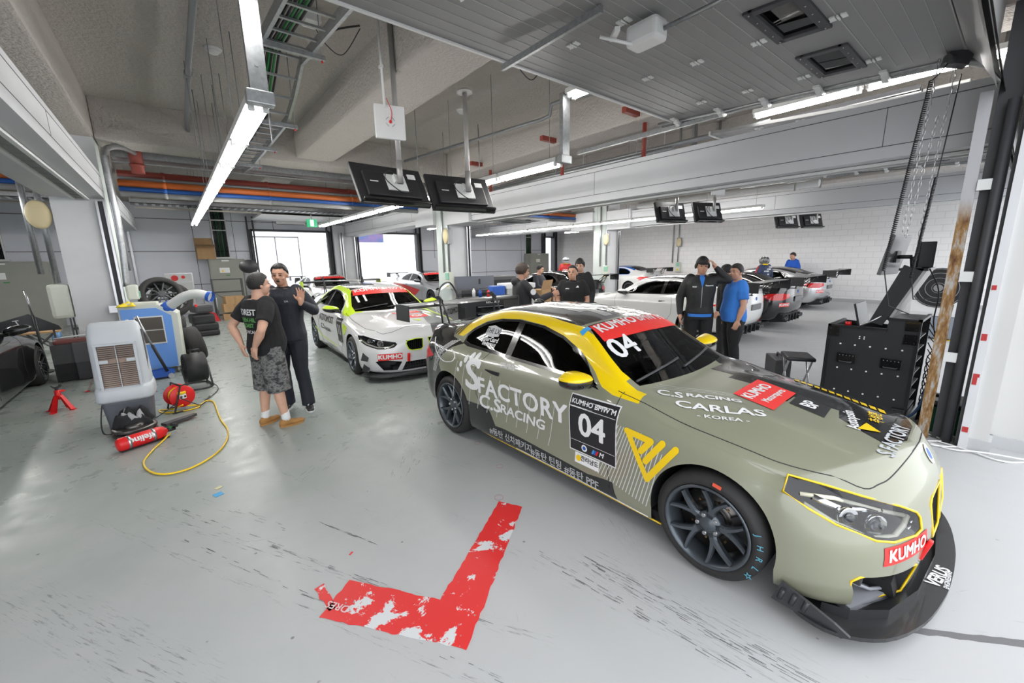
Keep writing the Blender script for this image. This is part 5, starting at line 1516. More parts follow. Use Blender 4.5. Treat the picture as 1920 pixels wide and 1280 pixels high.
# ======================= the sage and black car, number 04 =======================
SAGE = paintm('sage paint', lin('888975'), 0.28, 0.0, 0.7)
BLK = paintm('gloss black paint', (0.010, 0.010, 0.011), 0.16, 0.0, 0.8)
YEL = paintm('yellow stripe paint', (0.88, 0.62, 0.0), 0.3, 0.0, 0.5)
SHADE = mat('fine line white', (0.62, 0.63, 0.62), 0.4)
def shear_m(k): 
 m = Matrix.Identity(4); m[0][1] = k; return m
def hero_custom(stage, C, root, S):
 if stage == 'paint':
  side = (1, 0, 0)
  # roof black
  C.paint([(-.54, 1.40), (-.54, 1.7), (-.54, 2.2), (-.56, 2.6), (-.62, 2.95), (-.62, 3.3), (-.66, 4.4), (.66, 4.4), (.62, 3.3), (.62, 2.95), (.56, 2.6), (.54, 2.2), (.54, 1.7), (.54, 1.40), (.20, 1.36), (-.2, 1.36)], (0, 0, -1), 1)
  for sg, d in ((-1, (1, 0, 0)), (1, (-1, 0, 0))):
   # cant rail stripe in yellow
   C.paint([(.66, .865), (.70, .925), (.80, .97), (.96, 1.06), (1.2, 1.19), (1.36, 1.25), (1.45, 1.262), (1.7, 1.29), (2.0, 1.32), (2.4, 1.31), (2.6, 1.255), (2.85, 1.15), (2.98, 1.07), (2.93, 1.02), (2.8, 1.02), (2.66, 1.125), (2.52, 1.195), (2.3, 1.238), (2.05, 1.255), (1.75, 1.232), (1.50, 1.177), (1.28, 1.087), (1.08, .975), (.96, .905), (.86, .875)], d, 2, sg, .5)
   # rear quarter and bumper in black
   C.paint([(2.70, .965), (2.96, 1.0), (3.2, 1.2), (4.4, 1.2), (4.4, -.1), (2.9, -.1), (2.9, .60), (3.0, .72), (2.95, .82), (2.82, .92)], d, 1, sg)
   C.paint([(2.56, .45), (2.19, .455), (2.14, .42), (2.07, .30), (1.95, .305), (1.0, .262), (.84, .285), (.78, .29), (.76, .22), (.71, .135), (.66, .165), (.44, .13), (.30, .05), (.3, -.1), (2.7, -.1), (2.7, .45)], d, 1, sg)
  C.paint([(-.68, .50), (-.68, .845), (.68, .845), (.68, .50)], (0, 0, -1), 0)
  # black flash on the far half of the bonnet, with stepped edge
  C.paint([(.46, .95), (.46, .68), (.24, .68), (.24, .50), (.14, .50), (.14, .34), (-.02, .34), (-.02, .06), (.12, .06), (.12, -.19), (-.02, -.22), (-.13, -.36), (-.20, -.46), (-.05, -.53), (.25, -.52), (.50, -.46), (.66, -.38), (.78, -.22), (.95, -.2), (.95, .9)], (0, 0, -1), 1)
 else:
  def side_text(s, y, z, size, m, ang=0.0, bold=.012, shear=0.0, name='lettering', space=1.0, off=.003, sx=1.0):
   C.decal(name, text_mesh(s, size, min(bold, size * .028), shear, 0, space), C.side_m(y, z, ang) @ Matrix.Diagonal((sx, 1, 1, 1)), (1, 0, 0), m, root, off)
  def side_poly(polys, m, name='sticker', off=.0025, **kw):
   # polys in (y, z)
   C.decal(name, [[(-(y), z) for y, z in p] for p in polys], frame((-1, 0, 0), (0, -1, 0), (0, 0, 1)), (1, 0, 0), m, root, off, **kw)
  def stroke(pts, w):
   out = []
   for i in range(len(pts) - 1):
    a = Vector(pts[i]); b = Vector(pts[i + 1]); d = (b - a).normalized(); n = Vector((-d.y, d.x)) * w / 2
    a2 = a - d * 0; b2 = b + d * 0
    out.append([tuple(a2 + n), tuple(b2 + n), tuple(b2 - n), tuple(a2 - n)])
   return out
  def discs(pts, r):
   return [[(x + r * math.cos(2 * PI * k / 14), y + r * math.sin(2 * PI * k / 14)) for k in range(14)] for x, y in pts]
  # big side lettering
  side_text('S', 2.37, .715, .40, 'white', 0, .022, name='big_letter', sx=1.25)
  side_text('FACTORY', 1.745, .645, .215, 'white', 0, .014, space=1.08, sx=1.08)
  side_text('C.S', 2.14, .50, .18, 'white', 0, .010, .15, sx=1.2)
  side_text('RACING', 1.72, .49, .12, 'white', 0, .012, .15, sx=1.25)
  # paw toes over the big letter
  C.decal('paw_mark', [[(-(y) + rx * math.cos(t), z + ry * math.sin(t)) for t in [2 * PI * k / 14 for k in range(14)]] for y, z, rx, ry in ((2.56, .80, .022, .030), (2.505, .855, .026, .035), (2.44, .885, .028, .036), (2.37, .895, .028, .034), (2.60, .74, .02, .022))],
    frame((-1, 0, 0), (0, -1, 0), (0, 0, 1)), (1, 0, 0), 'white', root)
  # thin slanted lines through the lettering
  side_poly([q for k in range(11) for q in stroke([(2.62 - k * .13, .82 - .012 * k), (2.70 - k * .13, .44 - .01 * k)], .006)], SHADE, 'pinstripe')
  # number board
  side_poly([[(1.175, .83), (.755, .83), (.755, .40), (1.175, .40)]], 'white', 'number_board_edge', .0022)
  side_poly([[(1.167, .822), (.763, .822), (.763, .408), (1.167, .408)]], 'black', 'number_board', .0034)
  side_text('KUMHO BMW M', .965, .782, .046, 'white', 0, .0028, off=.0045, sx=1.12)
  side_text('04', .965, .62, .24, 'white', 0, .007, off=.0045)
  side_poly([stroke([(1.16, .745), (.77, .745)], .003)[0], stroke([(1.16, .487), (.77, .487)], .003)[0]], 'white', 'board_rule', .0045)
  side_poly(discs([(1.035, .447)], .026), 'white', 'roundel', .0045); side_poly(discs([(1.035, .447)], .015), 'blue', 'roundel_centre', .0055)
  side_poly([[(.97, .43), (.955, .43), (.94, .465), (.955, .465)]], mat('m light blue', (0.05, 0.30, 0.70), .4), 'badge_bar', .0045)
  side_poly([[(.953, .43), (.938, .43), (.923, .465), (.938, .465)]], 'blue', 'badge_bar', .0045)
  side_poly([[(.936, .43), (.921, .43), (.906, .465), (.921, .465)]], 'red', 'badge_bar', .0045)
  side_text('M', .885, .447, .05, 'white', 0, .003, .3, off=.0045)
  side_poly([[(1.12, .395), (.90, .395), (.90, .315), (1.12, .315)]], 'white', 'sticker', .003)
  side_text('전라남도', .985, .36, .045, 'black', 0, .001, off=.0045)
  side_poly(discs([(1.085, .355)], .024), 'yellow', 'sticker_mark', .0045)
  # vertical hatch and the yellow arrow emblem on the front wing
  side_poly([q for k in range(17) for q in stroke([(.765 - k * .0215, .72 - max(0, k - 9) * .012), (.93 - k * .026, .31 - .004 * k)], .006)], SHADE, 'hatch_stripe')
  Yw = .040
  for pts in ([(.675, .705), (.50, .69), (.565, .605)], [(.665, .70), (.515, .435), (.34, .69)], [(.53, .55), (.425, .70)]):
   side_poly(stroke(pts, Yw) + discs(pts, Yw / 2), 'yellow', 'emblem', .004 + .0004 * len(pts))
  # sill lettering
  side_text('#동탄 신차패키지', 1.87, .232, .078, 'silver_txt', 0, .0022, name='sill_lettering')
  side_text('#동탄 틴팅', 1.425, .218, .078, 'silver_txt', 0, .0022, name='sill_lettering')
  side_text('#동탄 PPF', 1.06, .208, .078, 'silver_txt', 0, .0022, name='sill_lettering')
  # quarter glass stickers
  side_poly([[(2.45, 1.15), (2.36, 1.17), (2.24, 1.15), (2.24, 1.08), (2.36, 1.065), (2.45, 1.08)]], 'silver_txt', 'sticker', .003)
  side_text('THE LX', 2.345, 1.117, .062, 'black', 0, .001, off=.0042)
  side_text('SolarGard', 2.34, 1.045, .06, 'white', 0, .001, off=.003)
  side_text('동탄선팅전문점', 2.33, 1.00, .032, 'white', 0, .001, off=.003)
  side_text('STEK', 3.02, .86, .10, 'silver_txt', 0, .005)
  side_text('동탄본점', 3.04, .79, .05, 'silver_txt', 0, .002)
  side_text('KOREA SUPER RACING\nFESTIVAL OFFICIAL', 1.93, .875, .022, 'white', 0, .0004, off=.003)
  side_text('RECARO', 1.80, 1.06, .05, 'silver_txt', 0, .001, off=-.12, name='seat_lettering')
  # swoosh and stripes at the rear quarter
  side_poly([q for k in range(4) for q in stroke([(2.80 + .035 * k, .985 - .006 * k), (2.98 + .03 * k, .83), (3.08 + .025 * k, .62)], .008)], 'white', 'pinstripe')
  C.edge_tube('swoosh', C.outline3([(p.x, p.y) for p in spline([(3.30, .95, 0), (3.12, .84, 0), (2.90, .775, 0), (2.72, .80, 0), (2.70, .86, 0), (2.80, .90, 0)], 6)], (1, 0, 0)), .006, 'white', root, closed=False)
  for k in range(3):
   side_poly([[(2.80 + .055 * k, 1.19 - .03 * k), (2.83 + .055 * k, 1.18 - .03 * k), (2.92 + .05 * k, 1.02), (2.89 + .05 * k, 1.02)]], 'black', 'roof_stripe', .004)
  side_poly([[(3.42, .60), (3.62, .60), (3.62, .50), (3.42, .50)]], 'redtape', 'sticker', .003); side_poly([[(3.42, .68), (3.62, .68), (3.62, .61), (3.42, .61)]], 'yellow', 'sticker', .003)
  side_text('KUMHO', 3.50, .55, .05, 'white', 0, .003, off=.0042)
  # thin yellow sill edge
  C.edge_tube('sill_stripe', C.outline3([(.42 + .1 * k, .155) for k in range(20)], (1, 0, 0)), .006, 'yellow', root, closed=False)
  C.edge_tube('sill_pinstripe', C.outline3([(.5 + .1 * k, .172) for k in range(14)], (1, 0, 0)), .003, 'white', root, closed=False)
  # windscreen banner and number
  def top_m(x, y, ang=0.0): return frame((x, y, 2), (1, 0, 0), (0, 1, 0)) @ Matrix.Rotation(ang, 4, 'Z')
  def TP(st, v): q = C.top(st, v); return (q[0], q[1])
  hi = [TP(1.405, v) for v in (.6, .45, .3, .15, 0)]; lo = [TP(1.235, v) for v in (.6, .45, .3, .15, 0)]
  quads = []
  for i in range(4):
   quads.append([hi[i], hi[i + 1], lo[i + 1], lo[i]]); quads.append([(-hi[i][0], hi[i][1]), (-hi[i + 1][0], hi[i + 1][1]), (-lo[i + 1][0], lo[i + 1][1]), (-lo[i][0], lo[i][1])])
  C.decal('windscreen_banner', quads, top_m(0, 0), (0, 0, -1), 'redtape', root, .004)
  def ws_text(s, x, y, size, m, bold, off=.0065, ang=0.0, sc=1.0, name='lettering'):
   C.decal(name, text_mesh(s, size, bold), top_m(x, y, ang) @ Matrix.Diagonal((1, sc, 1, 1)), (0, 0, -1), m, root, off)
  ws_text('KUMHO', -.225, 1.268, .135, 'white', .004, sc=1.0); ws_text('BMW M', .265, 1.268, .12, 'white', .001, sc=1.0)
  C.decal('sticker', [[(-.575, 1.36), (-.50, 1.34), (-.505, 1.30), (-.59, 1.315)]], top_m(0, 0), (0, 0, -1), mat('sticker blue', (0.05, 0.35, 0.75), .4), root, .0065)
  ws_text('04', -.41, 1.06, .29, 'white', .007, .004, sc=.80, ang=-.02)
  # bonnet stickers
  C.decal('sticker', [[(-.19, .33), (.27, .34), (.20, .07), (-.26, .06)]], top_m(0, 0), (0, 0, -1), 'redtape', root, .004)
  ws_text('KUMHO', .00, .245, .105, 'white', .004, .0055, 0.01, sc=1.0); ws_text('Motorsports', .01, .145, .066, 'white', .0018, .0055, 0.01)
  C.decal('sticker', [[(-.04, .04), (.20, .05), (.12, -.15), (-.10, -.165)]], top_m(0, 0), (0, 0, -1), mat('satin black', (.02, .02, .021), .45), root, .0035)
  ws_text('BP', .045, -.055, .12, 'white', .0035, .0055, 0)
  al = math.radians(-58)
  def side_hood(s_, x, y, size, bold, sx=1.0): C.decal('lettering', text_mesh(s_, size, bold), top_m(x, y, al) @ Matrix.Diagonal((sx, 1, 1, 1)), (0, 0, -1), 'white', root, .004)
  side_hood('C.S', -.55, .59, .12, .0035, 1.0); side_hood('RACING', -.385, .375, .075, .003, 1.2)
  side_hood('CARLAS', -.505, .285, .115, .0025, 1.25); side_hood('- KOREA -', -.585, .225, .05, .001, 1.3)
  for k in range(3): C.decal('pinstripe', [[(-.66 + .04 * k, .66), (-.655 + .04 * k, .66), (-.36 + .03 * k, .25), (-.365 + .03 * k, .25)]], top_m(.12, .06), (0, 0, -1), SHADE, root, .003)
  ws_text('Autopsin', .02, -.27, .085, 'white', .002, .0045, .3); ws_text('추성훈', .20, -.36, .075, 'yellow', .002, .0045, .2)
  C.decal('emblem', [[(-.10, -.325), (.04, -.34), (-.05, -.42)]], top_m(0, 0), (0, 0, -1), 'yellow', root, .004)
  ws_text('S.FACTORY', -.08, -.485, .10, mat('ghost white', (0.52, 0.54, 0.56), .4), .003, .0045, .0)
  for k in range(12):
   C.decal('hazard_stripe', [[(.63 - .024 * k, .20 - .05 * k), (.73 - .024 * k, .225 - .05 * k), (.72 - .024 * k, .19 - .05 * k), (.62 - .024 * k, .165 - .05 * k)]], top_m(0, 0), (0, 0, -1), 'yellow', root, .004)
  # roof: pixel plus pattern and silver flash
  for k in range(13):
   x0 = -.26 + .022 * k
   a, b_ = (1.42, 2.02) if 4 <= k <= 8 else (1.62, 1.82)
   C.decal('roof_line', [[(x0, a), (x0 + .010, a), (x0 + .010, b_), (x0, b_)]], top_m(0, 0), (0, 0, -1), SHADE, root, .003)
  C.decal('roof_panel', [[(.02, 1.40), (.46, 1.45), (.46, 1.9), (.30, 1.9), (.30, 1.7), (.14, 1.7), (.14, 1.55), (.02, 1.55)]], top_m(0, 0), (0, 0, -1), SAGE, root, .002)
  ws_text('C.S RACING', .28, 1.62, .12, 'white', .006, .0045, .1)
  b = MB(); b.ball((0, 2.42, 1.335), .05, 10, (.5, 1.6, .8)); b.build('roof_antenna', 'black_gloss', root)
  # front bumper stickers and outlines
  def fr_m(x, z): return frame((x, -2, z), (1, 0, 0), (0, 0, 1))
  dF = Vector((.45, .9, 0)).normalized()
  U = Vector((dF.y, -dF.x, 0))
  def fd(name, me, u, z, m, off, ang=0.0): C.decal(name, me, Matrix.Translation(U * u + Vector((0, 0, z)) - dF * 2) @ Matrix((U, Vector((0, 0, 1)), U.cross(Vector((0, 0, 1))))).transposed().to_4x4() @ Matrix.Rotation(ang, 4, 'Z'), dF, m, root, off)
  fd('sticker', [[(-.175, -.045), (.175, -.045), (.175, .045), (-.175, .045)]], -.18, .415, 'redtape', .003)
  fd('lettering', text_mesh('KUMHO', .082, .0028), -.18, .415, 'white', .005)
  yl = 'yellow'
  hl = [(-.575, .655), (-.515, .712), (-.40, .70), (-.235, .66), (-.05, .605), (.05, .56), (.075, .53), (.075, .475), (.02, .465), (-.14, .475), (-.24, .495), (-.406, .56), (-.50, .61)]
  C.edge_tube('yellow_outline', C.outline3(hl, (.6, .8, 0), off=.001), .006, yl, root)
  C.edge_tube('yellow_outline', C.outline3([(-a, b) for a, b in hl], (-.6, .8, 0), off=.001), .006, yl, root)
  for sg in (-1, 1):
   C.edge_tube('yellow_outline', C.outline3([(-sg * a, b) for a, b in [(-.40, .285), (-.775, .325), (-.80, .305), (-.745, .130), (-.42, .122)]], (0, 1, 0), off=.001), .006, yl, root)
   C.edge_tube('yellow_outline', C.outline3([(-sg * a, b) for a, b in [(-.035, .60), (-.22, .575), (-.255, .55), (-.235, .40), (-.20, .355), (-.055, .345), (-.035, .37)]], (0, 1, 0), off=.001), .006, yl, root)
  b = MB(); b.box((-.335, -.685, .345), (.045, .02, .11), (.25, .2, 0), .006); b.build('tow_strap', 'red', root)
  C.decal('roundel', [[(.045 * math.cos(2 * PI * k / 20), .6 * .045 * math.sin(2 * PI * k / 20)) for k in range(20)]], top_m(0, -.615), (0, 0, -1), 'white', root, .004)
  C.decal('roundel_centre', [[(.026 * math.cos(2 * PI * k / 20), .6 * .026 * math.sin(2 * PI * k / 20)) for k in range(20)]], top_m(0, -.615), (0, 0, -1), 'blue', root, .0055)
  C.decal('lettering', text_mesh('KUMHO', .085, .005), fr_m(0, .30), (0, 1, 0), 'white', root, .01)
  # splitter lettering, lip and dive panel
  b = MB(); b.text('VERUS', .075, frame((-.12, -.745, .1075), (.93, -.12, 0), (.12, .93, 0)), .003); b.text('ENGINEERING', .028, frame((-.12, -.78, .1075), (1, 0, 0), (0, 1, 0)), .001); b.build('splitter_lettering', 'white', root)
  b = MB()
  lip = [(-.84, -.40), (-.80, -.50), (-.66, -.62), (-.4, -.69), (0, -.715), (.4, -.69), (.66, -.62), (.80, -.50), (.84, -.40)]
  for i in range(len(lip) - 1):
   (xa, ya), (xb, yb) = lip[i], lip[i + 1]
   b.quad((xa, ya, .10), (xb, yb, .10), (xb, yb, .155), (xa, ya, .155))
  b.build('splitter_lip', 'carbon', root)
  b = MB(); b.prism([(-.215, .10), (-.50, .085), (-.53, .11), (-.47, .14), (-.36, .18), (-.25, .215)], 'X', -.925, -.91)
  for k in range(3): b.cyl((-.93, -.25 - .05 * k, .125), (-.93, -.265 - .05 * k, .185), .011, seg=8)
  b.build('dive_plate', mat('satin black plate', (0.035, 0.036, 0.04), 0.4), root)
  # tyre markings
  o = [c for c in root.children if c.name.startswith('wheel') and 'arch' not in c.name and c.location.x < 0 and abs(c.location.y) < .3][0]
  b = MB(); a = math.radians(62)
  b.box((-.012, -.283 * math.cos(a) * 0 - .05, .275), (.006, .045, .018), (.2, 0, 0)); b.build('tyre_tag', mat('orange tag', (.75, .10, .05), .5), o)
  b = MB(); chalk = mat('blue chalk', (0.10, 0.38, 0.50), .7)
  for i, ch in enumerate('JHRL☆'):
   a = math.radians(20 - 13 * i); r = .283
   p = Vector((-.0105, -r * math.cos(a), r * math.sin(a))); rad = Vector((0, -math.cos(a), math.sin(a)))
   tan = Vector((0, -math.sin(a) * -1 * -1, -math.cos(a)))
   b.text(ch, .042, frame(p, tan, rad), .0005)
  b.build('chalk_lettering', chalk, o)
  # caliper lettering
  b = MB(); b.text('AP', .04, frame((-.012 - .06, .0, .0), (0, -1, 0), (0, 0, 1)), .001); 
  b.bm.free()
  # side window frame and open quarter
  # wing
  wing(root, S, 3.92, 1.23, 1.72, .30, .42, back=3.72, tri=True, plate=(.30, .20))
  b = MB()
  for k, t in enumerate(('TEILON A BOSAL',)): b.text(t, .13, frame((0, 3.87, 1.262), (1, 0, 0), (0, .98, .06)) @ shear_m(.15), .003)
  b.build('wing_lettering', 'silver_txt', root)
HERO, HC, _ = coupe('sage green and black race coupe number 04 with yellow stripes, nearest the pit lane', {}, SAGE, BLK, YEL, (3.03, .80, 0), .016, custom=hero_custom)
# ======================= the other cars =======================
def top_m(x, y, ang=0.0): return frame((x, y, 2), (1, 0, 0), (0, 1, 0)) @ Matrix.Rotation(ang, 4, 'Z')
def banner(C, root, S, m='redtape', t1='KUMHO', t2='BMW M', txt='white'):
 def TP(st, v): q = C.top(st, v); return (q[0], q[1] * S)
 hi = [TP(1.405, v) for v in (.6, .45, .3, .15, 0)]; lo = [TP(1.235, v) for v in (.6, .45, .3, .15, 0)]
 q = []
 for i in range(4):
  q.append([hi[i], hi[i + 1], lo[i + 1], lo[i]]); q.append([(-hi[i][0], hi[i][1]), (-hi[i + 1][0], hi[i + 1][1]), (-lo[i + 1][0], lo[i + 1][1]), (-lo[i][0], lo[i][1])])
 C.decal('windscreen_banner', q, top_m(0, 0), (0, 0, -1), m, root, .004)
 C.decal('lettering', text_mesh(t1, .15, .0035), top_m(-.19, 1.265 * S) @ Matrix.Diagonal((1.05, .95, 1, 1)), (0, 0, -1), txt, root, .0065)
 C.decal('lettering', text_mesh(t2, .14, .0015), top_m(.28, 1.265 * S) @ Matrix.Diagonal((1, .95, 1, 1)), (0, 0, -1), txt, root, .0065)
WHT = paintm('white paint', (0.74, 0.745, 0.74), 0.2, 0.0, 0.7)
GRYP = paintm('silver grey wrap', (0.17, 0.175, 0.18), 0.3, 0.3, 0.6)
LIME = mat('lime yellow', (0.58, 0.80, 0.02), 0.35, coat=0.4)
M['black_txt'] = mat('black vinyl', (0.012, 0.012, 0.012), 0.4)

def m4_custom(stage, C, root, S):
 if stage == 'paint':
  C.paint([(.16, -.9), (.16, -.45), (.30, .1), (.42, .45), (.48, .84), (.72, .84), (1.1, .9), (1.1, -.9)], (0, 0, -1), 3)
  C.paint([(.15, .30), (.15, .80), (1.1, .80), (1.1, .30)], (0, 1, 0), 3)
  C.paint([(-.52, 1.40), (-.54, 2.0), (-.56, 2.6), (-.62, 3.3), (.0, 3.3), (.0, 1.40)], (0, 0, -1), 1)
  # grey wrap over the left third of the bonnet and wing
  for sg in (-1, 1):
   d = (-sg, 0, 0)
   C.paint([(.62, .885), (.70, .925), (.80, .99), (.96, 1.075), (1.2, 1.21), (1.36, 1.28), (1.45, 1.29), (1.7, 1.33), (2.0, 1.35), (2.4, 1.34), (2.6, 1.28), (2.85, 1.17), (2.98, 1.10), (2.93, 1.04), (2.8, 1.04), (2.66, 1.14), (2.52, 1.215), (2.3, 1.258), (2.05, 1.275), (1.75, 1.252), (1.50, 1.197), (1.28, 1.107), (1.08, .99), (.96, .92), (.86, .885)], d, 2, sg, .5)
   C.paint([(3.1, .50), (2.85, .60), (2.6, 1.02), (2.8, 1.04), (3.9, 1.2), (4.4, 1.2), (4.4, -.1), (3.0, -.1)], d, 3 if False else 1, sg)
   C.paint([(2.6, .19), (2.4, .23), (.8, .215), (.5, .17), (.3, .05), (.3, -.1), (2.7, -.1)], d, 1, sg)
  return
 def sp(polys, m, off=.0025, name='sticker'): C.decal(name, [[(-y, z) for y, z in p] for p in polys], frame((-1, 0, 0), (0, -1, 0), (0, 0, 1)), (1, 0, 0), m, root, off)
 def st(s, y, z, size, m, bold=.004, off=.003, sx=1.0, sh=0.0, name='lettering'): C.decal(name, text_mesh(s, size, bold, sh), C.side_m(y, z) @ Matrix.Diagonal((sx, 1, 1, 1)), (1, 0, 0), m, root, off)
 # grey wing/bonnet side panel on the left of the nose
 C.decal('flash', [[(.55, .62), (.62, .60), (.72, .20), (.80, -.16), (.74, -.14), (.66, .18)]], top_m(0, 0), (0, 0, -1), LIME, root, .004)
 st('AUTOMOST', 1.72 * S, .74, .18, 'black_txt', .005, sx=1.0); st('C.S', 2.08 * S, .56, .15, 'black_txt', .003, sx=1.1, sh=.15); st('RACING', 1.74 * S, .53, .09, 'black_txt', .003, sx=1.2, sh=.15)
 sp([[(1.05, .84), (.70, .84), (.70, .42), (1.05, .42)]], 'black_txt', .003, 'number_board'); st('11', .875, .63, .24, 'white', .008, .0045); st('KUMHO BMW M', .875, .79, .038, 'white', .001, .0045)
 st('M', .82, .455, .045, 'white', .002, .0045); sp([[(1.03, .40), (.80, .40), (.80, .34), (1.03, .34)]], 'white', .003)
 sp([[(.66, .78), (.36, .74), (.46, .62), (.62, .58)]], LIME, .003); sp([[(2.62, .52), (2.2, .36), (1.2, .30), (1.2, .285), (2.2, .34), (2.64, .49)]], LIME, .003)
 st('#신차패키지 #DONGTAN', 1.5, .24, .07, 'silver_txt', .0015)
 banner(C, root, S)
 def wt(s, x, y, size, m, bold, off=.0065, ang=0.0, sc=1.0): C.decal('lettering', text_mesh(s, size, bold), top_m(x, y, ang) @ Matrix.Diagonal((1, sc, 1, 1)), (0, 0, -1), m, root, off)
 wt('11', -.42, 1.06, .27, 'white', .007, .004, sc=.85)
 C.decal('sticker', [[(-.12, .42), (.34, .42), (.38, .26), (.08, .26), (-.10, .34)]], top_m(0, 0), (0, 0, -1), 'redtape', root, .004); wt('KUMHO', .12, .34, .10, 'white', .003)
 C.decal('sticker', [[(.04, .12), (.36, .12), (.36, -.08), (.04, -.08)]], top_m(0, 0), (0, 0, -1), 'redtape', root, .004); wt('GP', .20, .02, .17, 'white', .006)
 wt('C.S RACING', -.38, .36, .07, 'silver_txt', .001, .004); wt('CARLAS', -.36, .26, .10, 'silver_txt', .001, .004)
 C.decal('emblem', [[(.02, -.20), (.16, -.20), (.10, -.32)]], top_m(0, 0), (0, 0, -1), LIME, root, .004)
 wt('BMW', 0, -.50, .04, 'blue', .001, .004)
 for k in range(16): C.decal('roof_line', [[(-.34 + .022 * k, 1.46), (-.33 + .022 * k, 1.46), (-.33 + .022 * k, 1.56), (-.34 + .022 * k, 1.56)]], top_m(0, 0), (0, 0, -1), 'white', root, .003)
 # bumper sticker, strap, dive planes, outlines
 C.decal('sticker', [[(-.17, -.05), (.17, -.05), (.17, .05), (-.17, .05)]], frame((-.56, -2, .37), (1, 0, 0), (0, 0, 1)), (0, 1, 0), 'redtape', root, .004)
 C.decal('lettering', text_mesh('KUMHO', .09, .004), frame((-.56, -2, .37), (1, 0, 0), (0, 0, 1)), (0, 1, 0), 'white', root, .006)
 b = MB(); b.box((-.30, -.71, .34), (.04, .03, .13), (.2, 0, 0), .006); b.build('tow_strap', 'red', root)
 for sg in (-1, 1):
  for (z, L) in ((.40, .26), (.22, .24)):
   b = MB(); b.prism([(-.30, z + .10), (-.30 - L, z - .06), (-.30 - L, z - .03), (-.36, z + .10)], 'X', sg * .80, sg * .90) if False else b.box((sg * .86, -.40, z), (.10, L, .012), (.5, sg * -.3, sg * .35)); b.build('dive_plane', 'carbon', root)
  kd = [(-.045, .585), (-.16, .59), (-.29, .57), (-.315, .53), (-.29, .445), (-.24, .42), (-.09, .42), (-.055, .45)]
  C.edge_tube('lime_outline', C.outline3([(-sg * a, z + .02) for a, z in kd], (0, 1, 0), off=.002), .008, LIME, root)
 # wing
 wing(root, S, 3.95 * 1.0, 1.33, 1.78, .30, .45, back=3.75, tri=True, endm=LIME, plate=(.30, .17))
 # opened left door with its window frame
 D = Matrix.Translation((.90, .86 * S, 0)) @ Matrix.Rotation(math.radians(-52), 4, 'Z')
 dr = MB(); pr = [(0, .22), (1.28, .22), (1.33, .60), (1.30, .93), (.0, .90)]
 A = []
 for t in (0, .09): A.append([dr.bm.verts.new(D @ Vector((t + .03 * (1 if .4 < z < .8 else 0) * (t > 0), y, z))) for y, z in pr])
 dr.bm.faces.new(A[0]); dr.bm.faces.new(A[1][::-1])
 for i in range(5): dr.bm.faces.new((A[0][i], A[0][(i + 1) % 5], A[1][(i + 1) % 5], A[1][i]))
 dd = dr.build('open_door', WHT, root)
 fr = MB(); pts = [D @ Vector((.05 - .13 * max(0, (z - .9) / .35), y, z)) for y, z in [(.10, .92), (.25, 1.04), (.50, 1.20), (.75, 1.285), (1.0, 1.31), (1.15, 1.27), (1.24, 1.12), (1.27, .94)]]
 fr.tube(spline(pts, 4), .02, 8); fr.build('window_frame', 'black', dd)
 gl = MB(); 
 vs = [gl.bm.verts.new(p) for p in pts]; gl.bm.faces.new(vs); gl.build('door_glass', M['glass_clear'], dd)
 C2 = MB(); C2.text('AUTOMOST', .17, D @ frame((.128, .66, .72), (0, 1, 0), (0, 0, 1)), .004); C2.build('door_lettering', 'black_txt', dd)
 # mirror on the open door is part of the body's left mirror
M4, C4, _ = coupe('white race coupe number 11 with lime pillars and grey bonnet side', dict(ys=1.02, dz=.02, roofz=1.0, fourth=GRYP), WHT, BLK, LIME, (2.97, 6.50, 0), -.046, custom=m4_custom, front='m4')

def plain_custom(stage, C, root, S):
 if stage == 'paint':
  C.paint([(-.54, 1.40), (-.54, 2.2), (-.60, 2.9), (.60, 2.9), (.54, 2.2), (.54, 1.40)], (0, 0, -1), 1)
  for sg in (-1, 1): C.paint([(2.6, .19), (.8, .19), (.5, .17), (.3, .05), (.3, -.1), (2.7, -.1)], (-sg, 0, 0), 1, sg)
  return
 banner(C, root, S)
 wing(root, S, 3.86, 1.22, 1.66, .30, .42, back=3.62, tri=False, endm='black', plate=(.30, .20))
 fm = frame((0, 8, 0), (-1, 0, 0), (0, 0, 1))
 for x, z, w, h, txt in ((.60, .60, .30, .09, 'KUMHO'), (-.62, .38, .26, .13, '')):
  C.decal('sticker', [[(-x - w / 2, z - h / 2), (-x + w / 2, z - h / 2), (-x + w / 2, z + h / 2), (-x - w / 2, z + h / 2)]], fm, (0, -1, 0), 'redtape', root, .004)
  if txt: C.decal('lettering', text_mesh(txt, .08, .003), frame((x, 8, z), (-1, 0, 0), (0, 0, 1)), (0, -1, 0), 'white', root, .006)
  else:
   for q, t in ((.03, 'KUMHO'), (-.03, 'Motorsports')): C.decal('lettering', text_mesh(t, .045 if q > 0 else .036, .0012), frame((x, 8, z + q), (-1, 0, 0), (0, 0, 1)), (0, -1, 0), 'white', root, .006)
 pm = C.hit((0, 8, .90), (0, -1, 0))[0]
 if pm is not None:
  b = MB(); b.cyl((0, pm.y - .01, .89), (0, pm.y + .008, .89), .036, seg=18); b.build('roundel', 'blue', root)
PW = paintm('plain white paint', (0.72, 0.72, 0.71), 0.2, 0.0, 0.7)
BM = paintm('black metallic paint', (0.010, 0.010, 0.011), 0.16, 0.0, 0.8)
G, CG, _ = coupe('white coupe with a black wing parked tail outwards beside the black coupe', dict(ys=1.01, dz=.01), PW, BM, PW, (9.30, 7.12, 0), PI, custom=plain_custom, front='m2', rim='rim_silver')
def recolor(root, mp):
 for ch in root.children_recursive:
  for sl in getattr(ch, 'material_slots', []):
   if sl.material and sl.material.name in mp:
    nm = mp[sl.material.name]; sl.link = 'OBJECT'; sl.material = nm
def extra(root, name, mb, m): return mb.build(name, m, root)
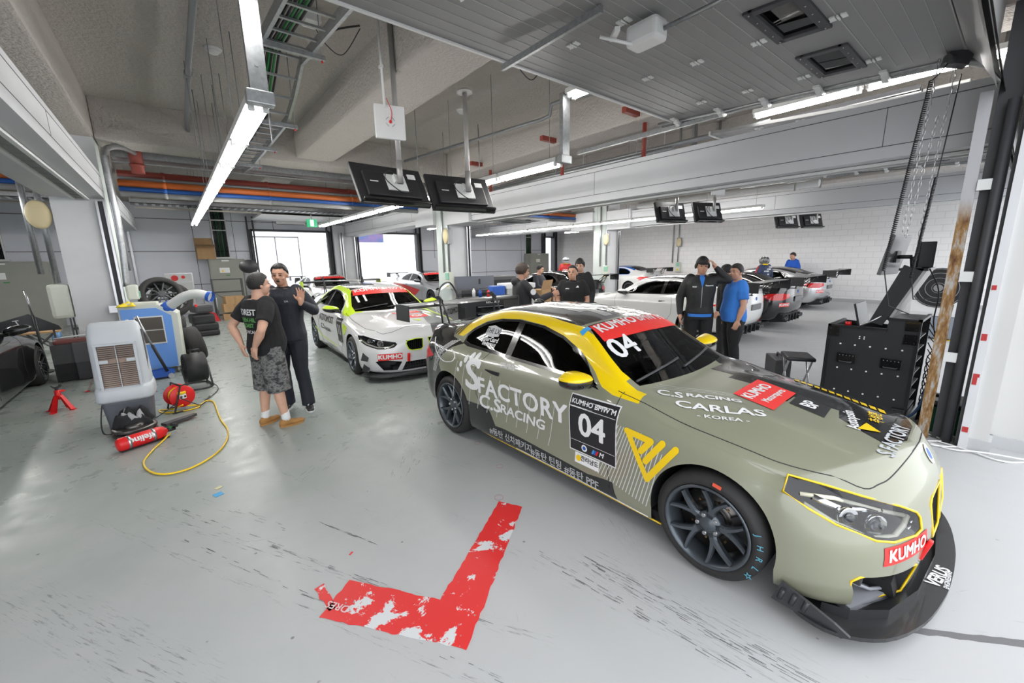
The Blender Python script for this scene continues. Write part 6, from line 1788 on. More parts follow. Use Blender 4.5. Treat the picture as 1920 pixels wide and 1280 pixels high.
SIL = paintm('silver paint', (0.50, 0.51, 0.52), 0.24, 0.6, 0.6)
BLUEP = paintm('blue paint', (0.02, 0.10, 0.40), 0.25, 0.0, 0.6)
REDP = paintm('red livery paint', (0.55, 0.02, 0.02), 0.25, 0.0, 0.6)
c1 = dup(G, (11.75, 7.1, 0), PI, 'black coupe with red tail lamps and black wing, next to the white coupe')
recolor(c1, {'plain white paint': BM, 'silver wheel': M['rim_black']})
c2 = dup(G, (16.4, 7.6, 0), PI, 'silver coupe with blue and red roof bands by the white block wall')
recolor(c2, {'plain white paint': SIL, 'silver wheel': M['rim_black']})
c3 = dup(G, (10.35, 12.3, 0), PI, 'black coupe behind the seated man, its wing end against the far grey pillar')
recolor(c3, {'plain white paint': BM, 'silver wheel': M['rim_black']})
c4 = dup(G, (17.5, 14.5, 0), PI, 'white, blue and red coupe deep in the last bay past the far grey pillar')
recolor(c4, {'black metallic paint': BLUEP, 'silver wheel': M['rim_black']})
c5 = dup(G, (8.85, 14.9, 0), 0.06, 'silver coupe with red banner standing behind the tool cabinet bay near the rear opening')
recolor(c5, {'plain white paint': SIL, 'silver wheel': M['rim_black']})
c6 = dup(G, (4.6, 15.5, 0), 0.0, 'race coupe with red banner half out of the first rear opening, behind number 11')
recolor(c6, {'silver wheel': M['rim_black']})
c7 = dup(G, (-2.98, 12.2, 0), PI, 'black coupe in the dim bay beyond the big grey cooler, nose to the back wall')
recolor(c7, {'plain white paint': BM, 'silver wheel': M['rim_black'], 'sticker red': BM, 'white vinyl': BM})
c7.location = (-2.72, 9.66, 0)
# livery bands of the silver coupe
for (root, pts, m) in ((c2, [(-.5, 2.6), (-.15, 2.6), (-.10, 1.5), (-.5, 1.5)], BLUEP), (c2, [(.1, 3.0), (.5, 3.0), (.5, 2.3), (.1, 2.5)], REDP), (c4, [(-.5, 2.6), (.0, 2.6), (.1, 1.5), (-.5, 1.5)], REDP)):
 CG.decal('livery_band', [pts], top_m(0, 0), (0, 0, -1), m, root, .004)
CG.decal('livery_band', [[(-2.4, .85), (-3.1, .95), (-3.6, .60), (-3.2, .30), (-2.6, .45)]], frame((-1, 0, 0), (0, -1, 0), (0, 0, 1)), (1, 0, 0), REDP, c4, .004)
CG.decal('livery_band', [[(-2.9, .85), (-3.4, .95), (-3.7, .70), (-3.4, .50), (-3.0, .6)]], frame((1, 0, 0), (0, 1, 0), (0, 0, 1)) @ Matrix.Diagonal((-1, 1, 1, 1)), (-1, 0, 0), BLUEP, c3, .004)
CG.decal('livery_band', [[(-1.0, .60), (-2.4, .80), (-3.3, .85), (-3.0, .5), (-1.4, .35)]], frame((-1, 0, 0), (0, -1, 0), (0, 0, 1)), (1, 0, 0), REDP, c5, .004)
# ======================= things on the floor, left side =======================
M['cool_grey'] = mat('light grey cooler plastic', (0.52, 0.55, 0.58), 0.42)
M['cool_dark'] = mat('slate cooler base', (0.11, 0.115, 0.135), 0.5)
M['cool_blue'] = mat('blue enamel', (0.14, 0.33, 0.78), 0.4)
M['cream'] = mat('pale plastic', (0.64, 0.66, 0.58), 0.5)
M['honey'] = mat('brown cooling pad', (0.36, 0.27, 0.22), 0.9, bump=(80, .8, .01))
M['olive'] = mat('olive grey enamel', (0.28, 0.285, 0.25), 0.5, noise=(3, (.25, .255, .22), .5))

# evaporative cooler: curved shell in profile (y, z), grille to the pit lane side
t = thing('air_cooler', 'light grey evaporative air cooler with dark slate base and beige honeycomb grille, before the near pillar', 'air cooler', (-.60, 6.30, 0), math.radians(-3))
t['label'] = 'light grey evaporative air cooler with dark slate base and honeycomb grille'
def shell(prof_f, prof_b, wtab, name, m, parent, bev=.0):
 """stack of rounded sections: for each z, front y, back y, half width"""
 b = MB(); rings = []
 for (z, yf, yb, w) in wtab:
  ring = []
  n = 24; cy = (yf + yb) / 2; hy = (yb - yf) / 2
  for k in range(n):
   a = 2 * PI * k / n; c, s_ = math.cos(a), math.sin(a)
   ring.append(b.bm.verts.new((w * math.copysign(abs(c) ** .35, c), cy + hy * math.copysign(abs(s_) ** .35, s_), z)))
  rings.append(ring)
 fs = []
 for r0, r1 in zip(rings[:-1], rings[1:]):
  for k in range(24): fs.append(b.bm.faces.new((r0[k], r0[(k + 1) % 24], r1[(k + 1) % 24], r1[k])))
 fs.append(b.bm.faces.new(rings[0][::-1])); fs.append(b.bm.faces.new(rings[-1])); b._fin(fs, True)
 o = b.build(name, m, parent)
 return o
body = shell(None, None, [(.36, -.20, .20, .225), (.40, -.205, .20, .235), (.55, -.19, .20, .232), (.75, -.17, .19, .228), (.95, -.16, .16, .225), (1.08, -.14, .12, .22), (1.17, -.10, .06, .205), (1.20, -.05, .02, .18)], 'body', 'cool_grey', t)
shell(None, None, [(.0, -.165, .165, .185), (.02, -.17, .17, .19), (.30, -.19, .19, .215), (.37, -.197, .195, .222)], 'base', 'cool_dark', t)
shell(None, None, [(.335, -.225, .215, .24), (.36, -.235, .22, .248), (.46, -.225, .215, .246), (.50, -.20, .205, .236)], 'water_tank', 'cool_grey', t)
b = MB(); b.box((0, -.172, .72), (.30, .02, .50), (-.06, 0, 0)); b.build('cooling_pad', 'honey', t)
b = MB()
for k in range(22):
 if k in (13, 14): continue
 b.box((0, -.190 + .0004 * k, .50 + .0215 * k), (.30, .012, .006), (-.06, 0, 0))
b.build('louvre', 'black', t)
b = MB()
for x in (-.15, 0, .15): b.box((x, -.193, .73), (.006, .014, .48), (-.06, 0, 0))
b.box((-.11, -.195, .79), (.07, .015, .035)); b.box((.11, -.195, .79), (.07, .015, .035)); b.box((0, -.19, .97), (.34, .016, .02)); b.box((0, -.19, .49), (.34, .016, .02))
for x in (-.16, .16): b.box((x, -.19, .73), (.02, .016, .50), (-.06, 0, 0))
b.build('grille_frame', 'cool_grey', t)
b = MB(); b.prism([(-.10, .55), (.02, .52), (.05, 1.08), (-.05, 1.1)], 'X', .218, .228); b.build('side_outlet', 'dark', t)
for x in (-.15, .15):
 b = MB(); b.cyl((x - .015, -.15, -.0), (x + .015, -.15, .03), .02); b.build('caster', 'black', t)
b = MB(); b.tube(spline([(-.21, -.12, .30), (-.24, -.15, .12), (-.22, -.25, .02), (-.15, -.32, .015)], 6), .007, 6); b.build('power_cord', 'black', t)

# blue and cream spot cooler with duct
t = thing('spot_cooler', 'blue and cream industrial spot cooler with white duct hose, behind the grey cooler', 'air cooler', (-.38, 9.05, 0), math.radians(-4))
b = MB(); b.prism([(-.33, .12), (.24, .12), (.26, .98), (.08, 1.12), (-.36, 1.12)], 'Y', -.16, -.13) ; b.build('front_panel', 'cool_blue', t)
b = MB(); b.prism([(-.34, .11), (.32, .11), (.34, 1.0), (.12, 1.16), (-.38, 1.16)], 'Y', -.13, .45); b.build('housing', 'cream', t)
b = MB(); b.box((-.10, .05, 1.18), (.40, .32, .06), None, .02); b.build('top_cover', 'cream', t)
b = MB(); b.box((-.03, -.166, .76), (.36, .012, .46)); b.build('filter_frame', 'white_metal', t)
b = MB(); b.box((-.03, -.174, .87), (.33, .008, .20)); b.box((-.03, -.174, .655), (.33, .008, .20)); b.build('filter', mat('filter mesh', (.10, .09, .08), .9), t)
b = MB(); b.box((-.29, -.163, .93), (.035, .008, .07)); b.build('gauge', 'white', t)
for x, y in ((.22, -.05), (.22, .3), (-.26, -.05)):
 b = MB(); b.cyl((x - .02, y, .05), (x + .02, y, .05), .05); b.box((x, y, .09), (.03, .06, .04)); b.build('caster', 'steel', t)
b = MB(); pts = spline([(.16, -.02, 1.06), (.30, -.10, 1.16), (.48, -.20, 1.28), (.66, -.30, 1.32), (.82, -.38, 1.27)], 6); b.tube(pts, .075, 16)
hose = b.build('duct_hose', mat('white duct hose', (.66, .68, .66), .6), t)
b = MB(); b.cyl(pts[1], pts[5], .092, seg=16); b.cyl(pts[-2], pts[-1] + Vector((.03, -.02, -.01)), .09, seg=16, caps=False); b.build('hose_clamp', 'blue', hose)
# hydraulic jack with long handle
t = thing('floor_jack', 'blue trolley jack whose grey handle leans on the blue spot cooler', 'floor jack', (-.40, 8.62, 0))
b = MB(); b.prism([(-.22, .03), (.16, .03), (.20, .10), (.10, .16), (-.20, .12)], 'Y', -.09, -.07); b.prism([(-.22, .03), (.16, .03), (.20, .10), (.10, .16), (-.20, .12)], 'Y', .07, .09); b.box((-.05, 0, .08), (.3, .15, .05)); b.build('frame', 'blue', t)
for x in (-.17, .14):
 b = MB(); b.cyl((x, -.11, .04), (x, .11, .04), .04); b.build('roller', 'steel', t)
b = MB(); b.cyl((.10, -.10, .12), (-.02, -.10, .56), .022); b.build('grip', 'black', t)
b = MB(); b.cyl((-.02, -.10, .55), (-.14, -.10, 1.04), .015); b.build('handle', 'steel', t)
# yellow gloves on the cooler
def rag(name, label, cat, loc, sx, sy, h, m, seed, n=14, parent=None):
 b = MB(); bm = b.bm; random.seed(seed); V = {}
 for i in range(n + 1):
  for j in range(n + 1):
   u, v = i / n * 2 - 1, j / n * 2 - 1
   r = 1 - .25 * mnoise.noise(Vector((u * 1.3 + seed, v * 1.3, 0)))
   z = max(0.004, h * (.55 + .9 * mnoise.noise(Vector((u * 2.2, v * 2.2, seed)))) * (1 - max(abs(u), abs(v)) ** 3))
   V[i, j] = bm.verts.new((u * sx * r, v * sy * r, z))
 for i in range(n):
  for j in range(n): bm.faces.new((V[i, j], V[i + 1, j], V[i + 1, j + 1], V[i, j + 1])).smooth = True
 o = b.build(name, m, parent, loc)
 sm = o.modifiers.new('thick', 'SOLIDIFY'); sm.thickness = .006
 if label: tag(o, label, cat)
 return o
rag('work_gloves', 'crumpled yellow work gloves on top of the blue spot cooler', 'gloves', (-.66, 8.98, 1.165), .12, .10, .08, mat('yellow rubber', (.75, .58, .02), .6), 4)
rag('cleaning_cloth', 'yellow cloth lying on the floor near the white round fan cooler', 'cloth', (12.4, .82, 0), .42, .16, .10, MATS['yellow rubber'], 9)

# tyre stack behind
def tyre(name, label, cat, loc, rot, R=.33, w=.24, rimm=True, group=None):
 t = thing(name, label, cat, loc, 0, group); t.rotation_euler = rot
 b = MB(); b.lathe([(R * .70, -w / 2 + .02), (R * .74, -w / 2), (R * .93, -w / 2), (R, -w / 2 + .04), (R, w / 2 - .04), (R * .93, w / 2), (R * .74, w / 2), (R * .70, w / 2 - .02)], (0, 0, 0), 'Z', 36, closed=True)
 b.build('tyre', 'rubber', t)
 if rimm:
  b = MB(); b.lathe([(R * .72, w / 2 - .015), (R * .68, w / 2 - .03), (R * .66, -w / 2 + .02), (R * .70, -w / 2 + .02)], (0, 0, 0), 'Z', 30)
  for k in range(10):
   a = 2 * PI * k / 10; b.box((R * .36 * math.cos(a), R * .36 * math.sin(a), w / 2 - .06), (R * .62, .022, .03), (0, 0, a))
  b.cyl((0, 0, w / 2 - .09), (0, 0, w / 2 - .03), .06); b.build('rim', 'rim_black', t)
 return t
tyre('spare_slick', 'big racing wheel leaning at the top of the heap behind the blue spot cooler', 'wheel', (-.26, 10.95, 1.20), (1.15, 0, .15), .36, .30)
tyre('spare_slick', 'racing wheel under the leaning one behind the spot cooler hose', 'wheel', (-.12, 11.3, 1.08), (1.2, 0, .3), .36, .28)
for k, (x, y, lab) in enumerate(((-.25, 11.0, 'lowest tyre of the stack behind the blue spot cooler'), (-.22, 11.02, 'second tyre up in the stack behind the blue spot cooler'), (-.27, 10.98, 'third tyre up in the stack behind the blue spot cooler'))):
 tyre('slick', lab, 'tyre', (x, y, .13 + .25 * k), (0, 0, .4 * k), .33, .24)
tyre('slick', 'tyre standing upright beside the fan, behind the spot cooler', 'tyre', (.10, 9.75, .33), (0, math.radians(80), .2), .33, .24)
# dark folded mats and bucket seat parts behind the tyres
t = thing('seat_cushion_pile', 'black seat and cushions piled past the tyres under the hose', 'seat', (.42, 13.2, 0))
for k, (dx, w, h) in enumerate(((0, .62, .16), (.03, .52, .20), (-.02, .48, .26), (0.0, .40, .22))):
 b = MB(); b.box((dx, 0, .08 + sum((.16, .20, .26, .22)[:k]) + 0 * h), (w, .5, h * .92), (0, 0, .08 * k), .05); b.build('cushion', 'black' if k != 3 else 'dark', t)
b = MB(); b.box((-.10, -.26, .74), (.05, .03, .18), None, .01); b.build('strap', 'red', t)

# drum fan
t = thing('drum_fan', 'black drum fan on a tubular stand past the cable reel', 'fan', (.05, 7.62, 0), math.radians(8))
b = MB(); b.lathe([(.20, -.13), (.215, -.12), (.215, .12), (.20, .13), (.19, .12), (.19, -.12)], (0, 0, .30), 'X', 36, closed=True); b.build('drum', 'black', t)
b = MB()
for s_ in (-.125, .125):
 for r in (.05, .09, .13, .17): b.tube([(s_, r * math.cos(a), .30 + r * math.sin(a)) for a in [2 * PI * k / 24 for k in range(24)]], .0025, 4, closed=True)
b.build('grille', 'dark', t)
b = MB(); b.cyl((-.05, 0, .30), (.08, 0, .30), .05); 
for k in range(3): b.box((0, .09 * math.cos(k * 2.09), .30 + .09 * math.sin(k * 2.09)), (.05, .1, .14), (k * 2.09, .0, .4))
b.build('rotor', 'dark', t)
b = MB(); b.tube(spline([(.13, -.20, .015), (.13, .20, .015), (-.13, .20, .015), (-.13, -.20, .015)], 4, True), .013, 8, closed=True); b.tube([(-.15, -.2, .02), (-.16, 0, .30)], .013, 8); b.tube([(.15, -.2, .02), (.16, 0, .30)], .013, 8); b.tube([(.15, .2, .02), (.16, 0, .30)], .013, 8); b.build('stand', 'dark', t)
b = MB(); b.tube([(-.05, 0, .515), (-.05, 0, .56), (.08, 0, .56), (.08, 0, .515)], .013, 8); b.build('handle', 'black', t)
b = MB(); b.tube(spline([(.1, -.1, .1), (.18, -.3, .02), (.1, -.6, .012), (-.10, -.95, .02)], 6), .006, 6); b.build('power_cord', 'black', t)

# cable reel and its yellow cable
t = thing('cable_reel', 'red cable reel wound with yellow cable on a black stand', 'cable reel', (-.16, 6.52, 0), math.radians(20))
for s_ in (-.085, .085):
 b = MB(); b.lathe([(0, s_ - .006), (.132, s_ - .006), (.138, s_), (.132, s_ + .006), (0, s_ + .006)], (0, 0, .185), 'Y', 32); b.build('flange', 'red', t)
b = MB()
for k in range(7): b.tube([((.085 + .006 * (k % 2)) * math.cos(a), -.066 + .022 * k, .185 + (.085 + .006 * (k % 2)) * math.sin(a)) for a in [2 * PI * i / 24 for i in range(24)]], .0125, 6, closed=True)
b.build('wound_cable', 'yellow', t)
b = MB(); b.box((0, -.10, .185), (.075, .02, .06), None, .01); b.build('socket_plate', 'white', t)
b = MB(); b.box((-.01, -.105, .235), (.09, .03, .035), None, .01); b.build('switch', 'yellow', t)
b = MB()
for x in (-.02, .02): b.cyl((x, -.112, .185), (x, -.108, .185), .013)
b.build('socket', 'black', t)
b = MB()
for y in (-.13, .13): b.tube([(-.14, y, .01), (-.12, y, .01), (-.02, y, .33), (.04, y, .345)] if y < 0 else [(-.14, y, .01), (.14, y, .01)], .010, 8)
b.tube([(-.12, -.13, .01), (.15, -.13, .01)], .010, 8); b.tube([(-.10, .13, .01), (-.02, .13, .34)], .010, 8); b.tube([(-.02, -.13, .335), (-.02, .13, .34)], .011, 8); b.build('stand', 'black', t)
cab = [(-.10, 6.42, .06), (.02, 6.50, .02), (.10, 6.66, .012), (.17, 6.55, .012), (.18, 6.1, .012), (.19, 5.7, .012), (.22, 5.3, .012), (.18, 4.95, .012), (.08, 4.68, .012), (-.10, 4.48, .012), (-.28, 4.47, .012), (-.40, 4.62, .012), (-.46, 4.9, .012), (-.40, 5.2, .012), (-.33, 5.40, .012), (-.27, 5.55, .03)]
b = MB(); b.tube(spline(cab, 8), .0085, 8); tag(b.build('extension_cable', 'yellow'), 'yellow extension cable looping over the floor before the red reel', 'cable')
b = MB(); b.tube(spline([(-.14, 6.35, .10), (-.25, 6.5, .03), (-.38, 6.62, .012), (-.32, 6.45, .012), (-.10, 6.38, .012), (.02, 6.45, .012), (-.05, 6.6, .012)], 6), .0085, 8); tag(b.build('extension_cable', 'yellow'), 'short yellow cable coil under the red reel', 'cable')
b = MB(); b.tube(spline([(-.15, 6.38, .18), (-.02, 6.30, .10), (.05, 6.5, .02), (.15, 6.9, .01)], 6), .006, 6); b.tube(spline([(-.2, 6.4, .12), (-.4, 6.3, .02), (-.62, 6.08, .015)], 6), .006, 6); tag(b.build('mains_cable', 'black'), 'thin black cord plugged into the red cable reel', 'cable')

# fire extinguisher, brake discs, towel, duct piece
t = thing('fire_extinguisher', 'red fire suppression bottle with white lettering lying in front of the grey cooler', 'fire extinguisher', (-.47, 5.45, .075), math.radians(24))
b = MB(); b.lathe([(0, -.22), (.05, -.215), (.066, -.195), (.066, .12), (.055, .165), (.03, .19), (.02, .2), (.018, .23), (0, .23)], (0, 0, 0), 'X', 24); b.build('bottle', 'red', t)
for x in (-.13, .07):
 b = MB(); b.lathe([(.067, x - .012), (.0685, x - .012), (.0685, x + .012), (.067, x + .012)], (0, 0, 0), 'X', 24); b.build('band', 'steel', t)
b = MB(); b.box((0, 0, -.067), (.40, .07, .012), None, .003); b.build('bracket', 'black', t)
b = MB(); b.cyl((.20, 0, 0), (.27, 0, 0), .022); b.box((.26, -.02, .04), (.06, .03, .03), (0, .5, 0)); b.build('valve', 'black', t)
b = MB(); b.box((.24, 0, .03), (.05, .035, .012), (0, -.6, 0)); b.build('valve_tag', MATS['green cable'], t)
b = MB()
me = text_mesh('lifeline', .085, .003)
k = b.bm
k.from_mesh(me)
bmesh.ops.subdivide_edges(k, edges=[e for e in k.edges if e.calc_length() > .01], cuts=2)
for v in k.verts:
 a = v.co.y / .067; x = -v.co.x - .03
 v.co = Vector((x, -.0675 * math.cos(a - .35), -.0675 * math.sin(a - .35)))
b.build('lettering', 'white', t)
t = thing('brake_discs', 'two ventilated brake discs stacked on the floor under the dark cloth', 'brake disc', (-.56, 5.86, 0), math.radians(10))
for k in range(2):
 b = MB(); z = .02 + .048 * k
 b.lathe([(.09, z), (.185, z), (.187, z + .004), (.187, z + .03), (.185, z + .034), (.09, z + .034)], (0, 0, 0), 'Z', 40, closed=True); b.lathe([(0, z + .06), (.075, z + .06), (.085, z + .05), (.085, z)], (0, 0, 0), 'Z', 24)
 for j in range(40):
  a = 2 * PI * j / 40; b.box((.186 * math.cos(a), .186 * math.sin(a), z + .017), (.006, .004, .022), (0, 0, a))
 b.build('disc', 'disc', t)
rag('towel', 'crumpled black and grey towel draped over the brake discs', 'towel', (-.57, 5.97, .10), .17, .14, .20, mat('black towel', (.012, .012, .014), .9), 2, 18)
rag('rag', 'light grey inner side of the towel on the brake discs', 'cloth', (-.57, 5.94, .135), .10, .075, .185, mat('grey towel', (.35, .35, .36), .9), 7, 12)
b = MB(); b.prism([(-.35, 5.92), (-.05, 6.08), (-.02, 6.04), (-.08, 5.98), (-.30, 5.84)], 'Z', .02, .05); tag(b.build('air_duct_scoop', 'dark'), 'black plastic duct piece beside the brake discs', 'duct piece')

# jack stands
def jack_stand(loc, rz, label):
 t = thing('jack_stand', label, 'jack stand', loc, rz)
 for k in range(4):
  a = PI / 4 + k * PI / 2; c, s_ = math.cos(a), math.sin(a)
  b = MB(); q = [Vector((.13 * c, .13 * s_, 0)), Vector((.035 * c, .035 * s_, .20))]; n = Vector((-s_, c, 0))
  b.quad(q[0] - n * .03, q[0] + n * .03, q[1] + n * .022, q[1] - n * .022); b.quad(q[0] - n * .03 + Vector((c, s_, 0)) * -.02, q[0] + n * .03 + Vector((c, s_, 0)) * -.02, q[1] + n * .022 - Vector((c, s_, 0)) * .01, q[1] - n * .022 - Vector((c, s_, 0)) * .01)
  b.box((.125 * c, .125 * s_, .006), (.05, .05, .01), (0, 0, a)); b.build('leg', 'red', t)
 b = MB(); b.cyl((0, 0, .15), (0, 0, .27), .032, .028); b.box((.035, 0, .25), (.06, .05, .02)); b.build('collar', 'red', t)
 b = MB(); b.cyl((0, 0, .2), (0, 0, .31), .018); b.prism([(-.05, .335), (-.03, .30), (.03, .30), (.05, .335), (.035, .335), (.02, .32), (-.02, .32), (-.035, .335)], 'Y', -.025, .025); b.build('saddle', 'black', t)
 return t
jack_stand((-1.36, 7.55, 0), .3, 'red jack stand standing alone on the floor by the dim bay')
jack_stand((-1.10, 8.45, 0), .9, 'red jack stand half hidden behind the grey air cooler')
# car seats against the pillar
t = thing('car_seats', 'black and dark red car seat pair standing by the near pillar', 'car seat', (-1.42, 9.55, 0), math.radians(8))
for x, c, m in ((-.14, 0, 'black'), (.10, -.06, 'dark')):
 b = MB(); b.prism([(c - .10, .02), (c + .12, .02), (c + .16, .52), (c + .05, .64), (c - .10, .60), (c - .14, .3)], 'X', x - .12, x + .12); b.build('seat_shell', m, t)
b = MB(); b.box((.0, .02, .62), (.44, .22, .10), None, .04); b.build('red_upholstery', mat('oxblood leather', (.13, .025, .02), .5), t)
b = MB(); b.tube([(-.2, .0, .69), (.1, -.1, .72), (.3, 0, .70)], .012); b.build('slide_rail', 'white_metal', t)
# spotless junk by the cabinet: trestle, crates, bottles
t = thing('folding_trestle', 'small wooden and black folding trestle in the dim bay', 'trestle', (-2.35, 13.0, 0))
for y in (-.15, .15):
 b = MB(); b.tube([(-.25, y, 0), (.2, y, .45)], .014); b.tube([(.25, y, 0), (-.2, y, .45)], .014); b.build('leg', 'dark', t)
b = MB(); b.box((0, 0, .46), (.55, .4, .03)); b.build('top', 'cardboard', t)
t = thing('shelf_rack', 'low dark rack loaded with parts beside the olive cabinet', 'rack', (-1.75, 15.2, 0))
for z in (.25, .6, .95):
 b = MB(); b.box((0, 0, z), (.9, .45, .03)); b.build('shelf', 'dark', t)
for x in (-.43, .43):
 b = MB(); b.box((x, -.2, .5), (.03, .03, 1.0)); b.box((x, .2, .5), (.03, .03, 1.0)); b.build('upright', 'dark', t)
for k, (x, z, m, lab) in enumerate(((-.2, .62, 'white', 'white canister with yellow label on the dark rack'), (.1, .62, 'white', 'second white canister on the dark rack'), (.1, .97, 'white', 'white canister on top of the dark rack'))):
 o = thing('canister', lab, 'canister', (-1.75 + x, 15.1, z)); b = MB(); b.cyl((0, 0, 0), (0, 0, .2), .08, seg=16); b.build('can', m, o); b = MB(); b.cyl((0, 0, .14), (0, 0, .18), .082, seg=16); b.build('label_band', 'yellow', o)
b = MB(); b.box((-1.75, 15.1, .36), (.34, .3, .18), None, .02); tag(b.build('tool_case', mat('teal case', (.0, .14, .14), .5)), 'teal power tool case on the lowest rack shelf', 'case')
b = MB(); b.cyl((-2.45, 14.8, 0), (-2.45, 14.8, .3), .09, seg=14); tag(b.build('water_bottle', mat('pale blue bottle', (.12, .25, .45), .3)), 'blue water bottle standing by the olive cabinet', 'bottle')
# pale oval junction panel on the conduit
t = thing('control_box', 'cream control box with round knobs on the pillar conduits by the dim bay', 'control box', (-1.44, 9.92, 1.25))
b = MB(); b.box((-.06, 0, 0), (.26, .12, .56), None, .05); b.build('case', 'cream', t)
for k in range(4):
 b = MB(); b.cyl((.02, -.062, .18 - .12 * k), (.02, -.075, .18 - .12 * k), .022); b.build('knob', 'cream', t)
t = thing('control_box', 'cream control box under the fat conduit beside the blue spot cooler', 'control box', (-.60, 9.74, 1.35))
b = MB(); b.box((0, 0, 0), (.16, .14, .26), None, .03); b.build('case', 'cream', t); b = MB(); b.box((.085, 0, -.04), (.02, .1, .12), None, .01); b.build('green_socket', mat('sea green', (.25, .5, .38), .4), t)

# ---- back wall furniture ----
def cabinet(loc, w, h, d, label, stickers=True):
 t = thing('electrical_cabinet', label, 'cabinet', loc)
 b = MB(); b.box((0, 0, h / 2), (w, d, h), None, .01); b.build('body', 'olive', t)
 b = MB(); b.box((0, -d / 2 - .008, h / 2), (w - .06, .016, h - .08), None, .004); dr = b.build('door', 'olive', t)
 b = MB(); b.box((w / 2 - .09, -d / 2 - .025, h * .48), (.03, .02, .14)); b.build('handle', 'black', dr)
 b = MB(); b.box((-w * .10, -d / 2 - .019, h * .80), (.30, .004, .18)); b.box((-w * .05, -d / 2 - .019, h * .97), (.22, .004, .04)); b.build('notice', 'white', dr)
 b = MB(); b.prism([(-w * .10 - .10, h * .80 - .05), (-w * .10 - .02, h * .80 - .05), (-w * .10 - .06, h * .80 + .04)], 'Y', -d / 2 - .024, -d / 2 - .020); b.build('warning_mark', 'yellow', dr)
 b = MB(); b.box((-w * .02, -d / 2 - .019, h * .71), (.12, .004, .03)); b.build('green_label', MATS['green cable'], dr)
 return t
cabinet((-3.65, 18.35, 0), 1.7, 1.98, .6, 'wide olive electrical cabinet in the dim bay')
cabinet((1.55, 18.45, 0), 1.08, 1.98, .5, 'olive electrical cabinet behind the cartons, left of the first rear opening')
cabinet((16.95, 18.45, 0), 1.5, 2.08, .5, 'olive electrical cabinet beside the narrow bright doorway')
b_ = thing('cardboard_box', 'opened cardboard carton resting on top of the olive cabinet', 'box', (.98, 18.45, 1.985), .05)
b = MB(); b.box((0, 0, .22), (.52, .40, .44), None, .004); b.build('carton', 'cardboard', b_)
b = MB(); b.box((0, -.33, .46), (.54, .28, .01), (.25, 0, 0)); b.box((0, .2, .6), (.52, .01, .28), (-.1, 0, 0)); b.build('flap', 'cardboard', b_)
t = thing('wall_outlet_panel', 'stainless wall panel with red sockets on the back wall behind the tyres', 'panel', (.12, YB, .75))
b = MB(); b.b2((-.40, -.03, -.70), (.40, -.002, .78), .004); b.build('frame', 'steel', t)
b = MB(); b.b2((-.36, -.035, .48), (.36, -.028, .74)); b.b2((-.36, -.035, -.64), (.36, -.028, .44)); b.build('cover', 'white_metal', t)
b = MB(); b.cyl((-.12, -.06, .6), (-.12, -.03, .6), .10); b.build('siren', 'red', t)
b = MB(); b.cyl((.12, -.05, .63), (.12, -.03, .63), .055); b.build('lamp', 'red', t)
# wire shelf and cartons
t = thing('wire_shelf', 'black metal shelf with small parts in front of the olive cabinet', 'shelf', (1.35, 16.95, 0))
for x in (-.42, .42):
 b = MB(); b.box((x, -.18, .66), (.03, .03, 1.32)); b.box((x, .18, .66), (.03, .03, 1.32)); b.build('upright', 'dark', t)
for z in (.12, .88, 1.30):
 b = MB(); b.box((0, 0, z), (.84, .38, .025)); b.build('shelf_board', 'dark', t)
b = MB(); b.tube([(-.4, -.2, .88), (.4, -.2, .2)], .008); b.build('brace', 'dark', t)
for k, (x, y, z, w, h, lab) in enumerate(((1.30, 16.45, 0, .46, .20, 'carton at the foot of the pile by the wire shelf'), (1.62, 16.35, 0, .34, .26, 'carton beside the pile, wrapped round with red tape'), (1.40, 16.45, .26, .62, .26, 'middle carton of the pile by the wire shelf'), (1.42, 16.45, .52, .52, .24, 'top carton of the pile by the wire shelf'))):
 o = thing('cardboard_box', lab, 'box', (x, y, z), .05 * k)
 b = MB(); b.box((0, 0, h / 2), (w, .36, h), None, .004); b.build('carton', 'cardboard', o)
 b = MB(); b.box((0, 0, h / 2), (w * .12, .364, h + .004)); b.build('tape', mat('brown tape', (.30, .18, .08), .4) if k != 1 else 'red', o)
b = MB(); b.prism([(-.26, 0), (.26, 0), (.16, .24), (.04, .29), (-.12, .26)], 'Y', -.14, .14); o = b.build('duffel_bag', mat('red canvas', (.42, .015, .02), .8), None, (.72, 16.35, .003)); tag(o, 'red canvas bag on the floor before the back wall', 'bag')
b = MB(); b.tube([(-.02, 16.7, .7 - .7), (-.02, 16.7, .7)], .02); o = b.build('steel_bar', 'steel', None, (.99, 0, .02)); tag(o, 'steel jack handle leaning near the red canvas bag', 'handle')
t = thing('helmet_stand', 'black padded bag on a tubular stand behind the man in black t-shirt', 'stand', (1.72, 14.2, 0))
b = MB(); b.ball((0, 0, 1.72), .25, 16, (1.0, .8, .78)); b.build('bag', 'black', t)
b = MB()
for x in (-.15, .15): b.tube([(x, 0, 0), (x, 0, 1.6)], .018)
for z in (.3, .6, .9, 1.2): b.tube([(-.15, 0, z), (.15, 0, z)], .012)
b.build('stand_frame', 'dark', t)
b = MB(); b.box((0, -.17, 1.70), (.10, .01, .04)); b.build('badge', 'white', t)
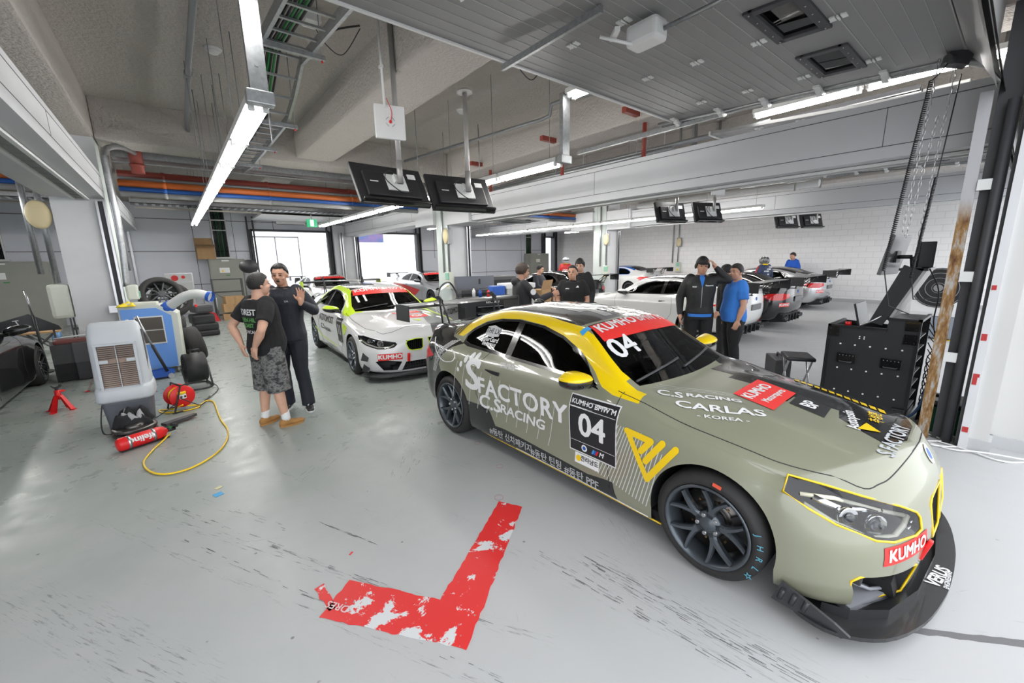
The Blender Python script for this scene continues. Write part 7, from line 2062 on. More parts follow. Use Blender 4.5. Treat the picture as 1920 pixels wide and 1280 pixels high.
# pillar boxes
for (x, y, lab) in ((5.78, 9.80, 'cream electric box with green socket on the second pillar'), (12.50, 9.80, 'cream electric box with green socket on the far grey pillar'), (19.0, 10.6, 'cream electric box with dials on the white block wall')):
 t = thing('socket_box', lab, 'electric box', (x, y, 1.25))
 b = MB(); b.box((0, 0, 0), (.16, .24, .46), None, .02); b.build('case', 'cream', t)
 b = MB(); b.box((-.09, -.04, .12), (.03, .16, .18), None, .01); b.build('green_lid', MATS['sea green'], t)
 b = MB(); b.cyl((-.10, -.03, -.12), (-.08, -.03, -.12), .04); b.build('dial', 'yellow', t)
 t = thing('wall_speaker', lab.replace('cream electric box with green socket', 'cream round alarm fitting high').replace('cream electric box with dials', 'cream round alarm fitting high'), 'alarm', (x, y, 2.42))
 b = MB(); b.box((.0, 0, 0), (.08, .22, .42), None, .01); b.build('back_plate', 'conduit', t); b = MB(); b.ball((-.05, 0, 0), .19, 14, (.35, .6, 1.05)); b.build('dome', MATS['cream plastic'], t)
 for k, dy in enumerate((-.16, .12)):
  b = MB(); b.tube([(x + .048, y + dy + .22, 1.45), (x + .048, y + dy + .22, 3.75)], .028, 8)
  tag(b.build('conduit', 'galv'), ('thin galvanised conduit nearer the pit lane, above the ' if k == 0 else 'thin galvanised conduit farther in, above the ') + ' '.join(lab.split()[:3]) + ' ' + ' '.join(lab.split()[-4:]), 'conduit')

# ---- tool cabinets in the middle ----
t = thing('tool_chest', 'large black tool chest with open lid and drawers beside the second pillar', 'tool chest', (6.35, 9.25, 0), math.radians(-14))
b = MB(); b.box((0, 0, .48), (1.15, .5, .84), None, .01); b.build('cabinet', 'black', t)
b = MB(); b.box((0, 0, .96), (1.15, .5, .10), None, .01); b.build('worktop_tray', 'dark', t)
b = MB(); b.box((0, .26, 1.17), (1.12, .03, .36), (-.08, 0, 0), .008); b.build('lid', mat('blue grey lid', (.13, .14, .17), .4), t)
b = MB(); b.box((.12, .235, 1.20), (.05, .012, .14)); b.build('lid_latch', 'black', t)
for k in range(6):
 for x in (-.29, .29):
  b = MB(); b.box((x, -.256, .14 + .13 * k), (.54, .012, .115), None, .003); dr = b.build('drawer', 'black_gloss', t)
  b = MB(); b.box((x, -.268, .185 + .13 * k), (.46, .012, .014)); b.build('handle', 'steel', dr)
b = MB(); b.text('NESSPRO', .08, frame((.25, -.266, .80), (1, 0, 0), (0, 0, 1)), .002); b.build('lettering', 'white', t)
for x in (-.5, .5):
 b = MB(); b.cyl((x, -.2, .04), (x + .03, -.2, .04), .04); b.build('caster', 'rubber', t)
t = thing('tool_trolley', 'lower black roller cabinet with chrome drawer handles before the tool chest', 'tool trolley', (5.15, 7.4, 0), math.radians(-14))
b = MB(); b.box((0, 0, .52), (.95, .5, .92), None, .01); b.build('cabinet', 'black', t)
for k in range(5):
 b = MB(); b.box((.1, -.256, .16 + .15 * k), (.66, .012, .13), None, .003); dr = b.build('drawer', 'black_gloss', t)
 b = MB(); b.box((.1, -.268, .205 + .15 * k), (.58, .012, .014)); b.build('handle', 'steel', dr)
b = MB(); b.text('RECARO', .08, frame((.15, -.266, .90), (1, 0, 0), (0, 0, 1)), .002); b.build('lettering', 'white', t)
for x, y, h, m, lab in ((-.2, .0, .22, 'white', 'white spray bottle on the black roller cabinet'), (.0, .05, .18, 'blue', 'blue can on the black roller cabinet'), (.15, -.05, .16, 'redtape', 'red grease gun end on the black roller cabinet')):
 q = thing('bottle', lab, 'bottle', (5.15 + x, 7.4 + y, .985)); b = MB(); b.lathe([(0, 0), (.035, 0), (.035, h * .7), (.015, h * .85), (.015, h), (0, h)], (0, 0, 0), 'Z', 14); b.build('bottle_body', m, q); b = MB(); b.cyl((0, 0, h * .95), (0, 0, h * 1.05), .018); b.build('bottle_cap', 'black', q)
t = thing('white_storage_bin', 'white plastic bin with blue basket beside the tool chest', 'bin', (6.55, 7.9, 0), math.radians(-12))
b = MB(); b.box((0, 0, .55), (.75, .5, 1.1), None, .02); b.build('bin', mat('pale grey plastic', (.50, .52, .50), .5), t); b = MB(); b.box((0, 0, 1.15), (.80, .55, .12), None, .02); b.build('lid', 'white', t)
b = MB(); b.box((-.58, -.1, 1.06), (.32, .3, .22), None, .02); b.build('basket', 'blue', t); b = MB(); b.box((-.58, -.1, .48), (.3, .28, .95)); b.build('basket_stand', 'dark', t)
o = thing('cardboard_box', 'opened carton behind the man in the hooded jacket', 'box', (7.35, 7.9, 0), .3); b = MB(); b.box((0, 0, .5), (.5, .4, 1.0)); b.build('carton', 'cardboard', o); b = MB(); b.box((0, -.22, 1.12), (.5, .01, .26), (.3, 0, 0)); b.build('flap', 'cardboard', o)
b = MB(); b.box((8.2, 11.3, .62), (1.9, .7, 1.24), None, .12); tag(b.build('covered_stand', 'black'), 'large black covered stand behind the seated man', 'stand')

# ======================= pit cart at the right =======================
t = thing('flight_case_cart', 'tall black flight case cart with recessed handles beside the rusty rail', 'flight case', (5.80, .58, 0))
M['case'] = mat('black case laminate', (0.016, 0.017, 0.02), 0.42, bump=(260, .25, .002))
M['case_edge'] = mat('black anodised edge', (0.03, 0.03, 0.032), 0.35, 0.6)
W, H1, H2, D = .74, .98, 1.10, .62
b = MB(); b.prism([(0, .04), (W, .04), (W, H1), (W * .34, H1 - .02), (W * .32, H2), (0, H2)], 'X', 0, .03); b.build('side_panel', 'case', t)
b = MB(); b.prism([(0, .04), (W, .04), (W, H1), (W * .34, H1 - .02), (W * .32, H2), (0, H2)], 'X', D - .03, D); b.build('side_panel', 'case', t)
b = MB(); b.b2((.03, W - .03, .04), (D - .03, W, H1)); b.b2((.03, 0, .04), (D - .03, W, .08)); b.b2((.03, 0, H2 - .02), (D - .03, W * .32, H2)); b.b2((.03, W * .34, H1 - .25), (D - .03, W, H1 - .23)); b.build('carcass', 'case', t)
b = MB()
ed = [((0, 0, .04), (0, 0, H2)), ((0, W, .04), (0, W, H1)), ((0, 0, .04), (0, W, .04)), ((0, 0, H2), (0, W * .32, H2)), ((0, W * .34, H1), (0, W, H1)), ((D, 0, .04), (D, 0, H2)), ((0, 0, H2), (D, 0, H2)), ((0, 0, .04), (D, 0, .04)), ((D, W, .04), (D, W, H1)), ((0, W, H1), (D, W, H1))]
for p, q in ed:
 p, q = Vector(p), Vector(q); b.box((p + q) / 2, [abs(a) + .028 for a in (q - p)])
b.build('edge_trim', 'case_edge', t)
for (y, z) in ((0, .1), (0, H2 - .06), (W, .1), (W, H1 - .06), (0, .9)):
 b = MB(); b.box((-.016, y + (.05 if y == 0 else -.05), z), (.012, .11, .11), None, .004)
 for dy in (-.03, .03):
  for dz in (-.03, .03): b.ball((-.024, y + (.05 if y == 0 else -.05) + dy, z + dz), .006, 6)
 b.build('corner_plate', 'black_gloss', t)
for y in (.17, .55):
 b = MB(); b.box((-.012, y, .62), (.012, .17, .11), None, .003); b.build('handle_dish', 'black_gloss', t)
 b = MB(); b.tube([(-.03, y - .055, .59), (-.045, y - .05, .585), (-.045, y + .05, .585), (-.03, y + .055, .59)], .007, 6); b.build('handle', 'dark', t)
 b = MB(); 
 for k in range(5): b.ball((-.02, y - .06 + .03 * k, .655), .005, 6)
 b.build('rivet', 'steel', t)
b = MB()
for z in (.78, .50, .24):
 for k in range(5): b.cyl((-.004, .10 + .13 * k, z), (-.001, .10 + .13 * k, z), .009, seg=10)
for y in (.42, .46):
 for z in (.88, .86): b.cyl((-.004, y, z), (-.001, y, z), .007, seg=10)
b.build('screw', 'white', t)
for k in range(7):
 b = MB(); b.b2((.05, .0, .12 + .13 * k), (D - .05, .5, .13 + .13 * k)); b.build('rack_shelf', mat('grey aluminium', (.30, .31, .33), .35, .7), t)
for z, h in ((.16, .09), (.42, .10), (.70, .08), (.84, .08)):
 b = MB(); b.b2((.06, .03, z), (D - .06, .45, z + h)); b.build('rack_unit', 'dark', t)
for x in (.06, D - .06):
 for y in (.06, W - .06):
  b = MB(); b.cyl((x, y - .015, .035), (x, y + .015, .035), .035); b.build('caster', 'black', t)
# tilted console, silver inside panel, monitor
b = MB(); b.prism([(W * .46, 1.08), (W * .36, 1.08), (.05, 1.62), (.08, 1.64), (.22, 1.62)], 'X', .06, .10); b.prism([(W * .55, 1.05), (W * .40, 1.02), (.06, 1.60), (.20, 1.66)], 'X', .03, .07); b.build('console_side', 'case', t)
b = MB(); b.prism([(W * .36, 1.08), (W * .34, 1.06), (.03, 1.60), (.05, 1.62)], 'X', .08, D - .04); b.build('console_back', mat('brushed light panel', (.55, .55, .54), .4, .4), t)
b = MB(); b.b2((.06, .02, 1.60), (D - .04, .24, 1.625)); b.build('console_top', 'case', t)
b = MB(); b.box((.34, W * .72, 1.10), (.46, .02, .26), (-.25, 0, 0)); b.build('open_lid', 'case', t)
b = MB(); b.tube([(.04, W * .66, .98), (.04, W * .42, 1.12)], .012); b.build('lid_stay', 'steel', t)
b = MB(); b.cyl((.12, W - .14, .98), (.12, W - .14, 1.02), .03); b.build('stop_button', 'red', t)
m = thing('computer_monitor', 'tilted computer monitor on the flight case cart, seen from its side', 'monitor', (6.08, .90, 1.76), math.radians(-7))
b = MB(); b.box((0, .0, 0), (.52, .035, .42), (.18, 0, 0), .008); b.build('case', mat('monitor shell', (.12, .12, .125), .35), m); b = MB(); b.box((0, .019, 0), (.50, .003, .40), (.18, 0, 0)); b.build('screen', 'black_gloss', m)
b = MB(); b.cyl((0, -.02, -.02), (0, -.14, -.02), .02); b.box((0, -.02, -.02), (.12, .03, .12)); b.tube([(0, -.14, -.02), (0, -.16, -.14)], .018); b.build('arm', 'black', m)
m = thing('speaker_pair', 'two black desk speakers on the flight case console', 'speaker', (6.10, .66, 1.63), .1)
for x in (-.09, .12):
 b = MB(); b.box((x, 0, .13), (.10, .12, .26), (0, 0, .2), .01); b.build('speaker_box', 'black', m)
b = MB()
for k in range(7):
 z0 = 1.0 - .08 * k; b.tube(spline([(5.82 + .06 * k, .52, z0 + .1), (5.86 + .05 * k, .44 - .02 * (k % 3), z0 - .1), (5.90, .50, z0 - .3), (5.84 + .04 * k, .46, max(.05, z0 - .5)), (5.9, .5, .04)], 5), .005, 5)
b.tube(spline([(5.95, .6, 1.62), (5.88, .50, 1.4), (5.90, .5, 1.1), (5.86, .45, .9)], 5), .006, 5)
tag(b.build('cables', 'black'), 'tangle of thin black cables hanging behind the flight case cart', 'cables')
# side stools
t = thing('folding_stool', 'black folding step stool beside the flight case cart', 'stool', (6.35, 1.75, 0), .5)
b = MB(); b.box((0, 0, .44), (.42, .32, .05), None, .02); b.build('seat', 'black', t)
for y in (-.13, .13):
 b = MB(); b.tube([(-.18, y, 0), (.16, y, .42)], .012); b.build('leg', 'steel', t); b = MB(); b.tube([(.18, y, 0), (-.16, y, .42)], .012); b.build('leg', 'steel', t)
t = thing('equipment_case', 'dark plastic case with carry handle standing beyond the folding stool', 'case', (6.75, 2.1, 0), .6)
b = MB(); b.box((0, 0, .16), (.5, .2, .30), None, .02); b.build('case_body', 'dark', t); b = MB(); b.tube([(-.2, 0, .3), (-.2, 0, .36), (.05, 0, .36), (.05, 0, .3)], .015); b.build('handle', 'dark', t)
# crate, power strip, cords
t = thing('plastic_crate', 'dark green plastic crate on the floor behind the rusty rail', 'crate', (6.02, .30, 0), .15)
b = MB()
gr = mat('dark green plastic', (.005, .09, .045), .5)
for x in (-.26, .26): b.b2((x - .008, -.17, 0), (x + .008, .17, .26))
for y in (-.17, .17): b.b2((-.26, y - .008, 0), (.26, y + .008, .26))
b.b2((-.26, -.17, 0), (.26, .17, .01)); b.build('crate_wall', gr, t)
b = MB()
for k in range(8): b.b2((-.22 + .06 * k, -.182, .06), (-.18 + .06 * k, -.178, .18))
b.build('slots', 'black', t)
b = MB(); b.box((0, 0, .28), (.54, .36, .03), (0, .05, 0), .01); b.build('tray', 'dark', t)
t = thing('power_strip', 'white power strip with black plugs lying over the green crate', 'power strip', (5.86, .36, .31), .9)
b = MB(); b.box((0, 0, 0), (.30, .065, .045), None, .01); b.build('strip_body', 'white', t)
for k in range(4):
 b = MB(); b.box((-.09 + .06 * k, 0, .035), (.035, .035, .04), None, .006); b.build('plug', 'black', t)
b = MB(); b.tube(spline([(5.90, .50, .32), (5.88, .40, .30), (5.84, .30, .2), (5.72, .22, .02), (5.62, .10, .01), (5.58, .06, .01), (5.72, .00, .30), (5.72, -.03, .55) , (5.9, -.54, .62)][:6] + [(5.45, .12, .012), (5.30, .30, .012), (5.42, .45, .012), (5.60, .38, .012), (5.50, .26, .012), (5.35, .38, .012)], 8), .008, 6); tag(b.build('mains_cable', 'white'), 'white power cord looped on the floor by the rail foot', 'cord')
b = MB(); b.tube(spline([(5.45, .30, .012), (5.38, .08, .012), (5.30, -.10, .012), (5.42, -.25, .012), (5.60, -.55, .10), (5.80, -.60, .22), (6.2, -.62, .28)], 8), .008, 6); b.tube(spline([(5.40, .42, .012), (5.30, .2, .012), (5.36, .0, .03), (5.52, -.54, .06), (5.75, -.56, .28), (6.3, -.6, .36)], 8), .008, 6); tag(b.build('mains_cable', 'white'), 'white power cords running off round the white front column', 'cord')
b = MB(); b.tube(spline([(5.55, .37, 1.3), (5.60, .40, .9), (5.66, .44, .5), (5.72, .48, .22), (5.80, .60, .05), (5.7, .9, .02)], 8), .013, 8); tag(b.build('air_hose', mat('dark blue hose', (.03, .07, .16), .4)), 'dark blue air hose dropping along the rusty rail', 'hose')
# far round fan cooler
t = thing('fan_cooler', 'white evaporative cooler with a large round black fan by the block wall', 'air cooler', (12.3, 1.0, 0), math.radians(82))
b = MB(); b.box((0, 0, .95), (.95, .5, 1.0), None, .10); b.build('body', 'white', t)
b = MB(); b.box((0, 0, .24), (.95, .52, .44), None, .03); b.build('tank', mat('blue grey tank', (.25, .28, .33), .5), t)
b = MB(); b.cyl((0, .26, 1.05), (0, .24, 1.05), .40, seg=36); b.build('fan_grille', 'black', t)
q = MB()
for r in (.1, .2, .3, .38): q.tube([(r * math.cos(a), .268, 1.05 + r * math.sin(a)) for a in [2 * PI * k / 32 for k in range(32)]], .006, 5, closed=True)
q.cyl((0, .27, 1.05), (0, .29, 1.05), .07, seg=20); q.build('fan_ring', 'conduit', t)

# tall folded carbon bonnet and handle in the dim bay
t = thing('bonnet_panel', 'carbon bonnet panel leaning in the dim bay beside the black coupe', 'bonnet', (-2.15, 10.75, 0), .2)
b = MB(); b.prism([(-.6, .80), (.10, 1.02), (.42, .78), (.45, .70), (-.6, .74)], 'Y', -.02, .02); b.build('panel', 'carbon', t)
b = MB(); b.text('T', .12, frame((-.05, -.023, .88), (1, .0, .1), (-.3, 0, 1)), .002); b.build('logo', 'white', t)
b = MB()
for x in (-.5, .35): b.tube([(x, 0, 0), (x, 0, .78)], .015)
b.build('stand', 'dark', t)
t = thing('steel_lever', 'long steel jack handle with black grip upright in the dim bay', 'handle', (-1.95, 10.6, 0))
b = MB(); b.cyl((0, 0, .0), (-.02, 0, 1.0), .02); b.build('grip', 'black', t); b = MB(); b.cyl((-.02, 0, 1.0), (-.05, 0, 1.42), .017); b.build('rod', 'steel', t)

# ======================= outside the rear openings =======================
M['out_white'] = mat('sunlit white panel', (.80, .80, .80), .5)
t = thing('truck_box', 'white box truck body with double doors outside the first rear opening', 'truck', (5.3, 31.0, 0))
b = MB(); b.b2((-1.3, 0, .8), (1.5, 6, 3.5), .05); b.build('box_body', 'out_white', t)
for x in (-1.28, .1, 1.48):
 b = MB(); b.b2((x - .02, -.03, .8), (x + .02, 0, 3.48)); b.build('door_edge', 'dark', t)
b = MB(); b.b2((-1.3, -.03, 3.44), (1.5, 0, 3.5)); b.build('top_edge', 'dark', t)
for x in (-1.0, 1.2):
 b = MB(); b.cyl((x, .8, .4), (x + .25, .8, .4), .4); b.build('wheel', 'rubber', t)
b = MB(); b.prism([(-30, 60), (14, 58), (14, 59), (-30, 61)], 'Z', 0, 7); o = b.build('wall_building', 'out_white'); o['kind'] = 'structure'
b = MB(); b.prism([(-18, 0), (4, 0), (2, 6), (-6, 9), (-14, 7.5)], 'Y', 48, 50); o = b.build('hillside', mat('pale hillside', (.62, .60, .56), .9, noise=(.6, (.35, .42, .22), .8))); o['kind'] = 'structure'
b = MB(); b.box((13.4, 36.44, 4.4), (3.0, .1, 1.9)); tag(b.build('banner', mat('blue poster', (.06, .10, .24), .5, noise=(1.5, (.30, .10, .20), .5))), 'dark blue banner hung outside the second rear opening', 'banner')
b = MB(); b.b2((11, 36.5, 0), (15.2, 38, 6)); o = b.build('wall_outbuilding', 'out_white'); o['kind'] = 'structure'

# ======================= marks on the floor =======================
def peeling(name):
 m = bpy.data.materials.new(name); m.use_nodes = True
 nt = m.node_tree; L = nt.links; bs = nt.nodes['Principled BSDF']
 tc = N_(nt, 'ShaderNodeTexCoord')
 n = N_(nt, 'ShaderNodeTexNoise', Scale=5.0, Detail=9, Roughness=.68, Distortion=.5); L.new(tc.outputs['Object'], n.inputs['Vector'])
 sp = N_(nt, 'ShaderNodeSeparateXYZ'); L.new(tc.outputs['Object'], sp.inputs[0])
 # more worn around the bend of the tape
 ln = N_(nt, 'ShaderNodeVectorMath', operation='DISTANCE'); L.new(tc.outputs['Object'], ln.inputs[0]); ln.inputs[1].default_value = (.62, 1.86, .003)
 mr = N_(nt, 'ShaderNodeMapRange'); mr.inputs[1].default_value = .15; mr.inputs[2].default_value = .50; mr.inputs[3].default_value = .075; mr.inputs[4].default_value = .0; L.new(ln.outputs['Value'], mr.inputs[0])
 ad = N_(nt, 'ShaderNodeMath', operation='ADD'); L.new(n.outputs['Fac'], ad.inputs[0]); L.new(mr.outputs[0], ad.inputs[1])
 r = N_(nt, 'ShaderNodeMapRange'); r.inputs[1].default_value = .575; r.inputs[2].default_value = .587; L.new(ad.outputs[0], r.inputs[0])
 mx = N_(nt, 'ShaderNodeMix'); mx.data_type = 'RGBA'; L.new(r.outputs[0], mx.inputs[0]); mx.inputs[6].default_value = (.72, .022, .022, 1); mx.inputs[7].default_value = (.66, .67, .68, 1)
 v = N_(nt, 'ShaderNodeTexVoronoi', Scale=26.0); L.new(tc.outputs['Object'], v.inputs['Vector'])
 n2 = N_(nt, 'ShaderNodeTexNoise', Scale=5.0, Detail=2.0); L.new(tc.outputs['Object'], n2.inputs['Vector'])
 r2 = N_(nt, 'ShaderNodeMapRange'); r2.inputs[1].default_value = .16; r2.inputs[2].default_value = .12; L.new(v.outputs['Distance'], r2.inputs[0])
 r3 = N_(nt, 'ShaderNodeMapRange'); r3.inputs[1].default_value = .52; r3.inputs[2].default_value = .58; L.new(n2.outputs['Fac'], r3.inputs[0])
 mu = N_(nt, 'ShaderNodeMath', operation='MULTIPLY'); L.new(r2.outputs[0], mu.inputs[0]); L.new(r3.outputs[0], mu.inputs[1])
 mx2 = N_(nt, 'ShaderNodeMix'); mx2.data_type = 'RGBA'; L.new(mu.outputs[0], mx2.inputs[0]); L.new(mx.outputs[2], mx2.inputs[6]); mx2.inputs[7].default_value = (.30, .27, .25, 1)
 L.new(mx2.outputs[2], bs.inputs['Base Color']); bs.inputs['Roughness'].default_value = .5
 return m
def ragged(poly, step, amp, seed):
 random.seed(seed); out = []
 for i in range(len(poly)):
  a = Vector(poly[i]); c = Vector(poly[(i + 1) % len(poly)]); n = max(1, int((c - a).length / step))
  for k in range(n):
   p = a.lerp(c, k / n); out.append((p.x + random.uniform(-amp, amp) * (k > 0), p.y + random.uniform(-amp, amp) * (k > 0)))
 return out
b = MB(); b.prism(ragged([(.54, 2.20), (.335, 2.045), (.82, 1.40), (1.755, 2.09), (1.67, 2.26), (.87, 1.735)], .035, .005, 3), 'Z', .001, .003)
b.prism(ragged([(.365, 2.26), (.385, 2.05), (.42, 2.05), (.42, 2.27)], .03, .006, 5), 'Z', .001, .003)
tag(b.build('floor_marking_tape', peeling('peeling red tape')), 'peeling red angle of floor tape before the sage and black car', 'floor tape')
b = MB(); b.text('DRES', .06, frame((.43, 2.05, .0045), (-.55, .83, 0), (-.83, -.55, 0)), .001); tag(b.build('tape_lettering', mat('faded white print', (.75, .55, .55), .6)), 'faded white letters printed on the torn end of the red tape', 'lettering')
b = MB(); b.box((.03, 3.80, .003), (.06, .06, .002), (0, 0, .3)); tag(b.build('tape_scrap', mat('light blue tape', (.05, .35, .65), .5)), 'small light blue tape scrap on the floor', 'tape')
b = MB(); b.box((.04, 3.92, .003), (.05, .04, .002), (0, 0, .5)); tag(b.build('tape_scrap', mat('pale yellow tape', (.62, .60, .35), .5)), 'pale yellow tape scrap beside the light blue one', 'tape')
for (x, y, r) in ((1.70, 2.30, .035), (2.0, 2.68, .03), (2.12, 3.2, .03)):
 b = MB(); b.tube([(x + r * math.cos(a), y + r * math.sin(a), .001) for a in [2 * PI * k / 24 for k in range(24)]], .0012, 4, closed=True); tag(b.build('pen_circle', mat('pink marker', (.45, .12, .16), .6)), 'small pink pen circle drawn on the floor', 'pen mark', 'pink pen circles on the floor')
random.seed(11)
b = MB()
def skid(x0, y0, x1, y1, w, n, b):
 d = Vector((x1 - x0, y1 - y0)); L_ = d.length; d.normalize(); nn = Vector((-d.y, d.x))
 for k in range(n):
  u = random.random() * L_; l = random.uniform(.02, .09); off = random.uniform(-w, w); ww = random.uniform(.0006, .0022)
  p = Vector((x0, y0)) + d * u + nn * off; q = p + d * l
  b.quad((*(p + nn * ww), .0012), (*(q + nn * ww * .6), .0012), (*(q - nn * ww * .6), .0012), (*(p - nn * ww), .0012))
M['skid'] = mat('rubber scuff', (.16, .16, .165), .75)
skid(-.30, 3.9, .95, 1.5, .02, 60, b); skid(-.36, 3.6, .9, 1.1, .015, 40, b); skid(-.20, 4.0, .4, 2.9, .03, 20, b)
tag(b.build('skid_mark', 'skid'), kind='stuff', label='broken black skid mark crossing under the torn end of the red tape', cat='skid mark')
b = MB(); skid(.55, 2.9, .75, 2.45, .006, 25, b); tag(b.build('skid_mark', 'skid'), kind='stuff', label='short black rubber mark between the reel cable and red tape', cat='skid mark')
b = MB(); skid(1.68, 1.45, 1.86, .36, .05, 90, b); skid(1.5, 1.7, 1.7, .5, .03, 50, b); tag(b.build('skid_mark', 'skid'), kind='stuff', label='long grey scuffs on the floor in front of the splitter', cat='skid mark')
b = MB(); b.prism(ragged([(2.50, .10), (2.53, .12), (3.6, -1.1), (3.56, -1.14)], .04, .004, 8), 'Z', .0008, .0015); tag(b.build('expansion_joint', 'skid'), 'black sealed joint line running out from under the splitter', 'floor joint')
b = MB(); skid(2.6, 5.0, 1.2, 3.0, .12, 60, b); skid(1.5, 4.4, .6, 3.6, .1, 30, b); tag(b.build('skid_mark', 'skid'), kind='stuff', label='faint rubber scuffs on the floor beside the sage car sill', cat='skid mark')
b = MB()
for k in range(60):
 x = random.uniform(7, 15); y = random.uniform(-.3, 2.9); skid(x, y, x + random.uniform(-.9, .9), y + random.uniform(.0, .35), .02, 6, b)
tag(b.build('skid_mark', 'skid'), kind='stuff', label='scattered tyre scuffs on the pale floor behind the parked coupes', cat='skid mark')
b = MB(); b.box((.62, 2.42, .0015), (.03, .012, .001), (0, 0, .6)); tag(b.build('tape_scrap', 'red'), 'tiny red tape scrap above the torn red tape', 'tape')
# ======================= people =======================
def remeshed(mb, name, m, parent, voxel=.012, smooth=3, disp=0.0, seed=0):
 bm = mb.bm; bmesh.ops.recalc_face_normals(bm, faces=bm.faces)
 me = bpy.data.meshes.new(name + '_shape'); bm.to_mesh(me); bm.free()
 o = bpy.data.objects.new(name + '_shape', me)
 r = o.modifiers.new('r', 'REMESH'); r.mode = 'VOXEL'; r.voxel_size = voxel
 if smooth:
  s = o.modifiers.new('s', 'SMOOTH'); s.iterations = smooth; s.factor = .5
 m2 = baked(o)
 bpy.data.objects.remove(o); bpy.data.meshes.remove(me)
 if disp:
  nv = len(m2.vertices); co = [0.0] * (3 * nv); no = [0.0] * (3 * nv)
  m2.vertices.foreach_get('co', co); m2.vertices.foreach_get('normal', no)
  for i in range(nv):
   x, y, z = co[3 * i:3 * i + 3]
   n = (mnoise.noise(Vector((x * 7 + seed, y * 7, z * 5))) + .5 * mnoise.noise(Vector((x * 16, y * 16 + seed, z * 11)))) * disp
   for q in range(3): co[3 * i + q] += no[3 * i + q] * n
  m2.vertices.foreach_set('co', co)
 m2.name = name
 m2.polygons.foreach_set('use_smooth', [True] * len(m2.polygons))
 return mesh_obj(name, m2, m, parent)
def capsule(b, pts, rs, seg=14, flat=1.0):
 pts = [Vector(p) for p in pts]
 P = spline(pts, 4); n = len(P); R_ = []
 for i in range(n):
  u = i / (n - 1) * (len(rs) - 1); k = min(int(u), len(rs) - 2); f = u - k; R_.append(rs[k] * (1 - f) + rs[k + 1] * f)
 b.tube(P, R_, seg); b.ball(P[0], R_[0] * .98, 10); b.ball(P[-1], R_[-1] * .98, 10)
def stack(b, secs, seg=22, p=.85):
 """secs = (centre xyz, half width x, half depth y) going up"""
 rings = []
 for (c, w, d) in secs:
  rings.append([b.bm.verts.new(Vector(c) + Vector((w * math.copysign(abs(math.cos(t)) ** p, math.cos(t)), d * math.copysign(abs(math.sin(t)) ** p, math.sin(t)), 0))) for t in [2 * PI * k / seg for k in range(seg)]])
 for a, c in zip(rings[:-1], rings[1:]):
  for k in range(seg): b.bm.faces.new((a[k], a[(k + 1) % seg], c[(k + 1) % seg], c[k]))
 b.bm.faces.new(rings[0][::-1]); b.bm.faces.new(rings[-1])
def hand(b, wrist, d, n, curl=.3, thumb=1, spread=.10, s=1.0):
 """d along the hand, n out of the palm, thumb = +1/-1 which side the thumb leaves from (along d x n)"""
 d = Vector(d).normalized(); n = Vector(n); n = (n - d * n.dot(d)).normalized(); t = d.cross(n) * thumb
 w = Vector(wrist)
 capsule(b, [w - d * .01, w + d * .04 * s], [.026 * s, .030 * s])
 for k in range(4):
  o = (k - 1.5) * .021 * s
  capsule(b, [w + d * .02 * s - t * o * .6, w + d * .088 * s - t * o], [.015 * s, .0135 * s], 8)
  L = (.074, .083, .078, .062)[k] * s
  dd = (d - t * (k - 1.5) * spread).normalized()
  p = w + d * .088 * s - t * o; pts = [p]; a = 0
  for f, q in ((.46, .8), (.30, 1.0), (.24, .9)):
   a += curl * q; p = p + (dd * math.cos(a) + n * math.sin(a)) * L * f; pts.append(p)
  capsule(b, pts, [.0098 * s, .0092 * s, .0086 * s, .0075 * s], 8)
 p = w + d * .028 * s + t * .024 * s; q = p + (d * .55 + t * .75 + n * .25).normalized() * .040 * s; r = q + (d * .85 + t * .35 + n * .3).normalized() * .034 * s
 capsule(b, [p, q, r], [.0135 * s, .0115 * s, .009 * s], 8)
SKIN = mat('skin', lin('c99a80'), 0.5, noise=(14, lin('bd8a72'), .5))
SKIN2 = mat('lighter skin', lin('d2a68e'), 0.5, noise=(14, lin('c4957e'), .5))
HAIR = mat('black hair', (.012, .010, .009), 0.45, bump=(120, .8, .01))
HAIR_B = mat('dark brown hair', (.045, .025, .016), 0.45, bump=(120, .8, .01))
EYE = mat('eye and brow', (.015, .012, .012), 0.4)
LIP = mat('lips', lin('a5645c'), 0.5)
def head(b, c, Rm, s=1.0):
 """skull, jaw, nose, ears into b; local head frame: face towards -Y"""
 def P(v): return Vector(c) + Rm @ (Vector(v) * s)
 def E(v, r, sc): b.ball(P(v), r * s, 14, sc, Rm.to_euler())
 E((0, .012, .028), .098, (.82, .98, 1.0)); E((0, -.020, -.035), .082, (.82, .88, 1.06)); E((0, -.040, -.085), .042, (.95, .85, .65)); E((0, -.045, .04), .062, (1.0, .72, .60))
 E((0, -.096, -.018), .017, (.85, 1.0, .9)); capsule(b, [P((0, -.088, .022)), P((0, -.108, -.016))], [.009 * s, .0125 * s], 8); E((-.013, -.092, -.022), .010, (1, 1, .8)); E((.013, -.092, -.022), .010, (1, 1, .8))
 for x in (-1, 1):
  E((x * .083, .012, -.010), .026, (.35, .75, 1.15)); E((x * .040, -.066, -.028), .026, (1, .6, .8)); E((x * .030, -.083, .024), .018, (1.2, .45, .45))
 E((0, -.082, -.055), .020, (1.2, .6, .5))
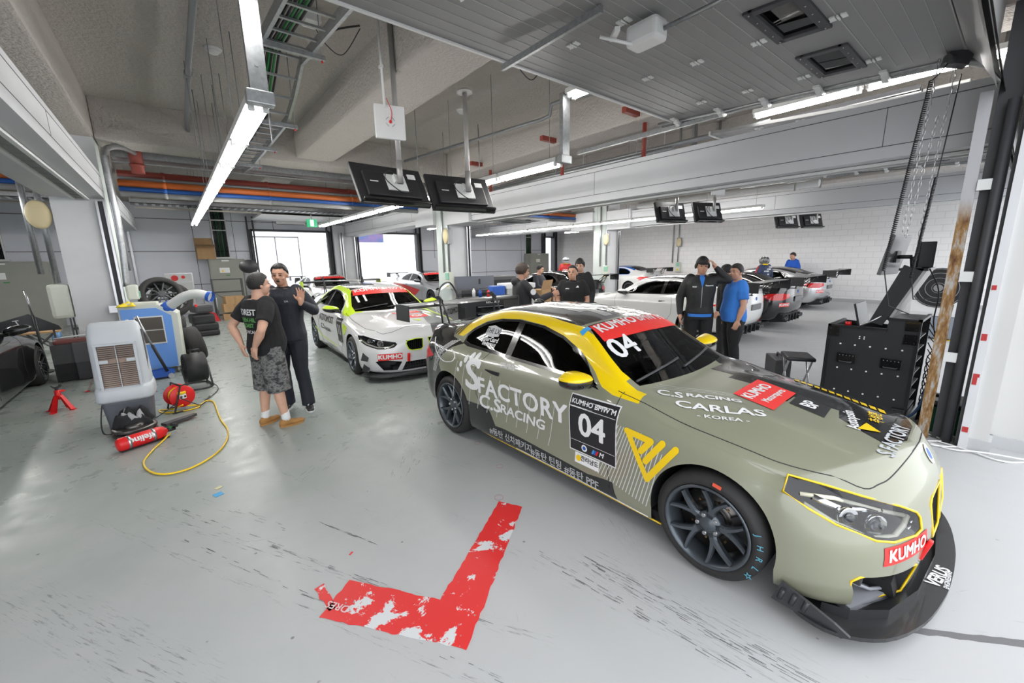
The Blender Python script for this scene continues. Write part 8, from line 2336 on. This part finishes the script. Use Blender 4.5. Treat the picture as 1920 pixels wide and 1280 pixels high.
def face(parent, c, Rm, s=1.0, mouth=0, beard=False):
 def P(v): return Vector(c) + Rm @ (Vector(v) * s)
 for x in (-1, 1):
  b = MB(); b.ball(P((x * .031, -.0885, .008)), .0095 * s, 10, (1.35, .5, .62), Rm.to_euler()); b.build('eye', EYE, parent)
  b = MB(); b.tube([P((x * .014, -.096, .030)), P((x * .030, -.098, .036)), P((x * .049, -.086, .030))], [.0025 * s, .0038 * s, .002 * s], 6); b.build('eyebrow', EYE, parent)
 b = MB(); b.ball(P((0, -.0925, -.055)), .016 * s, 10, (1.25, .45, .30 + .55 * mouth), Rm.to_euler()); b.build('mouth', LIP if mouth < .5 else EYE, parent)
def hair(parent, c, Rm, m, s=1.0, low=-.03, fringe=.055, vol=1.6, seed=1):
 b = MB(); bm = b.bm; n, k = 36, 26; rings = []
 for i in range(k + 1):
  th = PI * i / k; ring = []
  for j in range(n):
   ph = 2 * PI * j / n
   dx, dy, dz = math.sin(th) * math.cos(ph), math.sin(th) * math.sin(ph), math.cos(th)
   z = dz * .100; front = max(0, -dy)
   line = low + (fringe - low) * min(1, max(0, (front - .02) / .45)) ** .7 - (.022 if .55 < abs(dx) < .97 and -.5 < dy < -.05 else 0) + .010 * mnoise.noise(Vector((dx * 9, dy * 9, seed)))
   k2 = sstep(line - .006, line + .026, z + .03)
   r = (.80 + .28 * k2 * (1 + .10 * vol * mnoise.noise(Vector((dx * 5 + seed, dy * 5, dz * 5))) + .10 * vol * mnoise.noise(Vector((dx * 17, dy * 17 + seed, dz * 5))))) * (1 + .04 * vol * k2)
   ring.append(bm.verts.new(Vector(c) + Rm @ (Vector((dx * .083 * r, dy * .099 * r + .010, dz * .101 * r + .030)) * s)))
  rings.append(ring)
 for a, q in zip(rings[:-1], rings[1:]):
  for j in range(n): bm.faces.new((a[j], a[(j + 1) % n], q[(j + 1) % n], q[j]))
 bmesh.ops.remove_doubles(bm, verts=bm.verts, dist=1e-5); b._fin(bm.faces[:], True)
 return b.build('hair', m, parent)
def stickon(parent, garment, name, me, mtx, d, m, off=.004):
 bm = bmesh.new(); bm.from_mesh(garment.data); bv = BVHTree.FromBMesh(bm); bm.free()
 g = bmesh.new()
 if isinstance(me, bpy.types.Mesh): g.from_mesh(me)
 else:
  for p in me: g.faces.new([g.verts.new((x, y, 0)) for x, y in p])
 bmesh.ops.triangulate(g, faces=g.faces)
 es = [e for e in g.edges if e.calc_length() > .05]
 if es: bmesh.ops.subdivide_edges(g, edges=es, cuts=3, use_grid_fill=True)
 d = Vector(d).normalized(); dead = []
 for v in g.verts:
  h = bv.ray_cast(mtx @ v.co - d * 1.0, d)
  if h[0] is None: dead.append(v)
  else: v.co = h[0] - d * (off + v.co.z)
 bmesh.ops.delete(g, geom=dead, context='VERTS')
 m2 = bpy.data.meshes.new(name); g.to_mesh(m2); g.free()
 return mesh_obj(name, m2, m, parent)

def person(label, loc, facing, pose, look=(0, 0), H=1.75, skin=SKIN, hairm=HAIR, top=None, sleeves='short', bottom=None, legs='long', shoes='black', shoe_sole='white', hem=.88, voxel=.011, build=1.0, hair_kw={}, mouth=0, helmet=None, cap=False, socks=None, collar=False, belly=0.0, top_disp=.006, hood=False):
 k = H / 1.75
 rz = math.atan2(facing[0], -facing[1])
 root = thing('person', label, 'person', (loc[0], loc[1], loc[2] if len(loc) > 2 else 0), rz)
 J = dict(hipL=(.095, 0, .93), hipR=(-.095, 0, .93), kneeL=(.11, -.02, .50), kneeR=(-.11, -.02, .50), ankL=(.12, .02, .085), ankR=(-.12, .02, .085), footL=(.03, -1), footR=(-.03, -1),
    shL=(.185, .01, 1.44), shR=(-.185, .01, 1.44), elL=(.24, .03, 1.14), elR=(-.24, .03, 1.14), wrL=(.25, -.06, .90), wrR=(-.25, -.06, .90), chest=(0, 0), head=(0, -.025, 1.622))
 J.update(pose)
 V3 = {q: Vector(v) * k for q, v in J.items() if isinstance(v, tuple) and len(v) == 3}
 cx, cy = J['chest']; bw = build
 def torso(b, g, z0=.86, top_z=1.475):
  hz = (J['hipL'][2] + J['hipR'][2]) / 2; dz = hz - .93; hx = (J['hipL'][0] + J['hipR'][0]) / 2; hy = (J['hipL'][1] + J['hipR'][1]) / 2
  secs = []
  for z, w, d, oy in ((.86, .165, .118, .0), (.93, .170, .120, .005), (1.02, .160, .115, .0), (1.10, .155, .112, -.01), (1.20, .165, .118, -.005), (1.30, .180, .122, .0), (1.38, .186, .112, .005), (1.435, .176, .092, .01), (1.472, .132, .078, .012), (1.505, .075, .064, .008)):
   if z < z0 - .001 or z > top_z + .001: continue
   u = (z - .93) / .5
   bel = belly * math.exp(-((z - 1.02) / .12) ** 2)
   secs.append(((Vector((hx * (1 - u) + cx * u, hy * (1 - u) + cy * u + oy - bel * .5, z + dz * (1 if z < 1.5 else 1)))) * k, (w * bw + g + bel * .4) * k, (d * bw + g + bel * .55) * k))
  stack(b, secs)
 Rm = Euler((look[1], 0, look[0])).to_matrix()
 hc = V3['head']
 # body: one continuous surface
 b = MB(); torso(b, -.008)
 neck = (V3['shL'] + V3['shR']) / 2 + Vector((0, .005, .02)) * k
 capsule(b, [neck - Vector((0, 0, .03)), neck.lerp(hc, .5) + Vector((0, .012, 0)), hc + Vector((0, .01, -.05))], [.066 * k, .056 * k, .058 * k])
 head(b, hc, Rm, k)
 for S in 'LR':
  sg = 1 if S == 'L' else -1
  capsule(b, [V3['sh' + S] + Vector((-.03 * sg, 0, .0)), V3['sh' + S].lerp(V3['el' + S], .5), V3['el' + S]], [.056 * k * bw, .048 * k * bw, .040 * k])
  capsule(b, [V3['el' + S], V3['el' + S].lerp(V3['wr' + S], .35), V3['wr' + S]], [.040 * k, .041 * k * bw, .027 * k])
  fd = (V3['wr' + S] - V3['el' + S]).normalized()
  hd = Vector(pose.get('hd' + S, fd)); pn = Vector(pose.get('pn' + S, (-sg, 0, 0)))
  hand(b, V3['wr' + S], hd, pn, pose.get('curl' + S, .35), pose.get('th' + S, 1 if S == 'L' else -1), pose.get('sp' + S, .08), k * 1.02)
  capsule(b, [V3['hip' + S], V3['hip' + S].lerp(V3['knee' + S], .45), V3['knee' + S]], [.088 * k * bw, .080 * k * bw, .056 * k])
  capsule(b, [V3['knee' + S], V3['knee' + S].lerp(V3['ank' + S], .35) + Vector((0, .012, 0)), V3['ank' + S]], [.056 * k, .058 * k, .036 * k])
 body = remeshed(b, 'body', skin, root, voxel * .85, 2)
 if not helmet:
  face(root, hc, Rm, k, mouth)
  hair(root, hc, Rm, hairm, k, **hair_kw)
 # trousers or shorts
 b = MB()
 hx = (V3['hipL'] + V3['hipR']) / 2
 stack(b, [(hx + Vector((0, 0, -.09)) * k, (.165 * bw + .012) * k, (.12 * bw + .012) * k), (hx, (.172 * bw + .012) * k, (.122 * bw + .012) * k), (hx + Vector((0, 0, .09)) * k, (.163 * bw + .010) * k, (.117 * bw + .010) * k)])
 for S in 'LR':
  h, kn, an = V3['hip' + S], V3['knee' + S], V3['ank' + S]
  if legs == 'long':
   capsule(b, [h, h.lerp(kn, .5), kn], [.108 * k * bw, .097 * k * bw, .078 * k]); b.tube(spline([kn, kn.lerp(an, .45) + Vector((0, .008, 0)), an + Vector((0, -.005, -.035))], 5), [.078 * k] * 4 + [.074 * k] * 4 + [.076 * k] * 3, 14)
  else:
   e = kn + (an - kn) * .17
   b.tube(spline([h + Vector((0, 0, .02)), h.lerp(kn, .5), e], 5), [.112 * k * bw] * 4 + [.110 * k * bw] * 4 + [.108 * k * bw] * 3, 16)
 remeshed(b, 'trousers' if legs == 'long' else 'shorts', bottom, root, voxel, 3, .006, 3)
 # shoes
 for S in 'LR':
  an = V3['ank' + S]; fx, fy = J['foot' + S]; fdir = Vector((fx, fy, 0)).normalized(); q = Matrix((fdir.cross(Vector((0, 0, 1))), fdir, Vector((0, 0, 1)))).transposed()
  b = MB(); base = Vector((an.x, an.y, an.z - .085 * k))
  for (dy, r, sc, z) in ((-.035, .045, (.85, 1.1, 1.0), .045), (.02, .046, (.9, 1.3, .9), .045), (.09, .048, (.98, 1.3, .62), .035), (.15, .042, (1.0, 1.1, .60), .030)):
   b.ball(base + fdir * dy * k + Vector((0, 0, z * k)), r * k, 12, sc, q.to_euler())
  capsule(b, [base + Vector((0, 0, .05)), base + Vector((0, 0, .10)) * k], [.045 * k, .043 * k])
  sh = remeshed(b, 'shoe', shoes, root, .010, 2)
  nv = len(sh.data.vertices); co = [0.0] * (3 * nv); sh.data.vertices.foreach_get('co', co)
  for i in range(2, 3 * nv, 3): co[i] = max(co[i], base.z + .008)
  sh.data.vertices.foreach_set('co', co)
  b = MB(); pts = []
  for t in [2 * PI * i / 20 for i in range(20)]:
   w = .048 if math.sin(t) < 0 else .052; pts.append(base + q @ Vector((math.cos(t) * w * k, (.055 + math.sin(t) * .135) * k, 0)))
  A = [b.bm.verts.new(p) for p in pts]; Bq = [b.bm.verts.new(p + Vector((0, 0, .022 * k))) for p in pts]
  b.bm.faces.new(A[::-1]); b.bm.faces.new(Bq)
  for i in range(20): b.bm.faces.new((A[i], A[(i + 1) % 20], Bq[(i + 1) % 20], Bq[i]))
  b.build('sole', shoe_sole, sh)
  if socks:
   b = MB(); capsule(b, [an + Vector((0, 0, .0)), an.lerp(V3['knee' + S], .20)], [.046 * k, .046 * k]); b.build('sock', socks, root)
 # top garment
 b = MB(); torso(b, .016 if sleeves == 'short' else .024, hem, 1.48)
 for S in 'LR':
  sg = 1 if S == 'L' else -1
  sh_, el, wr = V3['sh' + S], V3['el' + S], V3['wr' + S]
  if sleeves == 'short':
   e = sh_.lerp(el, .72); b.tube(spline([sh_ + Vector((-.05 * sg, 0, .0)), sh_.lerp(el, .3), e], 4), [.072 * k * bw] * 3 + [.070 * k * bw] * 3 + [.066 * k * bw] * 3, 14)
   b.ball(sh_ + Vector((-.02 * sg, 0, -.005)), .070 * k * bw, 12)
  else:
   capsule(b, [sh_ + Vector((-.04 * sg, 0, .0)), sh_.lerp(el, .5), el], [.076 * k * bw, .066 * k * bw, .060 * k]); capsule(b, [el, el.lerp(wr, .4), wr - (wr - el).normalized() * .02], [.060 * k, .056 * k, .042 * k])
 if collar or sleeves == 'long':
  b.tube([neck + Vector((0, .0, -.02)), neck + Vector((0, .004, .035)) * 1.0], [.078 * k, .070 * k], 16)
 if hood:
  b.ball(neck + Vector((0, .09, .01)) * k, .095 * k, 14, (1.15, .7, .75))
 garment = remeshed(b, {'short': 'shirt', 'long': 'jacket'}[sleeves], top, root, voxel, 3, top_disp, 7)
 if cap:
  b = MB(); n = 24
  b.ball(hc + Rm @ Vector((0, .008, .045)) * k, .104 * k, 18, (.86, .98, .80), Rm.to_euler())
  for v in b.bm.verts:
   if (Rm.inverted() @ (v.co - hc)).z < .035 * k: v.co = hc + Rm @ Vector(((Rm.inverted() @ (v.co - hc)).x, (Rm.inverted() @ (v.co - hc)).y, .035 * k))
  b.build('cap', 'black', root)
  b = MB(); b.ball(hc + Rm @ Vector((0, -.115, .042)) * k, .07 * k, 14, (.95, .75, .10), Rm.to_euler()); b.build('cap_peak', 'black', root)
  for x in (-1, 1):
   b = MB(); b.ball(hc + Rm @ Vector((x * .088, .01, -.002)) * k, .036 * k, 12, (.5, .9, 1.1), Rm.to_euler()); b.build('ear_cup', 'black', root)
 if helmet:
  b = MB(); b.ball(hc + Rm @ Vector((0, .0, .0)) * k, .148 * k, 22, (.90, 1.02, 1.0), Rm.to_euler())
  for v in b.bm.verts:
   q = Rm.inverted() @ (v.co - hc)
   if q.z < -.10 * k: q.z = -.10 * k; v.co = hc + Rm @ q
  b.build('helmet', helmet, root)
  b = MB(); b.ball(hc + Rm @ Vector((0, -.012, .012)) * k, .146 * k, 22, (.90, 1.0, .42), Rm.to_euler())
  for v in b.bm.verts:
   q = Rm.inverted() @ (v.co - hc)
   if q.y > -.03 * k: q.y = -.03 * k; v.co = hc + Rm @ q
  b.build('visor', 'black_gloss', root)
  b = MB(); b.tube([neck + Vector((0, 0, .03)), neck + Vector((0, 0, .07))], [.085 * k, .085 * k], 18); b.build('neck_collar', 'yellow' if helmet != 'white' else 'black', root)
 return root, garment, k
def camo():
 m = bpy.data.materials.new('grey camouflage cloth'); m.use_nodes = True; nt = m.node_tree; L = nt.links; b = nt.nodes['Principled BSDF']
 tc = N_(nt, 'ShaderNodeTexCoord'); mp = N_(nt, 'ShaderNodeMapping'); mp.inputs['Scale'].default_value = (1, 1, 1.7); L.new(tc.outputs['Object'], mp.inputs[0])
 n = N_(nt, 'ShaderNodeTexNoise', Scale=13.0, Detail=4, Roughness=.65); L.new(mp.outputs[0], n.inputs['Vector'])
 r = N_(nt, 'ShaderNodeValToRGB'); r.color_ramp.interpolation = 'CONSTANT'; e = r.color_ramp.elements
 e[0].position = 0; e[0].color = (.035, .036, .036, 1); e[1].position = .43; e[1].color = (.10, .10, .10, 1)
 k = e.new(.50); k.color = (.19, .19, .185, 1); k = e.new(.58); k.color = (.07, .07, .068, 1); k = e.new(.65); k.color = (.26, .26, .25, 1)
 L.new(n.outputs['Fac'], r.inputs[0]); L.new(r.outputs[0], b.inputs['Base Color']); b.inputs['Roughness'].default_value = .9
 return m
CBLK = mat('black cotton', (.012, .012, .013), .9, bump=(30, .3, .01))
CNAVY = mat('dark navy cloth', (.010, .013, .022), .7, bump=(22, .35, .012))
CBLUE = mat('royal blue cotton', (.035, .19, .62), .85, bump=(26, .3, .01))
CJKT = mat('black nylon', (.010, .010, .011), .62, bump=(18, .4, .012))
CGRY = mat('charcoal softshell', (.022, .022, .026), .7, bump=(22, .3, .01))
CHOOD = mat('bright blue fleece', (.012, .09, .45), .85, bump=(22, .3, .01))
CRED = mat('red race suit', (.42, .02, .02), .7, bump=(22, .3, .01))
CSUIT = mat('navy race suit', (.02, .035, .09), .6, bump=(22, .3, .01))
TAN = mat('tan suede', (.40, .20, .06), .8)
def sprint(root, g, s, size, pos, xdir, n, m, bold=0.0):
 """lettering on a garment: n = outward direction"""
 n = Vector(n).normalized(); x = Vector(xdir).normalized(); y = n.cross(x)
 return stickon(root, g, 'lettering', text_mesh(s, size, bold), frame(Vector(pos) + n * .6, x, y), -n, m)

# 1 man in black t-shirt, back to us, hands on his hips
r, g, k = person('person in black t-shirt and camouflage shorts, back turned, hands on hips', (.67, 5.12), (.86, .30),
 dict(elL=(.33, .17, 1.17), wrL=(.17, .17, .985), elR=(-.33, .19, 1.17), wrR=(-.16, .19, .985), hdL=(-.35, .05, -.95), hdR=(.35, .05, -.95), pnL=(-.2, -1, 0), pnR=(.2, -1, 0), kneeL=(.11, -.01, .50), ankL=(.13, .05, .085), ankR=(-.15, -.04, .085), footL=(.25, -1), footR=(-.2, -1), thL=1, thR=-1, curlL=.25, curlR=.25),
 look=(-.15, -.08), H=1.70, skin=SKIN2, top=CBLK, bottom=camo(), legs='shorts', shoes=TAN, shoe_sole=TAN, socks='white', voxel=.0095, build=1.17, hem=.85, belly=.05, hair_kw=dict(low=-.05, fringe=.05, vol=.9))
gp = mat('green print', (.12, .36, .10), .7)
sprint(r, g, 'FOREST', .085, (.0, .1, 1.30), (-1, 0, 0), (0, 1, 0), 'white', .003)
for z, t in ((1.22, 'GREEN HILL'), (1.16, 'ROAST'), ): sprint(r, g, t, .06, (.0, .1, z), (-1, 0, 0), (0, 1, 0), gp, .003)
sprint(r, g, 'ETHICAL', .05, (.0, .1, 1.09), (-1, 0, 0), (0, 1, 0), 'white', .001)
# 2 man in dark jacket gesturing
r, g, k = person('person in navy track suit talking with both hands raised', (.98, 5.55), (-.55, -.80),
 dict(elR=(-.27, -.06, 1.20), wrR=(-.07, -.30, 1.36), hdR=(.1, .0, 1), pnR=(1, 0, 0), elL=(.33, .0, 1.20), wrL=(.30, -.27, 1.32), hdL=(.15, -.1, 1), pnL=(-.2, -1, 0), thR=1, thL=-1, curlR=.05, curlL=.08, spL=.16, ankL=(.15, -.02, .085), ankR=(-.12, .06, .085), footL=(.5, -1), footR=(.1, -1)),
 look=(.15, .10), H=1.79, skin=SKIN, top=CNAVY, sleeves='long', bottom=CNAVY, shoes='black', voxel=.0095, build=1.06, hem=.84, mouth=.6, hair_kw=dict(low=-.02, fringe=.075, vol=.6), collar=True)
sprint(r, g, 'UA', .03, (.09, -.1, 1.36), (1, 0, 0), (0, -1, 0), 'silver_txt', .001)
for S in (-1, 1):
 b = MB()
 for q in range(3): b.box((.135 * S + .045 * S, -.06 - .025 * q, .06), (.006, .012, .045), (.5, 0, 0))
 b.build('shoe_stripe', 'white', r)
# 3 hooded charcoal jacket, pointing
r, g, k = person('person in charcoal hooded jacket pointing with one hand', (4.22, 4.95), (.92, -.38),
 dict(elR=(-.24, -.20, 1.18), wrR=(-.20, -.44, 1.27), hdR=(.1, -1, .15), pnR=(1, 0, -.2), curlR=.5, elL=(.25, -.02, 1.15), wrL=(.22, -.20, 1.05)), look=(.1, .05), H=1.72, hairm=HAIR_B, skin=SKIN, top=CGRY, sleeves='long', bottom=CBLK, hood=True, hair_kw=dict(vol=2.2, fringe=.04, low=-.045), voxel=.011)
b = MB(); b.cyl((-.312, -.08, 1.30), (-.318, -.08, 1.30), .045, seg=18); b.build('arm_badge', 'white', r)
# 4 black polo
r, g, k = person('person in black short-sleeved polo shirt with three-stripe logo', (5.14, 4.72), (-.72, -.62),
 dict(elL=(.26, .0, 1.14), wrL=(.16, -.2, .98), elR=(-.26, .0, 1.14), wrR=(-.15, -.2, .98)), look=(-.25, -.05), H=1.67, skin=SKIN, top=CBLK, bottom=CBLK, collar=True, build=1.10, hair_kw=dict(low=-.01, fringe=.08, vol=.5))
sprint(r, g, 'adidas', .025, (-.08, -.1, 1.30), (1, 0, 0), (0, -1, 0), 'white', .001)
stickon(r, g, 'emblem', [[(-.025, -.015), (.03, -.015), (.01, .02)]], frame((.08, -.7, 1.33), (1, 0, 0), (0, 0, 1)), (0, 1, 0), 'white')
# 5 taller one behind
r, g, k = person('person in black shirt with swept fringe, behind the polo shirt', (6.12, 5.42), (-.9, -.35), {}, look=(.1, .18), H=1.77, skin=SKIN2, top=CBLK, sleeves='long', bottom=CBLK, hair_kw=dict(vol=1.8, fringe=.035, low=-.04))
# 6 seated one with bare knee
ssit = .36
r, g, k = person('person in dark vest and shorts sitting with a bare knee raised', (8.15, 8.75, 0), (.25, -.95),
 dict(hipL=(.10, 0, .78), hipR=(-.10, 0, .78), kneeL=(.14, -.40, .92), kneeR=(-.14, -.42, .80), ankL=(.16, -.36, .50), ankR=(-.15, -.40, .40), shL=(.18, .04, 1.28), shR=(-.18, .04, 1.28), elL=(.24, -.08, 1.02), elR=(-.24, -.08, 1.02), wrL=(.14, -.28, .96), wrR=(-.14, -.28, .92), head=(0, -.02, 1.49), chest=(0, .03)), look=(.3, .15), H=1.74, skin=SKIN2, top=CNAVY, sleeves='long', bottom=CBLK, legs='shorts', socks='white', hem=.86)
b = MB(); b.box((8.15, 8.78, .33), (.5, .5, .66), None, .03); tag(b.build('seat_box', 'black'), 'black box the person in dark shorts sits on', 'box')
# 7 red suit
r, g, k = person('person in red race suit and silver helmet', (11.9, 11.3), (-.6, -.8), {}, look=(.2, 0), H=1.82, top=CRED, sleeves='long', bottom=CRED, helmet=mat('silver helmet', (.5, .52, .55), .2, .4, .5), voxel=.013)
sprint(r, g, 'SUPERRACE', .05, (0, -.1, 1.33), (1, 0, 0), (0, -1, 0), 'white', .003)
# 8 cap man
r, g, k = person('person in black jacket over blue shirt and cap, hand at the ear', (6.10, 3.02), (-.80, -.56),
 dict(elL=(.36, -.02, 1.42), wrL=(.17, -.06, 1.60), hdL=(-.5, -.1, .9), pnL=(-1, 0, -.2), curlL=.7, elR=(-.27, .04, 1.15), wrR=(-.27, -.08, .91), ankL=(.13, 0, .085)), look=(.05, .12), H=1.77, skin=SKIN, top=CJKT, sleeves='long', bottom=CBLK, cap=True, hem=.90, build=1.04, hair_kw=dict(vol=1.0, fringe=.03, low=-.035))
b = MB(); stack(b, [((0, -.005, .885 * k), .186 * k, .137 * k), ((0, -.005, .93 * k), .190 * k, .139 * k)]); b.build('shirt_hem', CBLUE, r)
stickon(r, g, 'blue_shirt', [[(-.035, .0), (.0, -.13), (.035, .0), (.03, .05), (-.03, .05)]], frame((0, -.7, 1.46), (1, 0, 0), (0, 0, 1)), (0, 1, 0), CBLUE, .006)
stickon(r, g, 'zip', [[(-.004, 0), (.004, 0), (.004, .42), (-.004, .42)]], frame((0, -.7, .93), (1, 0, 0), (0, 0, 1)), (0, 1, 0), 'conduit', .006)
sprint(r, g, 'Panasonic', .028, (.10, -.1, 1.36), (1, 0, 0), (0, -1, 0), 'white', .001); sprint(r, g, 'FKEY', .026, (-.10, -.1, 1.34), (1, 0, 0), (0, -1, 0), 'white', .001)
# 9 blue t-shirt
r, g, k = person('person in royal blue t-shirt with white letters on the back', (6.47, 2.66), (-.62, .68),
 dict(elR=(-.26, .03, 1.13), wrR=(-.25, -.03, .90), elL=(.26, .03, 1.13), wrL=(.25, -.03, .90), kneeL=(.12, -.02, .5)), look=(.55, 0), H=1.66, skin=SKIN, top=CBLUE, bottom=CBLK, build=1.20, belly=.045, hem=.82, shoes='blue', hair_kw=dict(low=-.05, fringe=.06, vol=.8))
sprint(r, g, 'CS', .15, (-.0, .1, 1.33), (-1, 0, 0), (0, 1, 0), 'white', .010); sprint(r, g, 'RACING', .09, (-.0, .1, 1.20), (-1, 0, 0), (0, 1, 0), 'white', .006)
sprint(r, g, 'S FACTORY', .05, (.0, .1, 1.10), (-1, 0, 0), (0, 1, 0), 'redtape', .004); sprint(r, g, 'CARLAS', .05, (.0, .1, 1.03), (-1, 0, 0), (0, 1, 0), 'white', .002)
# 10 half hidden
r, g, k = person('person in black half hidden between the cap wearer and white coupe', (7.55, 3.28), (-.2, .95), {}, H=1.62, top=CBLK, sleeves='long', bottom=CBLK, voxel=.013)
# 11 driver in navy suit from behind
r, g, k = person('person in navy race suit and black helmet seen from behind', (14.0, 5.0), (.35, .93), dict(elL=(.30, 0, 1.16), elR=(-.30, 0, 1.16)), H=1.72, top=CSUIT, sleeves='long', bottom=CSUIT, helmet=mat('patterned helmet', (.02, .02, .022), .2, 0, .5, noise=(18, (.55, .55, .55), .5)), voxel=.013, build=1.1)
for z, x in ((1.40, .10), (1.34, .02), (1.28, -.06)): sprint(r, g, 'HYBER', .055, (-x, .1, z), (-1, 0, 0), (0, 1, 0), 'white', .003)
stickon(r, g, 'emblem', [[(-.05, .03), (0, -.02), (.05, .03), (.02, .015), (0, .03), (-.02, .015)]], frame((0, .7, 1.18), (-1, 0, 0), (0, 0, 1)), (0, -1, 0), 'white')
for S in (-1, 1):
 b = MB(); capsule(b, [(S * .245, .0, 1.42), (S * .345, 0, 1.18)], [.022, .022]); b.build('sleeve_band', CRED, r)
# 12 blue hoodie
r, g, k = person('person in bright blue hooded top standing by the white block wall', (18.2, 5.55), (-.9, .3), {}, look=(0, .1), H=1.82, skin=SKIN, top=CHOOD, sleeves='long', bottom=CBLK, hood=True, voxel=.013)
for _o in list(BENCH.collection.objects): bpy.data.objects.remove(_o)
bpy.data.scenes.remove(BENCH)
